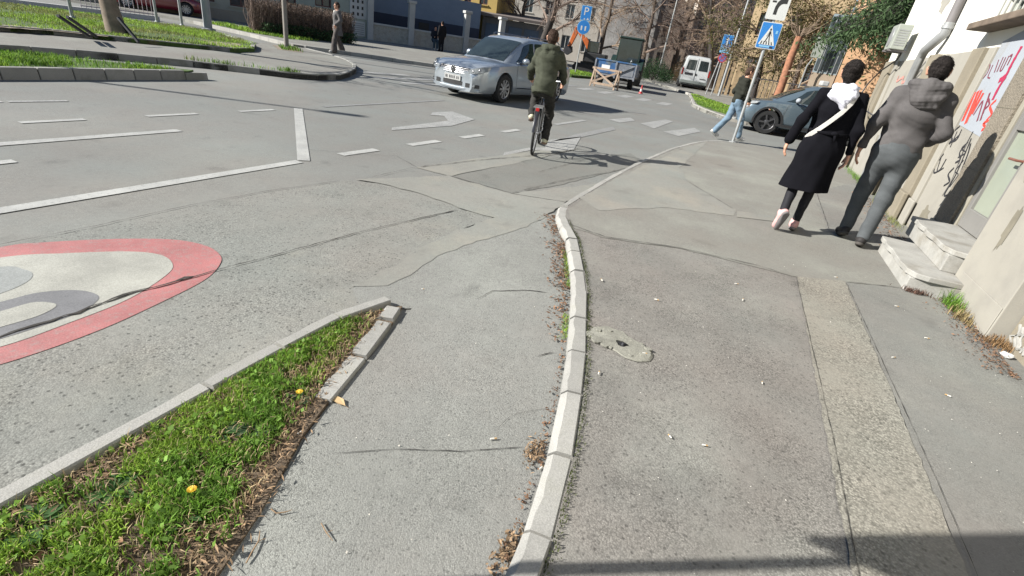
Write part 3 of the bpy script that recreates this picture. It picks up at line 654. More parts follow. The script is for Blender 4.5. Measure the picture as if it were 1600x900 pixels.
# graffiti and the whitewashed panel
def wall_mark(poly, x, m, name): return MB().add([(x, y, z) for y, z in poly], [tuple(range(len(poly)))]).build(name, m, bl)
b2 = (6.91, 1.248)
wall_mark([(7.74, 2.2), (7.74, 1.32), (7.336, 1.285), b2, (b2[0]+.02, 2.36)], 2.196, M_panelw, 'painted_panel')
wall_mark([(6.9, .1), (7.74, .1), (7.74, 1.3), (7.63, 1.304), (6.956, 1.251), (6.9, 1.2)], 2.1975, M_creams, 'painted_panel')
gm = mat('spray maroon', (.16, .03, .05), rough=.7); gr = mat('spray red', (.55, .05, .035), rough=.7); gp = mat('spray crimson', (.3, .02, .06), rough=.7); gk = mat('spray black', (.022, .022, .026), rough=.7); gg = mat('spray grey', (.13, .125, .115), rough=.8)
def spray(strokes, wd, m, x=2.193, name='graffiti'):
    o = None
    for j, st in enumerate(strokes):
        st = [Vector((x-j*.0002, y, z)) for y, z in st]; pts = []
        for a, b_ in zip(st, st[1:]): pts += [a.lerp(b_, t/5) for t in range(5)]
        pts.append(st[-1])
        if len(pts) > 3:
            for _ in range(2): pts = [pts[0]] + [(pts[i-1]+pts[i]*2+pts[i+1])/4 for i in range(1, len(pts)-1)] + [pts[-1]]
        o = MB().ribbon(pts, [wd*random.uniform(.75, 1.15) for _ in pts], (1, 0, 0)).build(name, m, bl)
    return o
spray([[(7.772, 1.829), (7.835, 1.856), (7.805, 1.977), (7.725, 1.962), (7.698, 1.882), (7.742, 1.822)],
       [(7.659, 1.966), (7.627, 1.835), (7.541, 1.828)], [(7.57, 2.015), (7.501, 1.886)], [(7.482, 2.038), (7.439, 1.891)],
       [(7.411, 2.035), (7.378, 1.897), (7.318, 1.902), (7.343, 2.045)], [(7.317, 2.038), (7.269, 2.06), (7.256, 1.95)]], .018, gm)
spray([[(7.148, 2.125), (7.155, 2.055), (7.157, 1.948), (7.135, 1.844), (7.254, 1.801)], [(7.135, 1.844), (7.162, 1.739), (7.146, 1.613)]], .06, gp)
spray([[(7.759, 1.678), (7.68, 1.364)], [(7.681, 1.693), (7.539, 1.345)], [(7.594, 1.701), (7.537, 1.422)], [(7.497, 1.676), (7.502, 1.452)]], .062, gr)
spray([[(7.444, 1.442), (7.4, 1.625), (7.248, 1.392)], [(7.17, 1.404), (7.303, 1.635), (7.149, 1.568), (7.235, 1.506)], [(7.317, 1.68), (7.196, 1.469)]], .03, gm)
spray([[(7.047, 1.616), (7.138, 1.55), (6.949, 1.482), (7.02, 1.414)], [(6.94, 1.419), (7.066, 1.385), (6.913, 1.344), (6.999, 1.318)]], .03, gr)
spray([[(7.674, 1.307), (7.812, 1.222), (7.668, 1.123), (7.531, 1.167), (7.562, 1.279)], [(7.692, 1.166), (7.727, 1.087), (7.555, 1.208)],
       [(7.718, 0.982), (7.813, 0.829), (7.707, 0.741), (7.555, 0.804), (7.548, 0.942)],
       [(7.147, 1.218), (7.079, 1.025), (7.018, 0.823), (7.05, 0.59), (6.938, 0.62), (6.915, 0.825), (7.007, 1.069), (7.089, 1.169)],
       [(7.208, 1.143), (7.27, 1.051), (7.118, 0.985), (7.221, 0.943)], [(7.178, 0.891), (7.26, 0.805), (7.07, 0.749), (7.19, 0.683)]], .024, gk)
spray([[(10.88, 1.94), (10.725, 2.025), (10.617, 2.088)], [(10.81, 1.822), (10.432, 1.971), (10.424, 2.064)], [(10.859, 1.762), (10.522, 1.84), (10.246, 1.931)], [(10.805, 1.861), (10.71, 1.976), (10.474, 1.935), (10.317, 1.988)]], .03, gg)
spray([[(12.081, 1.891), (12.049, 1.78), (11.776, 1.846), (11.623, 1.866), (11.591, 1.76), (11.298, 1.802)]], .05, mat('spray faded red', (.42, .2, .17), rough=.8))
spray([[(7.199, 1.288), (7.207, 1.129), (7.112, 0.943)], [(7.177, 1.174), (7.293, 1.091), (7.059, 1.076), (7.227, 0.999)], [(7.032, 0.997), (7.119, 0.857), (6.944, 0.856), (7.011, 0.701)], [(7.669, 1.249), (7.622, 1.069)], [(7.735, 0.933), (7.634, 0.761), (7.478, 0.846)]], .016, gk)
spray([[(7.202, 1.24), (7.168, 1.028), (7.054, 0.766), (7.085, 0.583)], [(7.812, 1.093), (7.777, 0.928), (7.784, 0.753)]], .02, gg, 2.1945)
# patches of fallen and mended plaster
M_plast = mat('mended plaster', (.2, .185, .15), rough=.95, var=.15, vscale=6, fine=.1, fscale=60, bump=.5, bscale=50); M_stainw = mat('damp stain', (.165, .15, .115), rough=.95, var=.2, vscale=5)
qp = random.Random(12)
def wall_blot(x, y, z, ry, rz_, m, name='plaster_patch'):
    pts = []
    for k in range(18): a = 2*math.pi*k/18; f = qp.uniform(.6, 1.1); pts.append((y+ry*f*math.cos(a), z+rz_*f*math.sin(a)))
    return wall_mark(pts, x, m, name)
for x, y, z, a, b_, m in ((1.947, 4.75, .75, .05, .22, M_stainw), (1.947, 4.5, 1.5, .03, .3, M_plast), (1.947, 4.95, 1.15, .04, .1, M_plast), (2.197, 9.0, .5, .2, .16, M_plast), (2.197, 9.2, 1.5, .12, .3, M_stainw), (2.197, 11.3, .7, .4, .25, M_plast), (2.196, 7.3, .3, .15, .12, M_stainw), (2.127, 8.15, 1.3, .06, .25, M_stainw), (2.087, 4.08, 1.1, .06, .12, M_plast), (2.207, 9.2, 2.9, .2, .05, M_creams), (2.207, 11.2, 3.1, .4, .3, M_creams)): wall_blot(x, y, z, a, b_, m)
for z in (.95, 1.55): MB().bb(2.166, 2.1705, 6.46, 6.88, z, z+.006).build('joint', M_stainw, bl)
# outdoor unit of an air conditioner on brackets, its cable hanging
ac = thing('air_conditioner', 'white air conditioner outdoor unit on brackets high on the corner building', 'air conditioner', (1.97, 12.3, 2.3)); ac.scale = (.66,)*3
MB().bb(-.17, .17, -.42, .42, 0, .62).build('casing', M_acw, ac, bevel=.02)
MB().lathe([(.24, -.012), (.25, 0)], 20, 'X', (-.172, .1, .31)).build('fan_grille', M_zinc, ac, smooth=30)
for k in range(7): MB().bb(-.12, .12, -.428, -.42, .1+k*.06, .13+k*.06).build('louvre', M_zinc, ac)
for y in (-.32, .32): MB().bb(-.2, .26, y-.02, y+.02, -.05, -.004).build('bracket', M_pipe, ac)
cb = MB().tube([(2.1, 12.1, 2.4), (2.08, 12.2, 2.15), (2.0, 12.85, 1.95), (1.9, 12.95, 1.7), (1.84, 12.9, 1.45), (1.9, 12.6, 1.25), (2.05, 12.3, 1.18), (2.18, 12.2, 1.12)], .014, 6).build('cable', M_dark, None, smooth=60)
tag(cb, 'slack black cable looping down the wall below the air conditioner', 'cable')

# ================================================================== PEOPLE
M_skin = mat('skin', (.46, .25, .17), rough=.55, var=.08, vscale=8, sub=.05)
M_hairk = mat('hair black', (.016, .013, .012), rough=.75, spec=.15, var=.35, vscale=40, bump=.9, bscale=150, bdist=.006)
M_hairb = mat('hair brown', (.055, .034, .025), rough=.75, spec=.15, var=.35, vscale=40, bump=.9, bscale=150, bdist=.006)
def cloth(name, c, rough=.9, b_=.25, spec=.15): return mat(name, c, rough=rough, var=.14, vscale=7, fine=.14, fscale=260, bump=b_, bscale=320, bdist=.0018, spec=spec)
M_eye = mat('eye', (.02, .015, .012), rough=.2)
def V3(*a): return np.array(a, float)
def base_pose(s=1.):
    J = dict(pel=(0, 0, .95), wai=(0, .01, 1.1), che=(0, .01, 1.3), nec=(0, -.005, 1.475), hea=(0, .02, 1.63))
    for n, k in (('L', -1), ('R', 1)):
        J.update({'sh'+n: (.175*k, 0, 1.42), 'el'+n: (.235*k, -.03, 1.13), 'wr'+n: (.25*k, .03, .89), 'hd'+n: (.02*k, .12, -1.),
                  'hi'+n: (.09*k, 0, .92), 'kn'+n: (.095*k, .015, .5), 'an'+n: (.095*k, -.02, .085), 'to'+n: (.115*k, .15, .03)})
    return {k: V3(*v) for k, v in J.items()}
def torso(F, J, a=0., k=.05, g=1.):
    F.cone(J['pel']+V3(0, 0, -.02), J['wai'], .15*g+a, .125*g+a, k, .78)
    F.cone(J['wai'], J['che']+V3(0, 0, .0), .125*g+a, .155*g+a, k, .72)
    F.cone(J['che'], J['nec']+V3(0, 0, -.08), .155*g+a, .1*g+a, k, .72)
    for n in 'LR': F.cone(J['sh'+n]*V3(.94, 1, 1), J['nec']+V3(0, 0, -.04), .052*g+a*.55, .056*g+a*.7, k, 1.)
def arm(F, J, n, a=0., k=.03, g=1., end=1.):
    e = J['el'+n]; w_ = e+(J['wr'+n]-e)*end
    F.cone(J['sh'+n], e, .054*g+a, .042*g+a, k); F.cone(e, w_, .043*g+a, .028*g+a, k)
def leg(F, J, n, a=0., k=.03, g=1., end=1., flare=0.):
    kn = J['kn'+n]; an = kn+(J['an'+n]-kn)*end
    F.cone(J['hi'+n], kn, .088*g+a, .058*g+a, k); F.cone(kn, an, .057*g+a, .04*g+a+flare, k)
def hand(F, J, n):
    w_ = J['wr'+n]; d = J['hd'+n]/np.linalg.norm(J['hd'+n]); out = V3(1 if n == 'R' else -1, 0, 0); out = out-d*out.dot(d); out /= np.linalg.norm(out)
    a = np.cross(d, out); a /= np.linalg.norm(a)
    if a[1] < 0: a = -a                                             # towards the thumb side
    for i in range(4): F.cone(w_+d*.01+a*(i-1.5)*.008, w_+d*.09+a*(i-1.5)*.021, .018, .013, .008)
    for i, L in enumerate((.062, .075, .08, .07)):
        b0 = w_+d*.088+a*(i-1.5)*.022; b1 = b0+d*L*.55-out*.012; b2 = b1+d*L*.45-out*.026
        F.cone(b0, b1, .0105, .0098, .003); F.cone(b1, b2, .0098, .008, .003)
    t0 = w_+d*.025+a*.022; t1 = t0+d*.045+a*.03-out*.012; t2 = t1+d*.034+a*.004-out*.012
    F.cone(t0, t1, .014, .0115, .008); F.cone(t1, t2, .0115, .009, .003)
def head(F, J, hd=0.):                                              # hd: turn of the head about z
    c = J['hea']; R_ = lambda x, y, z: c+V3(x*math.cos(hd)-y*math.sin(hd), x*math.sin(hd)+y*math.cos(hd), z)
    F.cone(J['nec']+V3(0, 0, -.05), c+V3(0, -.02, -.06), .058, .054, .02)
    F.ell(c+V3(0, -.01, .02), (.077, .094, .1), .02)
    F.cone(R_(0, .03, -.055), R_(0, .05, -.085), .05, .036, .03)      # jaw
    F.cone(R_(0, .088, .01), R_(0, .107, -.022), .01, .014, .012)       # nose
    F.cone(R_(-.022, .085, -.056), R_(.022, .085, -.056), .008, .008, .008)
    for k in (-1, 1): F.cone(R_(.078*k, -.005, -.03), R_(.084*k, -.015, .018), .011, .015, .006)
    return [R_(-.03, .084, .012), R_(.03, .084, .012)]
def bounds(J, m=.28):
    P_ = np.array([v for k, v in J.items() if not k.startswith('hd')]); lo = P_.min(0)-m; hi = P_.max(0)+m; lo[2] = -.03; return lo, hi
class Figure:
    def __init__(s, root, J, vox, sc=1.): s.r = root; s.J = J; s.h = vox; s.sc = sc; s.lo, s.hi = bounds(J)
    def f(s, lo=None, hi=None): return Field(s.lo if lo is None else lo, s.hi if hi is None else hi, s.h)
    def put(s, F, name, m, parent=None):
        me = F.mesh(name); me.materials.append(m); o = link(name, me, parent or s.r); o.scale = (s.sc,)*3 if parent is None else (1, 1, 1); return o
    def body(s, g=1., hd=0., skin=None):
        F = s.f(); torso(F, s.J, 0, .05, g)
        for n in 'LR':
            arm(F, s.J, n, 0, .03, g); leg(F, s.J, n, 0, .03, g); hand(F, s.J, n)
            F.cone(s.J['an'+n], s.J['to'+n], .042, .03, .02)
        ey = head(F, s.J, hd); o = s.put(F, 'body', skin or M_skin)
        for e in ey: MB().ell(e, (.011, .008, .009), 8, 6).build('eye', M_eye, o, smooth=True)
        return o
    def hair(s, m, hd=0., kind='short', vol=.0):
        J = s.J; c = J['hea']; F = s.f(c-.25, c+.25)
        F.ell(c+V3(0, -.016, .028), (.083+vol, .1+vol, .102+vol), .01)
        F.cone(c+V3(0, -.06, -.02), c+V3(0, -.05, -.07), .06, .05, .03)
        fw = V3(-math.sin(hd), math.cos(hd), 0)
        F.cut(c+fw*.055+V3(0, 0, .03), tuple(fw*.86+V3(0, 0, -.5)))
        F.cut(c+V3(0, 0, -.085), (0, 0, -1))
        if kind == 'bun': F.ell(c+V3(0, -.11, .05), (.05, .045, .05), .02)
        F.wrinkle(.003, 130, 3)
        o = s.put(F, 'hair', m); me = o.data; n = len(me.vertices); co_ = np.empty(n*3, np.float32); no_ = np.empty(n*3, np.float32); me.vertices.foreach_get('co', co_); me.vertices.foreach_get('normal', no_)
        co_ = co_.reshape(-1, 3); no_ = no_.reshape(-1, 3); q = np.random.default_rng(5); k = q.integers(0, n, 1300 if s.h < .011 else 500); p = co_[k]; nn = no_[k]
        d = np.tile(V3(0, -.25, -1), (len(k), 1))+q.normal(size=(len(k), 3))*.35; d -= nn*(d*nn).sum(1)[:, None]; d /= np.linalg.norm(d, axis=1)[:, None]+1e-6; sd_ = np.cross(d, nn)*.0016; L = q.uniform(.015, .035, (len(k), 1))
        V = np.stack([p-sd_+nn*.001, p+sd_+nn*.001, p+d*L*.6+nn*.0035+sd_*.6, p+d*L+nn*.002], 1).reshape(-1, 3); b_ = np.arange(len(k))[:, None]*4
        hs = MB(); hs.add([tuple(v) for v in V], [tuple(f) for f in np.concatenate([b_+np.array([[0, 1, 2]]), b_+np.array([[0, 2, 3]])], 0)]); so_ = hs.build('strands', m, o, fixn=False); so_['kind'] = 'stuff'
        return o
    def shoes(s, m, msole, names='LR'):
        for n in names:
            a, t = s.J['an'+n], s.J['to'+n]; F = s.f(np.minimum(a, t)-.14, np.maximum(a, t)+.14)
            d = t-a; d = d/np.linalg.norm(d); hz = d*1.; up = V3(0, 0, 1); up = up-hz*up.dot(hz); up /= np.linalg.norm(up)
            heel = a+V3(0, 0, 0)-up*.035-hz*.035
            F.cone(heel, t, .042, .036, .02); F.cone(a+up*.02, a-up*.02, .045, .048, .02); F.cone(a, t, .04, .03, .02)
            o = s.put(F, 'shoe', m)
            G = s.f(np.minimum(a, t)-.14, np.maximum(a, t)+.14); sd_ = np.cross(hz, up)
            G.cone(heel-up*.034, t-up*.024+hz*.012, .034, .034, .01); G.cone(heel-up*.034, t-up*.024, .036, .04, .01)
            G.cut(heel-up*.012, tuple(up)); G.cut(heel-up*.05, tuple(-up))
            me = G.mesh('sole'); me.materials.append(msole); link('sole', me, o)
def P_(J, **k):
    for a, v in k.items(): J[a] = V3(*v)
    return J

# ---- woman in the long black coat, seen from behind, mid stride
wo_ = thing('person', 'woman in long black coat and pink trainers walking away on the pavement', 'person', (.71, 5.93, .066), R(2))
J = P_(base_pose(), anL=(-.13, -.2, .2), toL=(-.145, -.15, .05), knL=(-.1, .0, .5), anR=(.05, .02, .085), toR=(.075, .18, .033), knR=(.075, .03, .5),
       elL=(-.265, -.05, 1.15), wrL=(-.315, .0, .93), elR=(.25, -.06, 1.14), wrR=(.275, .02, .9), hdR=(.04, .05, -1), hdL=(-.12, .02, -1), shL=(-.165, 0, 1.42), shR=(.165, 0, 1.42))
fg = Figure(wo_, J, .0075, .955)
fg.body(.9); fg.hair(M_hairk, 0, 'bun', .004)
M_coat = cloth('coat black wool', (.0065, .0065, .0085), .95, .5, .05)
F = fg.f(); torso(F, J, .028, .06, .98)
for n in 'LR':
    arm(F, J, n, .01, .03, .92, .93); F.cone(J['el'+n]+(J['wr'+n]-J['el'+n])*.6, J['el'+n]+(J['wr'+n]-J['el'+n])*.96, .04, .043, .02)
F.cone((0, 0, 1.04), (0, -.005, .86), .165, .195, .05, .82); F.cone((0, -.005, .86), (-.01, -.02, .44), .195, .235, .05, .78)
F.wrinkle(.012, 26, 5, (1, 1, .5)); F.cut((0, 0, .47), (.04, 0, -1)); F.cut(J['nec']+V3(0, 0, .0), (0, .2, 1))
ct = fg.put(F, 'coat', M_coat)
MB().tube([(-.175, -.06, 1.075), (-.09, -.137, 1.07), (0, -.152, 1.07), (.09, -.137, 1.07), (.175, -.06, 1.075)], .016, 6).build('belt', M_coat, ct, smooth=60)
MB().ell((.045, -.16, 1.075), (.035, .018, .022)).tube([(.05, -.16, 1.07), (.07, -.165, 1.0)], [.016, .01], 6).build('belt_knot', M_coat, ct, smooth=True)
F = fg.f(); [leg(F, J, n, .006, .02, .85) for n in 'LR']; F.cut((0, 0, .75), (0, 0, 1)); F.wrinkle(.003, 60, 2)
fg.put(F, 'leggings', cloth('leggings', (.016, .016, .019), .7))
fg.shoes(cloth('trainer pink', (.5, .29, .28), .7), mat('sole grey', (.13, .12, .12), rough=.8))
M_scarf = cloth('scarf pale', (.5, .5, .56), .9)
F = fg.f(J['nec']-.3, J['nec']+.25); c_ = J['nec']
for i in range(16):
    a0, a1 = i*2*math.pi/16, (i+1)*2*math.pi/16
    q = lambda a, z, r_: c_+V3(math.cos(a)*r_, math.sin(a)*r_*.85-.005, z-.012*math.sin(a))
    F.cone(q(a0, .015, .085), q(a1, .015, .085), .036, .036, .02); F.cone(q(a0, -.045, .115), q(a1, -.045, .115), .034, .034, .015)
F.cone(c_+V3(-.06, -.1, -.05), c_+V3(.03, -.12, -.13), .045, .03, .04); F.cone(c_+V3(.06, -.1, -.05), c_+V3(.03, -.12, -.13), .045, .03, .04)
F.wrinkle(.011, 55, 8); fg.put(F, 'scarf', M_scarf)
st = [(.1, .0, 1.475), (.11, -.07, 1.45), (.085, -.125, 1.38), (.03, -.15, 1.28), (-.04, -.15, 1.18), (-.1, -.135, 1.1), (-.155, -.09, 1.03), (-.178, -.02, .98), (-.17, .05, .95)]
MB().loft([[(x-.013, y-.016, z+.015), (x+.013, y-.016, z-.015), (x+.013, y+.01, z-.015), (x-.013, y+.01, z+.015)] for x, y, z in st]).build('bag_strap', cloth('strap white', (.52, .5, .47)), wo_, smooth=60).scale = (.955,)*3

# ---- man in the grey hoodie beside her
mn = thing('person', 'man in grey hoodie and grey jeans walking away along the graffiti wall', 'person', (1.36, 6.07, .066), R(-4))
J = P_(base_pose(), anR=(.05, -.1, .09), toR=(.08, .06, .033), knR=(.085, -.005, .5), anL=(-.1, .1, .11), toL=(-.12, .26, .035), knL=(-.095, .11, .52),
       elL=(-.26, -.05, 1.14), wrL=(-.285, .03, .91), hdL=(-.03, .1, -1), elR=(.265, -.04, 1.14), wrR=(.215, .17, 1.05), hdR=(-.35, 1, -.3), hea=(.03, .03, 1.635), nec=(.01, 0, 1.475))
fg = Figure(mn, J, .0075, 1.03)
fg.body(1.04, R(-25)); fg.hair(M_hairk, R(-25), 'short', -.002)
M_hood = cloth('hoodie grey', (.082, .077, .077)); F = fg.f(); torso(F, J, .03, .06, 1.04)
F.cone((0, 0, 1.0), (0, 0, .93), .165, .17, .04, .8)
for n in 'LR': arm(F, J, n, .014, .04, .98, .97)
F.wrinkle(.011, 30, 11, (1, 1, 1.2)); F.cut((0, 0, .9), (0, 0, -1)); F.cut(J['nec']+V3(0, 0, .02), (0, .3, 1))
hd_ = fg.put(F, 'hoodie', M_hood)
F = fg.f(J['nec']-.32, J['nec']+.3); c_ = J['nec']
for i in range(18):
    a0, a1 = i*2*math.pi/18, (i+1)*2*math.pi/18
    q = lambda a: c_+V3(math.cos(a)*.115, math.sin(a)*.1-.012, .02-.02*math.sin(a)); F.cone(q(a0), q(a1), .043, .043, .03)
F.ell(c_+V3(0, -.105, -.035), (.125, .065, .1), .05); F.ell(c_+V3(0, -.125, -.09), (.1, .045, .06), .04)
F.wrinkle(.008, 45, 4); me = F.mesh('hood'); me.materials.append(M_hood); link('hood', me, hd_)
F = fg.f(); [leg(F, J, n, .014, .035, 1.0, .97, .006) for n in 'LR']; F.cone(J['pel']+V3(0, -.005, -.04), J['pel']+V3(0, 0, .06), .172, .165, .05, .86)
F.wrinkle(.005, 34, 9, (1, 1, 1.1)); F.cut((0, 0, 1.02), (0, 0, 1)); fg.put(F, 'jeans', cloth('jeans grey', (.07, .076, .08)))
fg.shoes(cloth('boot dark', (.03, .028, .028), .6), mat('boot sole', (.05, .045, .04), rough=.8))

# ---- pedestrian crossing at the corner (blue jeans, dark green jacket)
cm = thing('person', 'pedestrian in dark jacket and blue jeans stepping past the crossing sign pole', 'person', (-.42, 13.6, .066), R(-72))
J = P_(base_pose(), anL=(-.09, -.32, .13), toL=(-.1, -.2, .03), knL=(-.09, -.08, .5), anR=(.09, .26, .1), toR=(.1, .42, .05), knR=(.09, .2, .53), elL=(-.22, -.09, 1.14), wrL=(-.23, .1, 1.02), elR=(.22, .02, 1.13), wrR=(.22, .2, .99), hea=(0, .07, 1.62), nec=(0, .03, 1.475))
fg = Figure(cm, J, .012, .93); fg.body(1., 0); fg.hair(M_hairb, 0)
F = fg.f(); torso(F, J, .03, .06, 1.05); [arm(F, J, n, .022, .03, 1.1, .97) for n in 'LR']; F.wrinkle(.008, 30, 3); F.cut((0, 0, .88), (0, 0, -1)); F.cut(J['nec']+V3(0, 0, .01), (0, .2, 1))
F.cone((-.0, -.08, 1.42), (0, -.1, 1.44), .08, .06, .04)
fg.put(F, 'jacket', cloth('jacket dark green', (.022, .023, .018)))
F = fg.f(); [leg(F, J, n, .02, .03, 1.05, .97, .014) for n in 'LR']; F.cone(J['pel']+V3(0, 0, -.02), J['pel']+V3(0, 0, .04), .15, .145, .04, .8); F.cut((0, 0, .98), (0, 0, 1)); F.wrinkle(.006, 50, 2)
fg.put(F, 'jeans', cloth('jeans blue', (.125, .18, .235))); fg.shoes(cloth('trainer white', (.45, .44, .43)), mat('sole white', (.4, .4, .38)))

# ---- pedestrian in the long grey coat on the far side (left)
lp = thing('person', 'pedestrian in long grey open coat and wide trousers beside the hedge', 'person', (-15.25, 16.3, .02), R(148))
J = P_(base_pose(), anL=(-.1, .17, .1), toL=(-.11, .33, .04), knL=(-.1, .13, .5), anR=(.1, -.2, .12), toR=(.1, -.07, .03), knR=(.1, -.03, .5), elL=(-.24, -.05, 1.14), wrL=(-.2, .12, 1.0), elR=(.25, -.06, 1.13), wrR=(.24, .06, .93))
fg = Figure(lp, J, .014, 1.0); fg.body(1.); fg.hair(M_hairb, 0)
F = fg.f(); torso(F, J, .03, .06, 1.05); [arm(F, J, n, .025, .03, 1.1, .97) for n in 'LR']; F.cone((0, -.01, 1.05), (0, -.03, .62), .17, .215, .05, .8); F.wrinkle(.009, 24, 5); F.cut((0, 0, .62), (0, 0, -1)); F.cut(J['nec']+V3(0, 0, .01), (0, .2, 1))
fg.put(F, 'coat', cloth('coat grey', (.105, .1, .1)))
F = fg.f(); F.cone((0, .1, 1.42), (0, .13, 1.2), .06, .05, .03, .6); fg.put(F, 'shirt', cloth('shirt pale', (.5, .48, .44)))
F = fg.f(); [leg(F, J, n, .03, .03, 1.05, .97, .05) for n in 'LR']; F.cone(J['pel'], J['pel']+V3(0, 0, .05), .15, .145, .04, .8); F.wrinkle(.008, 30, 2); fg.put(F, 'trousers', cloth('trousers grey', (.085, .075, .07)))
fg.shoes(cloth('shoe pale', (.4, .39, .37)), mat('sole pale', (.35, .35, .33)))

# ---- two small figures by the low wall
def small(label, loc, rz, top, low, hairm, sit=False, vox=.02):
    t = thing('person', label, 'person', loc, rz)
    J = base_pose()
    if sit: P_(J, pel=(0, 0, .62), wai=(0, .04, .78), che=(0, .08, .98), nec=(0, .1, 1.15), hea=(0, .14, 1.3), shL=(-.17, .08, 1.1), shR=(.17, .08, 1.1), elL=(-.22, .1, .85), elR=(.22, .1, .85), wrL=(-.12, .3, .78), wrR=(.12, .3, .78), hiL=(-.09, 0, .6), hiR=(.09, 0, .6), knL=(-.1, .4, .55), knR=(.1, .4, .55), anL=(-.1, .42, .1), anR=(.1, .36, .1), toL=(-.1, .58, .03), toR=(.1, .52, .03), hdL=(.2, 1, -.2), hdR=(-.2, 1, -.2))
    f_ = Figure(t, J, vox, 1.); f_.body(1.); f_.hair(hairm, 0)
    F = f_.f(); torso(F, J, .035, .06, 1.05); [arm(F, J, n, .028, .03, 1.1, .97) for n in 'LR']; F.cut(J['nec']+V3(0, 0, .02), (0, .2, 1)); f_.put(F, 'jacket', top)
    F = f_.f(); [leg(F, J, n, .025, .03, 1.05, .97) for n in 'LR']; F.cone(J['pel'], J['pel']+V3(0, 0, .05), .15, .145, .04, .8); f_.put(F, 'trousers', low)
    f_.shoes(M_coat if not sit else cloth('shoe white', (.45, .45, .42)), M_coat); return t
small('pedestrian in black standing by the low wall with pillars', (-19.6, 30.3, .12), R(60), cloth('jacket black', (.012, .012, .014)), cloth('trousers black', (.014, .014, .016)), M_hairk)
small('person in dark clothes and pale shoes sitting against the low wall', (-20.55, 30.9, .12), R(230), cloth('jacket navy', (.02, .022, .03)), cloth('jeans dark blue', (.05, .075, .1)), M_hairk, sit=True)
small('pedestrian in black jacket in front of the small yellow wall', (-18.0, 40.5, .12), R(200), cloth('jacket black plain', (.012, .011, .012)), cloth('trousers dark', (.02, .02, .022)), M_hairk)

# ================================================================== BICYCLE AND ITS RIDER
M_tyre = mat('tyre rubber', (.018, .018, .018), rough=.8, var=.2, vscale=20)
M_metal = mat('bare metal', (.45, .45, .45), rough=.35, metal=.8)
M_bframe = mat('bicycle frame black', (.02, .02, .024), rough=.35, coat=.4)
M_reflr = mat('red reflector', (.4, .02, .02), rough=.25)
BLOC, BRZ = (-2.72, 6.83, 0), R(17)          # rear wheel on the ground, heading away
bk = thing('bicycle', 'black city bicycle ridden away along the right lane', 'bicycle', BLOC, BRZ); bk.scale = (.94,)*3
def wheel(y, z=.335):
    o = MB()
    n = 40
    for ring in range(1):
        vs_ = []; fs = []
        for i in range(n):
            a = 2*math.pi*i/n
            for j in range(8):
                b_ = 2*math.pi*j/8; rr = .315+.021*math.cos(b_); vs_.append((.021*math.sin(b_), y+rr*math.cos(a), z+rr*math.sin(a)))
        for i in range(n):
            for j in range(8): fs.append((i*8+j, i*8+(j+1) % 8, ((i+1) % n)*8+(j+1) % 8, ((i+1) % n)*8+j))
        o.add(vs_, fs)
    w_ = MB(); w_.v = o.v; w_.f = o.f; w_.mi = o.mi
    wh = w_.build('wheel', M_tyre, bk, smooth=True)
    rm = MB().loft([[(s*.009, y+r_*math.cos(2*math.pi*i/32), z+r_*math.sin(2*math.pi*i/32)) for s, r_ in ((-1, .3), (1, .3), (1, .285), (-1, .285))] for i in range(33)], cap=False)
    rm.build('rim', M_metal, wh, smooth=40)
    sp = MB()
    for i in range(18):
        a = 2*math.pi*i/18; sx = .03 if i % 2 else -.03; sp.bar((sx, y, z), (0, y+.287*math.cos(a), z+.287*math.sin(a)), .0025)
    tag(sp.build('spokes', M_metal, wh), kind='stuff')
    MB().tube([(-.05, y, z), (.05, y, z)], .017, 8).build('hub', M_metal, wh, smooth=40)
wheel(0); wheel(1.06)
fr = MB().tube([(0, .43, .29), (0, .28, .82)], .017, 8).tube([(0, .43, .29), (0, .9, .72)], .019, 8).tube([(0, .31, .72), (0, .88, .8)], .016, 8).tube([(0, .9, .68), (0, .85, .93)], .018, 8)
for s in (-1, 1): fr.tube([(s*.045, 0, .335), (s*.03, .2, .312), (s*.02, .43, .29)], .01, 6).tube([(s*.05, 0, .335), (s*.012, .29, .74)], .009, 6).tube([(s*.05, 1.06, .335), (s*.045, .98, .52), (s*.03, .91, .68)], .011, 6)
fr.build('frame', M_bframe, bk, smooth=50)
MB().ell((0, .2, .93), (.085, .1, .03)).ell((0, .34, .935), (.03, .1, .025)).build('saddle', M_dark, bk, smooth=True)
MB().tube([(0, .28, .82), (0, .255, .92)], .013, 8).build('seat_post', M_metal, bk, smooth=40)
hb = MB().tube([(-.24, .72, 1.04), (-.2, .8, 1.06), (-.06, .86, 1.04), (.06, .86, 1.04), (.2, .8, 1.06), (.24, .72, 1.04)], .012, 8).build('handlebar', M_metal, bk, smooth=50)
for s in (-1, 1): MB().tube([(s*.24, .72, 1.04), (s*.268, .6, 1.03)], .017, 8).build('grip', M_dark, hb, smooth=40)
MB().tube([(0, .86, 1.04), (0, .85, .92)], .013, 8).build('stem', M_metal, bk, smooth=40)
cr = MB().lathe([(.085, -.003), (.085, .003)], 24, 'X', (.055, .43, .29)).tube([(-.07, .43, .29), (.07, .43, .29)], .02, 8).bar((.075, .43, .29), (.08, .43+.04, .29-.165), .018).bar((-.075, .43, .29), (-.08, .43-.04, .29+.165), .018)
cr.build('crank', M_metal, bk, smooth=30)
MB().box((.13, .47, .125), (.09, .07, .02)).build('pedal', M_dark, bk); MB().box((-.13, .39, .455), (.09, .07, .02)).build('pedal', M_dark, bk)
MB().tube([(.055, .43, .375), (.055, .0, .375)], .005, 5).tube([(.055, .43, .205), (.055, 0, .295)], .005, 5).build('chain', M_dark, bk)
mg = MB(); mgp = [(.355*math.cos(R(a)), .355*math.sin(R(a))+.335) for a in range(20, 175, 8)]
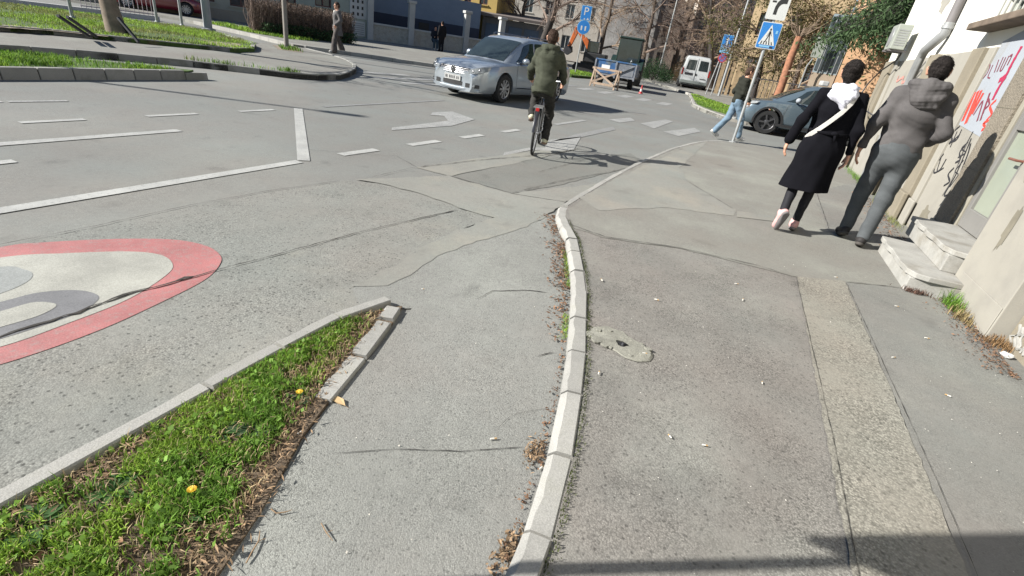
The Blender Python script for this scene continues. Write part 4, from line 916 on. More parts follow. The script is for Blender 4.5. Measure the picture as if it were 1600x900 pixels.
mg.loft([[(-.03, -y if False else y*1.0, z), (0, y*1.03, z+.012), (.03, y, z)] for y, z in mgp], cap=False, closed=False).build('mudguard', M_bframe, bk, smooth=60)
MB().box((0, -.1, .73), (.13, .34, .012)).bar((.05, 0, .34), (.055, -.08, .725), .008).bar((-.05, 0, .34), (-.055, -.08, .725), .008).build('rack', M_metal, bk)
MB().box((0, -.28, .7), (.05, .025, .045)).build('rear_light', M_reflr, bk, bevel=.006)

cy = thing('person', 'cyclist in olive green hooded jacket riding away from the camera', 'person', BLOC, BRZ); cy.scale = (.94,)*3
J = dict(pel=(0, .2, 1.0), wai=(0, .24, 1.15), che=(0, .32, 1.34), nec=(0, .38, 1.5), hea=(0, .42, 1.65), shL=(-.162, .36, 1.43), shR=(.162, .36, 1.43), elL=(-.25, .4, 1.19), elR=(.25, .39, 1.17), wrL=(-.262, .58, 1.06), wrR=(.265, .57, 1.05), hdL=(.06, 1, -.35), hdR=(-.06, 1, -.35),
         hiL=(-.09, .22, .97), hiR=(.09, .22, .97), knL=(-.14, .62, .83), knR=(.13, .52, .56), anL=(-.13, .33, .54), anR=(.13, .4, .2), toL=(-.145, .47, .485), toR=(.145, .55, .155))
J = {k: V3(*v) for k, v in J.items()}
fg = Figure(cy, J, .0095, 1.0); fg.lo[1] -= .1; fg.body(.92); fg.hair(M_hairb, 0, 'short', -.004)
M_olive = cloth('jacket olive', (.046, .05, .035), .85, .3)
F = fg.f(); torso(F, J, .022, .06, .97); F.cone((0, .2, 1.02), (0, .16, .9), .148, .158, .05, .85)
for n in 'LR': arm(F, J, n, .016, .035, 1., .96)
F.wrinkle(.009, 28, 13); F.cut((0, .2, .86), (0, -.35, -.94)); F.cut(J['nec']+V3(0, 0, .01), (0, .3, 1)); jk = fg.put(F, 'jacket', M_olive)
F = fg.f(J['nec']-.32, J['nec']+.3); c_ = J['nec']
for i in range(16):
    a0, a1 = i*2*math.pi/16, (i+1)*2*math.pi/16; q = lambda a: c_+V3(math.cos(a)*.105, math.sin(a)*.09-.012, .005-.02*math.sin(a)); F.cone(q(a0), q(a1), .04, .04, .03)
F.ell(c_+V3(0, -.115, -.06), (.14, .06, .08), .05); F.wrinkle(.008, 50, 4); me = F.mesh('hood'); me.materials.append(M_olive); link('hood', me, jk)
F = fg.f(); [leg(F, J, n, .014, .03, .98, .97, .01) for n in 'LR']; F.cone(J['pel']+V3(0, 0, -.02), J['pel']+V3(0, .02, .05), .148, .14, .04, .9); F.wrinkle(.008, 42, 6)
fg.put(F, 'trousers', cloth('trousers dark olive', (.03, .029, .027))); fg.shoes(cloth('trainer pale yellow', (.45, .44, .33)), mat('sole brown', (.16, .11, .08), rough=.8))

# ================================================================== VEHICLES
M_chrome = mat('chrome', (.3, .3, .31), rough=.3, metal=1., var=.02)
M_cglass = mat('car glass', (.02, .028, .03), rough=.03, var=.2, spec=.8)
M_trim = mat('black trim', (.02, .02, .021), rough=.55)
M_lamp = mat('lamp glass', (.2, .21, .21), rough=.06, var=.35, vscale=14, coat=.8)
M_rlamp = mat('rear lamp', (.28, .015, .012), rough=.12, coat=.6)
M_plate = mat('number plate', (.36, .36, .35), rough=.5, var=.05)
M_plint = mat('plate lettering', (.03, .03, .035), rough=.6)
M_rimm = mat('alloy', (.36, .36, .37), rough=.3, metal=.7)
M_rimd = mat('alloy dark', (.09, .09, .095), rough=.35, metal=.6)
M_seat = mat('car seats', (.04, .04, .042), rough=.8)
def carpaint(name, c, metal=.35): return mat(name, c, rough=.28, metal=metal, var=.03, coat=.9, spec=.5)
def interp(tab, x):
    xs = [t[0] for t in tab]
    out = []
    for j in range(1, len(tab[0])): out.append(float(np.interp(x, xs, [t[j] for t in tab])))
    return out
def smooth_tab(tab, n=44):
    xs = np.linspace(tab[0][0], tab[-1][0], n); cols = [np.interp(xs, [t[0] for t in tab], [t[j] for t in tab]) for j in range(1, len(tab[0]))]
    for c in cols:
        for _ in range(2): c[1:-1] = (c[:-2]+2*c[1:-1]+c[2:])/4
    return xs, cols
def make_wheel(par, x, y, r_, wd, rim, spokes=10, side=1):
    ty = MB().lathe([(r_*.66, -wd/2), (r_*.93, -wd/2), (r_, -wd/2+.03), (r_, wd/2-.03), (r_*.93, wd/2), (r_*.66, wd/2)], 28, 'Y', (x, y, r_), cap=False).build('wheel', M_tyre, par, smooth=40)
    s = side
    MB().lathe([(r_*.67, s*(wd/2-.002)), (r_*.64, s*(wd/2-.05)), (.01, s*(wd/2-.055))], 24, 'Y', (x, y, r_), cap=False).build('rim_barrel', M_trim, ty, smooth=40)
    mb = MB().lathe([(.05, s*(wd/2-.01)), (.07, s*(wd/2-.02)), (.07, s*(wd/2-.05))], 14, 'Y', (x, y, r_))
    for k in range(spokes):
        a = 2*math.pi*k/spokes; c_, s_ = math.cos(a), math.sin(a); p = lambda q, t, yy: (x+q*c_-t*s_, y+s*(wd/2-yy), r_+q*s_+t*c_)
        mb.add([p(.05, -.018, .012), p(.05, .018, .012), p(r_*.655, .026, .006), p(r_*.655, -.026, .006), p(.05, -.018, .04), p(.05, .018, .04), p(r_*.655, .026, .035), p(r_*.655, -.026, .035)],
               [(0, 1, 2, 3), (0, 3, 7, 4), (1, 5, 6, 2), (2, 6, 7, 3)])
    mb.lathe([(r_*.675, s*(wd/2+.001)), (r_*.62, s*(wd/2-.012))], 28, 'Y', (x, y, r_), cap=False)
    mb.build('rim', rim, ty, smooth=40)
def make_car(root, paintm, body, roof, belt, wheels, r_, zb=.19, rim=M_rimm, spokes=10, clad=None, glass_side=(), wb_in=.06, wsx=(0, 0), rwx=(0, 0)):
    """body rows: x, half width, z top edge; roof rows: x, half width at belt, half width at top, z top"""
    xs, (hw, zt) = smooth_tab(body)
    rings = []
    for x, w_, z in zip(xs, hw, zt):
        h = z-zb
        half = [(w_*.55, zb), (w_*.9, zb+.01), (w_*.985, zb+.09), (w_, zb+.22*h+.05), (w_*1.0, zb+.5*h), (w_*.985, zb+.76*h), (w_*.955, z-.055), (w_*.9, z-.018), (w_*.78, z), (w_*.4, z+.018), (0, z+.024)]
        rings.append([(x, y, zz) for y, zz in half] + [(x, -y, zz) for y, zz in half[-2::-1]])
    m = MB().loft(rings).mesh('body')
    bm = bmesh.new(); bm.from_mesh(m); bmesh.ops.recalc_face_normals(bm, faces=bm.faces); bm.to_mesh(m); bm.free()
    cutm = MB()
    for wx in wheels: cutm.lathe([(r_*1.14, -1.3), (r_*1.14, 1.3)], 30, 'Y', (wx, 0, r_*1.02))
    cm_ = cutm.mesh('cut'); bm = bmesh.new(); bm.from_mesh(cm_); bmesh.ops.recalc_face_normals(bm, faces=bm.faces); bm.to_mesh(cm_); bm.free()
    o1 = link('b', m); o2 = link('c', cm_); md = o1.modifiers.new('x', 'BOOLEAN'); md.operation = 'DIFFERENCE'; md.object = o2; md.solver = 'EXACT'
    dg = bpy.context.evaluated_depsgraph_get(); m2 = bpy.data.meshes.new_from_object(o1.evaluated_get(dg))
    bpy.data.objects.remove(o1); bpy.data.objects.remove(o2)
    m2.materials.clear(); m2.materials.append(paintm); smooth_mesh(m2, 38); bo = link('body', m2, root)
    MB().bb(wheels[1]-.5, wheels[0]+.5, -hw.max()*.8, hw.max()*.8, zb+.02, zb+.3).build('underbody', M_trim, root)
    # cabin
    rx, (wb, wt, zr) = smooth_tab(roof, 40)
    bz = lambda x: interp(belt, x)[0]
    rings = []
    for x, a, b_, z in zip(rx, wb, wt, zr):
        zb_ = bz(x)-.05; z = max(z, zb_+.02)
        half = [(a, zb_), (a+(b_-a)*.5+.012, (zb_+z)/2), (b_+.012, z-.05*min(1, (z-zb_)*3)), (b_*.93, z-.012*min(1, (z-zb_)*3)), (b_*.5, z+.008), (0, z+.012)]
        rings.append([(x, y, zz) for y, zz in half] + [(x, -y, zz) for y, zz in half[-2::-1]])
    cab = MB().loft(rings).build('cabin', paintm, root, smooth=40)
    def sidept(x, z, s, off=.008):
        a, b_, zt_ = interp(list(zip(rx, wb, wt, zr)), x); zb_ = bz(x)-.05; t = min(1, max(0, (z-zb_)/(zt_-zb_)))
        bul = .012*(1-abs(2*t-1))
        return (x, s*(a+(b_-a)*t+bul+off), z)
    for s in (1, -1):
        for (x0, x1, q0, q1) in glass_side:                      # x range at the belt, x range at the top
            mb = MB(); n = 10; g_ = []
            for i in range(n+1):
                t = i/n; col = []
                for j in range(5):
                    u = j/4; x = (x0+(x1-x0)*t)*(1-u)+(q0+(q1-q0)*t)*u
                    ztop = interp(list(zip(rx, zr)), x)[0]-.085; z = bz(x)+.025+(max(ztop, bz(x)+.03)-bz(x)-.025)*u
                    col.append(sidept(x, z, s))
                g_.append(col)
            mb.loft(g_, cap=False, closed=False).build('side_window', M_cglass, cab, smooth=True)
    for nm, (xa, xb) in (('windscreen', wsx), ('rear_window', rwx)):
        if xa == xb: continue
        g_ = []
        for i in range(9):
            x = xa+(xb-xa)*i/8; a, b_, z = interp(list(zip(rx, wb, wt, zr)), x); d = interp(list(zip(rx, zr)), x+.02)[0]-interp(list(zip(rx, zr)), x-.02)[0]
            n = Vector((-d, 0, .04)).normalized()*.016
            g_.append([(x+n.x, b_*.97*k, z+n.z+.004-.02*abs(k)**3) for k in np.linspace(-1, 1, 9)])
        MB().loft(g_, cap=False, closed=False).build(nm, M_cglass, cab, smooth=True)
    for wx in wheels:
        for s in (1, -1): make_wheel(root, wx, s*(hw.max()-.115), r_, .2, rim, spokes, s)
    if clad:
        for wx in wheels:
            for s in (1, -1):
                g_ = []
                for a in range(-8, 189, 14):
                    c_, s_ = math.cos(R(a)), math.sin(R(a)); g_.append([(wx+q*c_, s*(hw.max()+yy), r_*1.02+q*s_) for q, yy in ((r_*1.11, -.02), (r_*1.12, .012), (r_*1.27, .01), (r_*1.29, -.012))])
                MB().loft(g_, cap=False, closed=False).build('arch_trim', clad, root, smooth=50)
    return bo, cab
def mirror_pair(root, m, x, y, z):
    for s in (1, -1):
        o = MB().ell((x, s*(y+.1), z), (.075, .11, .072), 12, 8).build('door_mirror', m, root, smooth=True)
        MB().ell((x-.025, s*(y+.1), z), (.058, .095, .055), 12, 8).build('mirror_glass', M_cglass, o, smooth=True)
        MB().box((x+.01, s*(y-.0), z-.06), (.05, .12, .03)).build('mirror_foot', M_trim, o)
def seam(root, pts, wd=.007):
    return MB().tube(pts, wd/2, 4).build('door_seam', M_trim, root)

# ---- silver estate car coming towards us
ps = thing('car', 'silver estate car with roof rails driving towards the camera behind the cyclist', 'car', (-6.36, 13.25, 0), math.atan2(-.985, -.17)); ps.scale = (.94, .97, 1.03)
SIL = carpaint('silver paint', (.34, .375, .41), .5)
body = [(-2.38, .62, .72), (-2.36, .74, .84), (-2.25, .84, .94), (-1.9, .885, .97), (-1.2, .905, .965), (0, .91, .945), (.75, .905, .925), (1.05, .9, .905), (1.5, .89, .87), (1.9, .87, .82), (2.1, .845, .785), (2.22, .81, .755), (2.31, .76, .72), (2.36, .7, .66), (2.385, .62, .6)]
roof = [(-2.2, .76, .6, .96), (-2.0, .8, .62, 1.3), (-1.8, .82, .63, 1.42), (-1.2, .83, .645, 1.475), (-.4, .835, .65, 1.495), (.2, .83, .64, 1.47), (.5, .825, .62, 1.36), (.85, .81, .62, 1.16), (1.22, .77, .64, .9)]
belt = [(-2.4, .96), (-1.2, .95), (0, .935), (.75, .92), (1.3, .87)]
bo, cab = make_car(ps, SIL, body, roof, belt, (1.355, -1.355), .325, glass_side=((.02, .83, -.02, .42), (-.92, -.06, -.92, -.1), (-1.85, -1.0, -1.7, -1.0)), wsx=(.42, 1.18), rwx=(-2.12, -1.95))
mirror_pair(ps, SIL, .62, .86, .98)
for s in (1, -1):
    MB().tube([(.1, s*.585, 1.5), (0, s*.585, 1.535), (-1.5, s*.575, 1.53), (-1.65, s*.57, 1.47)], .016, 6).build('roof_rail', M_chrome, ps, smooth=50)
    ho = MB().loft([[(2.385, s*.47, .665), (2.395, s*.47, .59), (2.3, s*.47, .62)], [(2.33, s*.63, .715), (2.375, s*.64, .6), (2.2, s*.63, .65)], [(2.2, s*.775, .765), (2.29, s*.79, .635), (2.1, s*.75, .7)], [(1.98, s*.86, .785), (2.06, s*.872, .7), (1.95, s*.8, .73)]], cap=True, closed=True).build('headlight', M_lamp, ps, smooth=50)
    for q, z, xx in ((.6, .655, 2.365), (.73, .69, 2.285)): MB().ell((xx-.015, s*q, z-.01), (.03, .038, .032), 10, 7).build('lamp_reflector', M_chrome, ho, smooth=True)
    MB().loft([[(2.4, s*.42, .38), (2.4, s*.42, .29)], [(2.38, s*.6, .385), (2.38, s*.6, .29)], [(2.27, s*.77, .37), (2.27, s*.77, .3)]], cap=False, closed=False).build('fog_lamp_recess', M_trim, ps)
    MB().ell((2.345, s*.62, .335), (.03, .07, .028), 10, 7).build('fog_lamp', M_lamp, ps, smooth=True)
    seam(ps, [(.86, s*.916, .3), (.88, s*.916, .6), (.83, s*.87, .915)]); seam(ps, [(-.1, s*.918, .27), (-.1, s*.918, .6), (-.08, s*.87, .935)])
    MB().box((.05, s*.922, .76), (.2, .03, .035)).build('door_handle', SIL, ps, bevel=.01); MB().box((-.85, s*.918, .77), (.2, .03, .035)).build('door_handle', SIL, ps, bevel=.01)
    seam(ps, [(.8, s*.905, .36), (0, s*.918, .35), (-.9, s*.905, .36)], .02)
gx = lambda y, o=0.: 2.398+o-.045*(abs(y)/.47)**2
for k in range(4): MB().tube([(gx(y, .006), y, .565+k*.036) for y in np.linspace(-.45, .45, 9)], .0065, 6).build('grille_bar', M_chrome, ps, smooth=50)
MB().loft([[(gx(y), y, .545), (gx(y, -.012), y, .69), (2.25, y, .69), (2.25, y, .545)] for y in np.linspace(-.46, .46, 9)]).build('grille', M_trim, ps)
MB().loft([[(gx(y, .008), y, .3), (gx(y, .008), y, .39), (2.2, y, .39), (2.2, y, .3)] for y in np.linspace(-.42, .42, 9)]).build('lower_grille', M_trim, ps)
MB().loft([[(2.425-.16*(abs(y)/.76)**2.5, y, .215), (2.43-.16*(abs(y)/.76)**2.5, y, .27), (2.1, y, .27), (2.1, y, .215)] for y in np.linspace(-.76, .76, 13)]).build('bumper_lip', SIL, ps, bevel=.01)
npl = MB().box((2.41, 0, .455), (.012, .52, .115), rot=Matrix.Rotation(.06, 3, 'Y')).build('number_plate', M_plate, ps)
for k, y in enumerate((.2, .15, .06, .01, -.04, -.09, -.17, -.21)): MB().box((2.418, y, .455), (.003, .03 if k % 3 else .018, .06)).build('plate_character', M_plint, npl)
em = MB().lathe([(.075, 0), (.075, .015), (.06, .016), (.06, .008)], 24, 'X', (2.4, 0, .635)).build('emblem', M_chrome, ps, smooth=40)
MB().bar((2.417, .028, .69), (2.417, .0, .64), .012).bar((2.417, -.028, .69), (2.417, 0, .64), .012).bar((2.417, .052, .66), (2.417, .025, .585), .012).bar((2.417, .025, .585), (2.417, 0, .63), .012).bar((2.417, -.052, .66), (2.417, -.025, .585), .012).bar((2.417, -.025, .585), (2.417, 0, .63), .012).build('emblem_letters', M_chrome, em)
MB().tube([(1.17, .55, .905), (1.05, .1, .99)], .01, 5).build('wiper', M_trim, ps); MB().tube([(1.17, .0, .915), (1.05, -.45, .975)], .01, 5).build('wiper', M_trim, ps)
# ---- blue-grey crossover nosing out of the side street
BG = carpaint('blue grey paint', (.1, .135, .16), .4)
bc = thing('car', 'blue-grey hatchback taxi waiting at the side street behind the woman', 'car', (1.62, 18.55, 0), math.atan2(-.13, -.99))
body = [(-2.1, .62, .78), (-2.05, .76, .92), (-1.9, .85, 1.0), (-1.2, .89, 1.02), (0, .9, 1.0), (.7, .9, .985), (1.1, .89, .97), (1.55, .87, .93), (1.9, .82, .84), (2.08, .73, .74), (2.16, .6, .64)]
roof = [(-2.0, .74, .58, 1.0), (-1.75, .78, .6, 1.25), (-1.4, .8, .62, 1.42), (-.8, .82, .63, 1.52), (-.1, .825, .635, 1.545), (.35, .82, .62, 1.49), (.7, .81, .61, 1.33), (1.05, .78, .62, 1.13), (1.32, .74, .62, .95)]
belt = [(-2.1, 1.06), (-1.2, 1.02), (0, .99), (.8, .975), (1.4, .95)]
make_car(bc, BG, body, roof, belt, (1.31, -1.3), .345, zb=.24, rim=M_rimd, spokes=5, clad=M_trim, glass_side=((.05, .95, .0, .5), (-.85, -.05, -.8, -.08), (-1.5, -.95, -1.25, -.9)), wsx=(.55, 1.22), rwx=(-1.95, -1.5))
mirror_pair(bc, M_panelw, .68, .86, 1.07)
for s in (1, -1):
    MB().loft([[(2.06, s*.45, .8), (2.1, s*.45, .74)], [(1.93, s*.72, .86), (1.99, s*.74, .76)], [(1.68, s*.84, .89), (1.76, s*.86, .82)]], cap=False, closed=False).build('headlight', M_lamp, bc, smooth=50)
    MB().loft([[(1.1, s*.915, .28), (1.1, s*.915, .36)], [(0, s*.925, .28), (0, s*.925, .36)], [(-1.1, s*.915, .28), (-1.1, s*.915, .36)]], cap=False, closed=False).build('sill_trim', M_trim, bc)
    seam(bc, [(.9, s*.905, .35), (.95, s*.907, .7), (.85, s*.87, .97)]); seam(bc, [(-.05, s*.912, .33), (-.05, s*.912, .7), (-.03, s*.87, .99)])
    MB().box((.1, s*.918, .83), (.2, .03, .035)).build('door_handle', M_chrome, bc, bevel=.01); MB().box((-.78, s*.912, .84), (.2, .03, .035)).build('door_handle', M_chrome, bc, bevel=.01)
MB().loft([[(2.2-.2*(abs(y)/.7)**2, y, .3), (2.19-.2*(abs(y)/.7)**2, y, .48), (2.0, y, .48), (2.0, y, .3)] for y in np.linspace(-.7, .7, 9)]).build('bumper_trim', M_trim, bc, bevel=.01)
MB().prism([(.1, -.2), (.1, .2), (-.1, .2), (-.1, -.2)], 1.562, 1.7).build('roof_sign', M_plate, bc, bevel=.03)
# ---- white van parked on the corner pavement, seen from behind
WV = carpaint('white van paint', (.5, .52, .52), 0.)
vn = thing('van', 'white panel van with twin rear doors parked on the right corner', 'van', (-5.3, 45.2, 0), math.atan2(.985, -.17)); vn.scale = (1.06,)*3
def van():
    secs = []
    tab = [(-2.55, .93, .35, 2.12), (-2.5, .98, .33, 2.2), (-1, 1.0, .3, 2.26), (.9, 1.0, .3, 2.25), (1.3, .99, .3, 2.12), (1.75, .97, .3, 1.6), (1.95, .96, .3, 1.28), (2.5, .9, .32, 1.05), (2.75, .8, .36, .8)]
    xs, (hw, z0, z1) = smooth_tab(tab, 30)
    for x, w_, a, z in zip(xs, hw, z0, z1):
        h = z-a; half = [(w_*.9, a), (w_, a+.15*h), (w_*1.01, a+.4*h), (w_*.97, a+.6*h), (w_*.87, a+.93*h), (w_*.74, z), (0, z+.03)]
        secs.append([(x, y, zz) for y, zz in half] + [(x, -y, zz) for y, zz in half[-2::-1]])
    MB().loft(secs).build('body', WV, vn, smooth=35)
    for s in (1, -1):
        dr_ = MB().add([(-2.585, s*.03, .62), (-2.585, s*.9, .62), (-2.57, s*.78, 2.08), (-2.575, s*.03, 2.1), (-2.56, s*.03, .62), (-2.56, s*.9, .62), (-2.545, s*.78, 2.08), (-2.55, s*.03, 2.1)], [(0, 1, 2, 3), (4, 7, 6, 5), (0, 4, 5, 1), (1, 5, 6, 2), (2, 6, 7, 3), (3, 7, 4, 0)]).build('rear_door', WV, vn, bevel=.015)
        MB().add([(-2.595, s*.12, 1.32), (-2.592, s*.74, 1.32), (-2.582, s*.68, 1.95), (-2.585, s*.12, 1.97)], [(0, 1, 2, 3)]).build('window', M_cglass, dr_)
        MB().bb(-2.6, -2.5, s*.93-.05, s*.93+.05, .95, 1.4).build('rear_lamp', M_rlamp, vn, bevel=.02)
        for x0, x1 in ((-2.2, -1.0), (-.85, .35), (.5, 1.25)): MB().add([(x0, s*1.0, 1.38), (x1, s*1.0, 1.38), (x1 if x1 < 1 else 1.05, s*.92, 1.95), (x0, s*.92, 1.95)], [(0, 1, 2, 3)]).build('side_window', M_cglass, vn)
        for wx in (-1.55, 1.75): make_wheel(vn, wx, s*.9, .33, .22, M_rimd, 6, s)
    MB().bb(-2.68, -2.45, -.95, .95, .42, .62).build('bumper', mat('bumper grey', (.16, .18, .17), rough=.6), vn, bevel=.03)
    MB().bb(-2.605, -2.59, .2, .75, .98, 1.12).build('number_plate', M_plint, vn); MB().lathe([(.07, -.02), (.07, 0)], 14, 'X', (-2.59, -.02, 1.05)).build('door_lock', M_trim, vn)
    MB().bb(-2.61, -2.588, -.75, -.35, .8, .84).build('badge', M_chrome, vn)
    MB().bb(-2.55, 1.4, -.85, .85, .25, .5).build('underbody', M_trim, vn)
van()
# ---- red car parked by the houses on the far left, behind the railing
RD = carpaint('red paint', (.17, .012, .02), .1)
rc = thing('car', 'dark red car parked beside the cream house on the far left', 'car', (-29.6, 18.7, .12), math.atan2(.8, .6))
body = [(-2.0, .6, .75), (-1.95, .74, .88), (-1.8, .82, .95), (-1, .86, .97), (0, .87, .95), (.7, .86, .93), (1.3, .85, .88), (1.8, .78, .76), (2.0, .6, .62)]
roof = [(-1.9, .72, .56, .95), (-1.6, .76, .58, 1.3), (-1.0, .79, .6, 1.44), (-.1, .8, .61, 1.46), (.5, .79, .6, 1.3), (1.15, .74, .6, .9)]
make_car(rc, RD, body, roof, [(-2, .98), (0, .95), (1.2, .9)], (1.25, -1.25), .31, glass_side=((.0, .8, -.02, .4), (-.85, -.08, -.8, -.1)), wsx=(.5, 1.05), rwx=(-1.85, -1.65))
mirror_pair(rc, RD, .6, .82, .98)
# ---- blue farm trailer hitched behind a green tractor
BT = mat('trailer blue', (.035, .1, .23), rough=.5, var=.25, vscale=4, col2=(.12, .15, .18), c2scale=3); BTg = mat('trailer weathered', (.17, .18, .2), rough=.7, var=.3, vscale=4)
tr = thing('trailer', 'blue farm trailer parked behind the wooden trestle near the zebra crossing', 'trailer', (-7.25, 28.6, 0), R(8))
MB().bb(-1.0, 1.0, -1.35, 1.35, .52, .6).build('bed', BTg, tr)
for s in (-1, 1): MB().bb(s*1.0-.025, s*1.0+.025, -1.35, 1.35, .6, 1.22).build('side_board', BT, tr, bevel=.01)
MB().bb(-.96, .02, -1.37, -1.33, .62, 1.2).build('tail_board', BT, tr, bevel=.01); MB().bb(.06, .96, -1.37, -1.33, .62, 1.2).build('tail_board', BTg, tr, bevel=.01)
MB().bb(-.96, .96, 1.33, 1.37, .62, 1.2).build('front_board', BT, tr, bevel=.01)
MB().bb(-1.06, 1.06, -1.4, -1.34, 1.2, 1.27).build('top_rail', BT, tr, bevel=.01)
for x in (-1.04, .04, 1.04): MB().bb(x-.04, x+.04, -1.42, -1.37, .45, 1.22).build('post', BTg, tr, bevel=.008)
MB().bar((.1, -1.4, .66), (.98, -1.4, 1.16), .05).build('brace', BTg, tr)
MB().bb(-.5, .5, -1.2, 1.9, .4, .52).build('chassis', M_trim, tr); MB().tube([(0, 1.9, .46), (0, 2.9, .5)], .06, 8).build('drawbar', M_trim, tr, smooth=40)
MB().tube([(-.95, -.1, .38), (.95, -.1, .38)], .05, 8).build('axle', M_trim, tr)
for s in (-1, 1):
    wl = MB().lathe([(.2, -.13), (.36, -.13), (.4, -.09), (.4, .09), (.36, .13), (.2, .13)], 24, 'X', (s*.82, -.1, .4)).build('wheel', M_tyre, tr, smooth=40); MB().lathe([(.2, -.12), (.2, .12)], 18, 'X', (s*.82, -.1, .4)).build('rim', BTg, wl)
GT = mat('tractor green', (.012, .026, .02), rough=.4, var=.15, coat=.3)
tt = thing('tractor', 'dark green tractor with a glazed cab standing in front of the blue trailer', 'tractor', (-7.95, 33.4, 0), R(8))
cabf = MB()
for x in (-.68, .68):
    for y in (-.7, .62): cabf.tube([(x, y, .95), (x*.92, y*.93, 2.5)], .045, 6)
cb_ = cabf.build('cab_frame', GT, tt, smooth=40)
MB().prism([(-.74, -.76), (.74, -.76), (.74, .7), (-.74, .7)], 2.5, 2.62).build('cab_roof', GT, tt, bevel=.05)
for a in ((-.62, .62, -.72, -.7), (-.62, .62, .6, .62)): MB().bb(a[0], a[1], a[2], a[3], 1.0, 2.48).build('pane', M_cglass, cb_)
for x in (-.67, .65): MB().bb(x, x+.02, -.66, .58, 1.0, 2.48).build('pane', M_cglass, cb_)
MB().bb(-.3, .3, .0, .3, 1.1, 1.9).build('seat', M_seat, tt, bevel=.05)
MB().bb(-.42, .42, .7, 2.5, .75, 1.4).build('bonnet', GT, tt, bevel=.08); MB().bb(-.35, .35, -.6, 2.3, .45, .95).build('chassis', M_trim, tt, bevel=.03)
for s in (-1, 1):
    MB().loft([[(s*.55, -.1+.82*math.cos(R(a)), .75+.82*math.sin(R(a))), (s*.98, -.1+.82*math.cos(R(a)), .75+.82*math.sin(R(a)))] for a in range(10, 171, 16)], cap=False, closed=False).build('mudguard', GT, tt, smooth=60)
    for x, y, r_, wd in ((s*.8, -.1, .72, .4), (s*.7, 2.05, .42, .28)):
        wl = MB().lathe([(r_*.5, -wd/2), (r_*.92, -wd/2), (r_, -wd/2+.05), (r_, wd/2-.05), (r_*.92, wd/2), (r_*.5, wd/2)], 26, 'X', (x, y, r_)).build('wheel', M_tyre, tt, smooth=40); MB().lathe([(r_*.5, -wd*.3), (r_*.5, wd*.3)], 18, 'X', (x, y, r_)).build('rim', BTg, wl)
# ---- orange loader arm of a digger
OR = mat('digger orange', (.42, .1, .022), rough=.5, var=.2, vscale=3)
ex = thing('excavator', 'orange digger with folded boom behind the round blue sign', 'excavator', (-13.3, 40.6, 0), R(10)); ex.scale = (.86,)*3
def bm_(pts, w0, w1, name):
    (ax, az), (bx, bz_) = pts; d = Vector((bx-ax, bz_-az)).normalized(); n = Vector((-d.y, d.x))
    q = [(ax+n.x*w0, az+n.y*w0), (bx+n.x*w1, bz_+n.y*w1), (bx-n.x*w1, bz_-n.y*w1), (ax-n.x*w0, az-n.y*w0)]
    return MB().add([(x, -.16, z) for x, z in q]+[(x, .16, z) for x, z in q], [(0, 1, 2, 3), (7, 6, 5, 4)]+[(i, i+4, (i+1) % 4+4, (i+1) % 4) for i in range(4)]).build(name, OR, ex, bevel=.03)
bm_([(.9, 1.6), (-.1, 2.75)], .26, .2, 'boom'); bm_([(-.15, 2.7), (-.95, 3.55)], .16, .2, 'dipper'); bm_([(-.85, 3.5), (-1.35, 1.9)], .22, .14, 'stick')
MB().loft([[(-1.7, y, 1.9), (-1.1, y, 1.95), (-1.0, y, 1.5), (-1.4, y, 1.2), (-1.8, y, 1.4)] for y in (-.35, .35)]).build('bucket', M_iron, ex)
MB().bb(.2, 2.2, -.9, .9, .9, 1.7).build('engine_housing', M_trim, ex, bevel=.08); MB().bb(.4, 1.4, -.8, .1, 1.7, 2.6).build('cab', M_cglass, ex, bevel=.06)
for s in (-1, 1): MB().loft([[(-.6+2.6*t, s*.75+q, .35+.35*h) for t, h in ((0, -.3), (.06, -.95), (.94, -.95), (1, -.3), (1, .4), (.94, 1), (.06, 1), (0, .4))] for q in (-.2, .2)]).build('track', M_tyre, ex)
MB().bb(0, 2, -.6, .6, .5, .9).build('turntable', M_trim, ex)

# ================================================================== STREET FURNITURE
M_post = mat('galvanised post', (.3, .31, .31), rough=.5, metal=.35, var=.15, vscale=6)
M_signw = mat('sign white', (.46, .47, .46), rough=.45, var=.05); M_signb = mat('sign blue', (.02, .15, .42), rough=.4, var=.06); M_signk = mat('sign black', (.02, .02, .02), rough=.5)
M_signlb = mat('sign pale blue', (.16, .34, .5), rough=.45); M_signr = mat('sign red', (.35, .03, .03), rough=.45)
def plate(par, cx, cz, w_, h_, y, m, name, d=.006, bev=.03, parent2=None):
    r_ = min(bev, w_/3, h_/3); pts = []
    for sx, sz, a0 in ((1, 1, 0), (-1, 1, 90), (-1, -1, 180), (1, -1, 270)):
        for k in range(5): a = R(a0+k*22.5); pts.append((cx+sx*(w_/2-r_)+r_*math.cos(a), cz+sz*(h_/2-r_)+r_*math.sin(a)))
    n = len(pts)
    return MB().add([(x, y, z) for x, z in pts]+[(x, y+d, z) for x, z in pts], [tuple(range(n)), tuple(range(2*n-1, n-1, -1))]+[(i, (i+1) % n, n+(i+1) % n, n+i) for i in range(n)]).build(name, m, parent2 or par)
def flat(par, polys, y, m, name):
    o = None
    for pl in polys: o = MB().add([(x, y, z) for x, z in pl], [tuple(range(len(pl)))]).build(name, m, par)
    return o
def glyph(par, txt, size, cx, cz, y, m, name='lettering'):
    me = text_mesh(txt, size, .001); me.transform(Matrix.Translation((cx, y, cz)) @ Matrix.Rotation(R(90), 4, 'X')); me.materials.clear(); me.materials.append(m); return link(name, me, par)
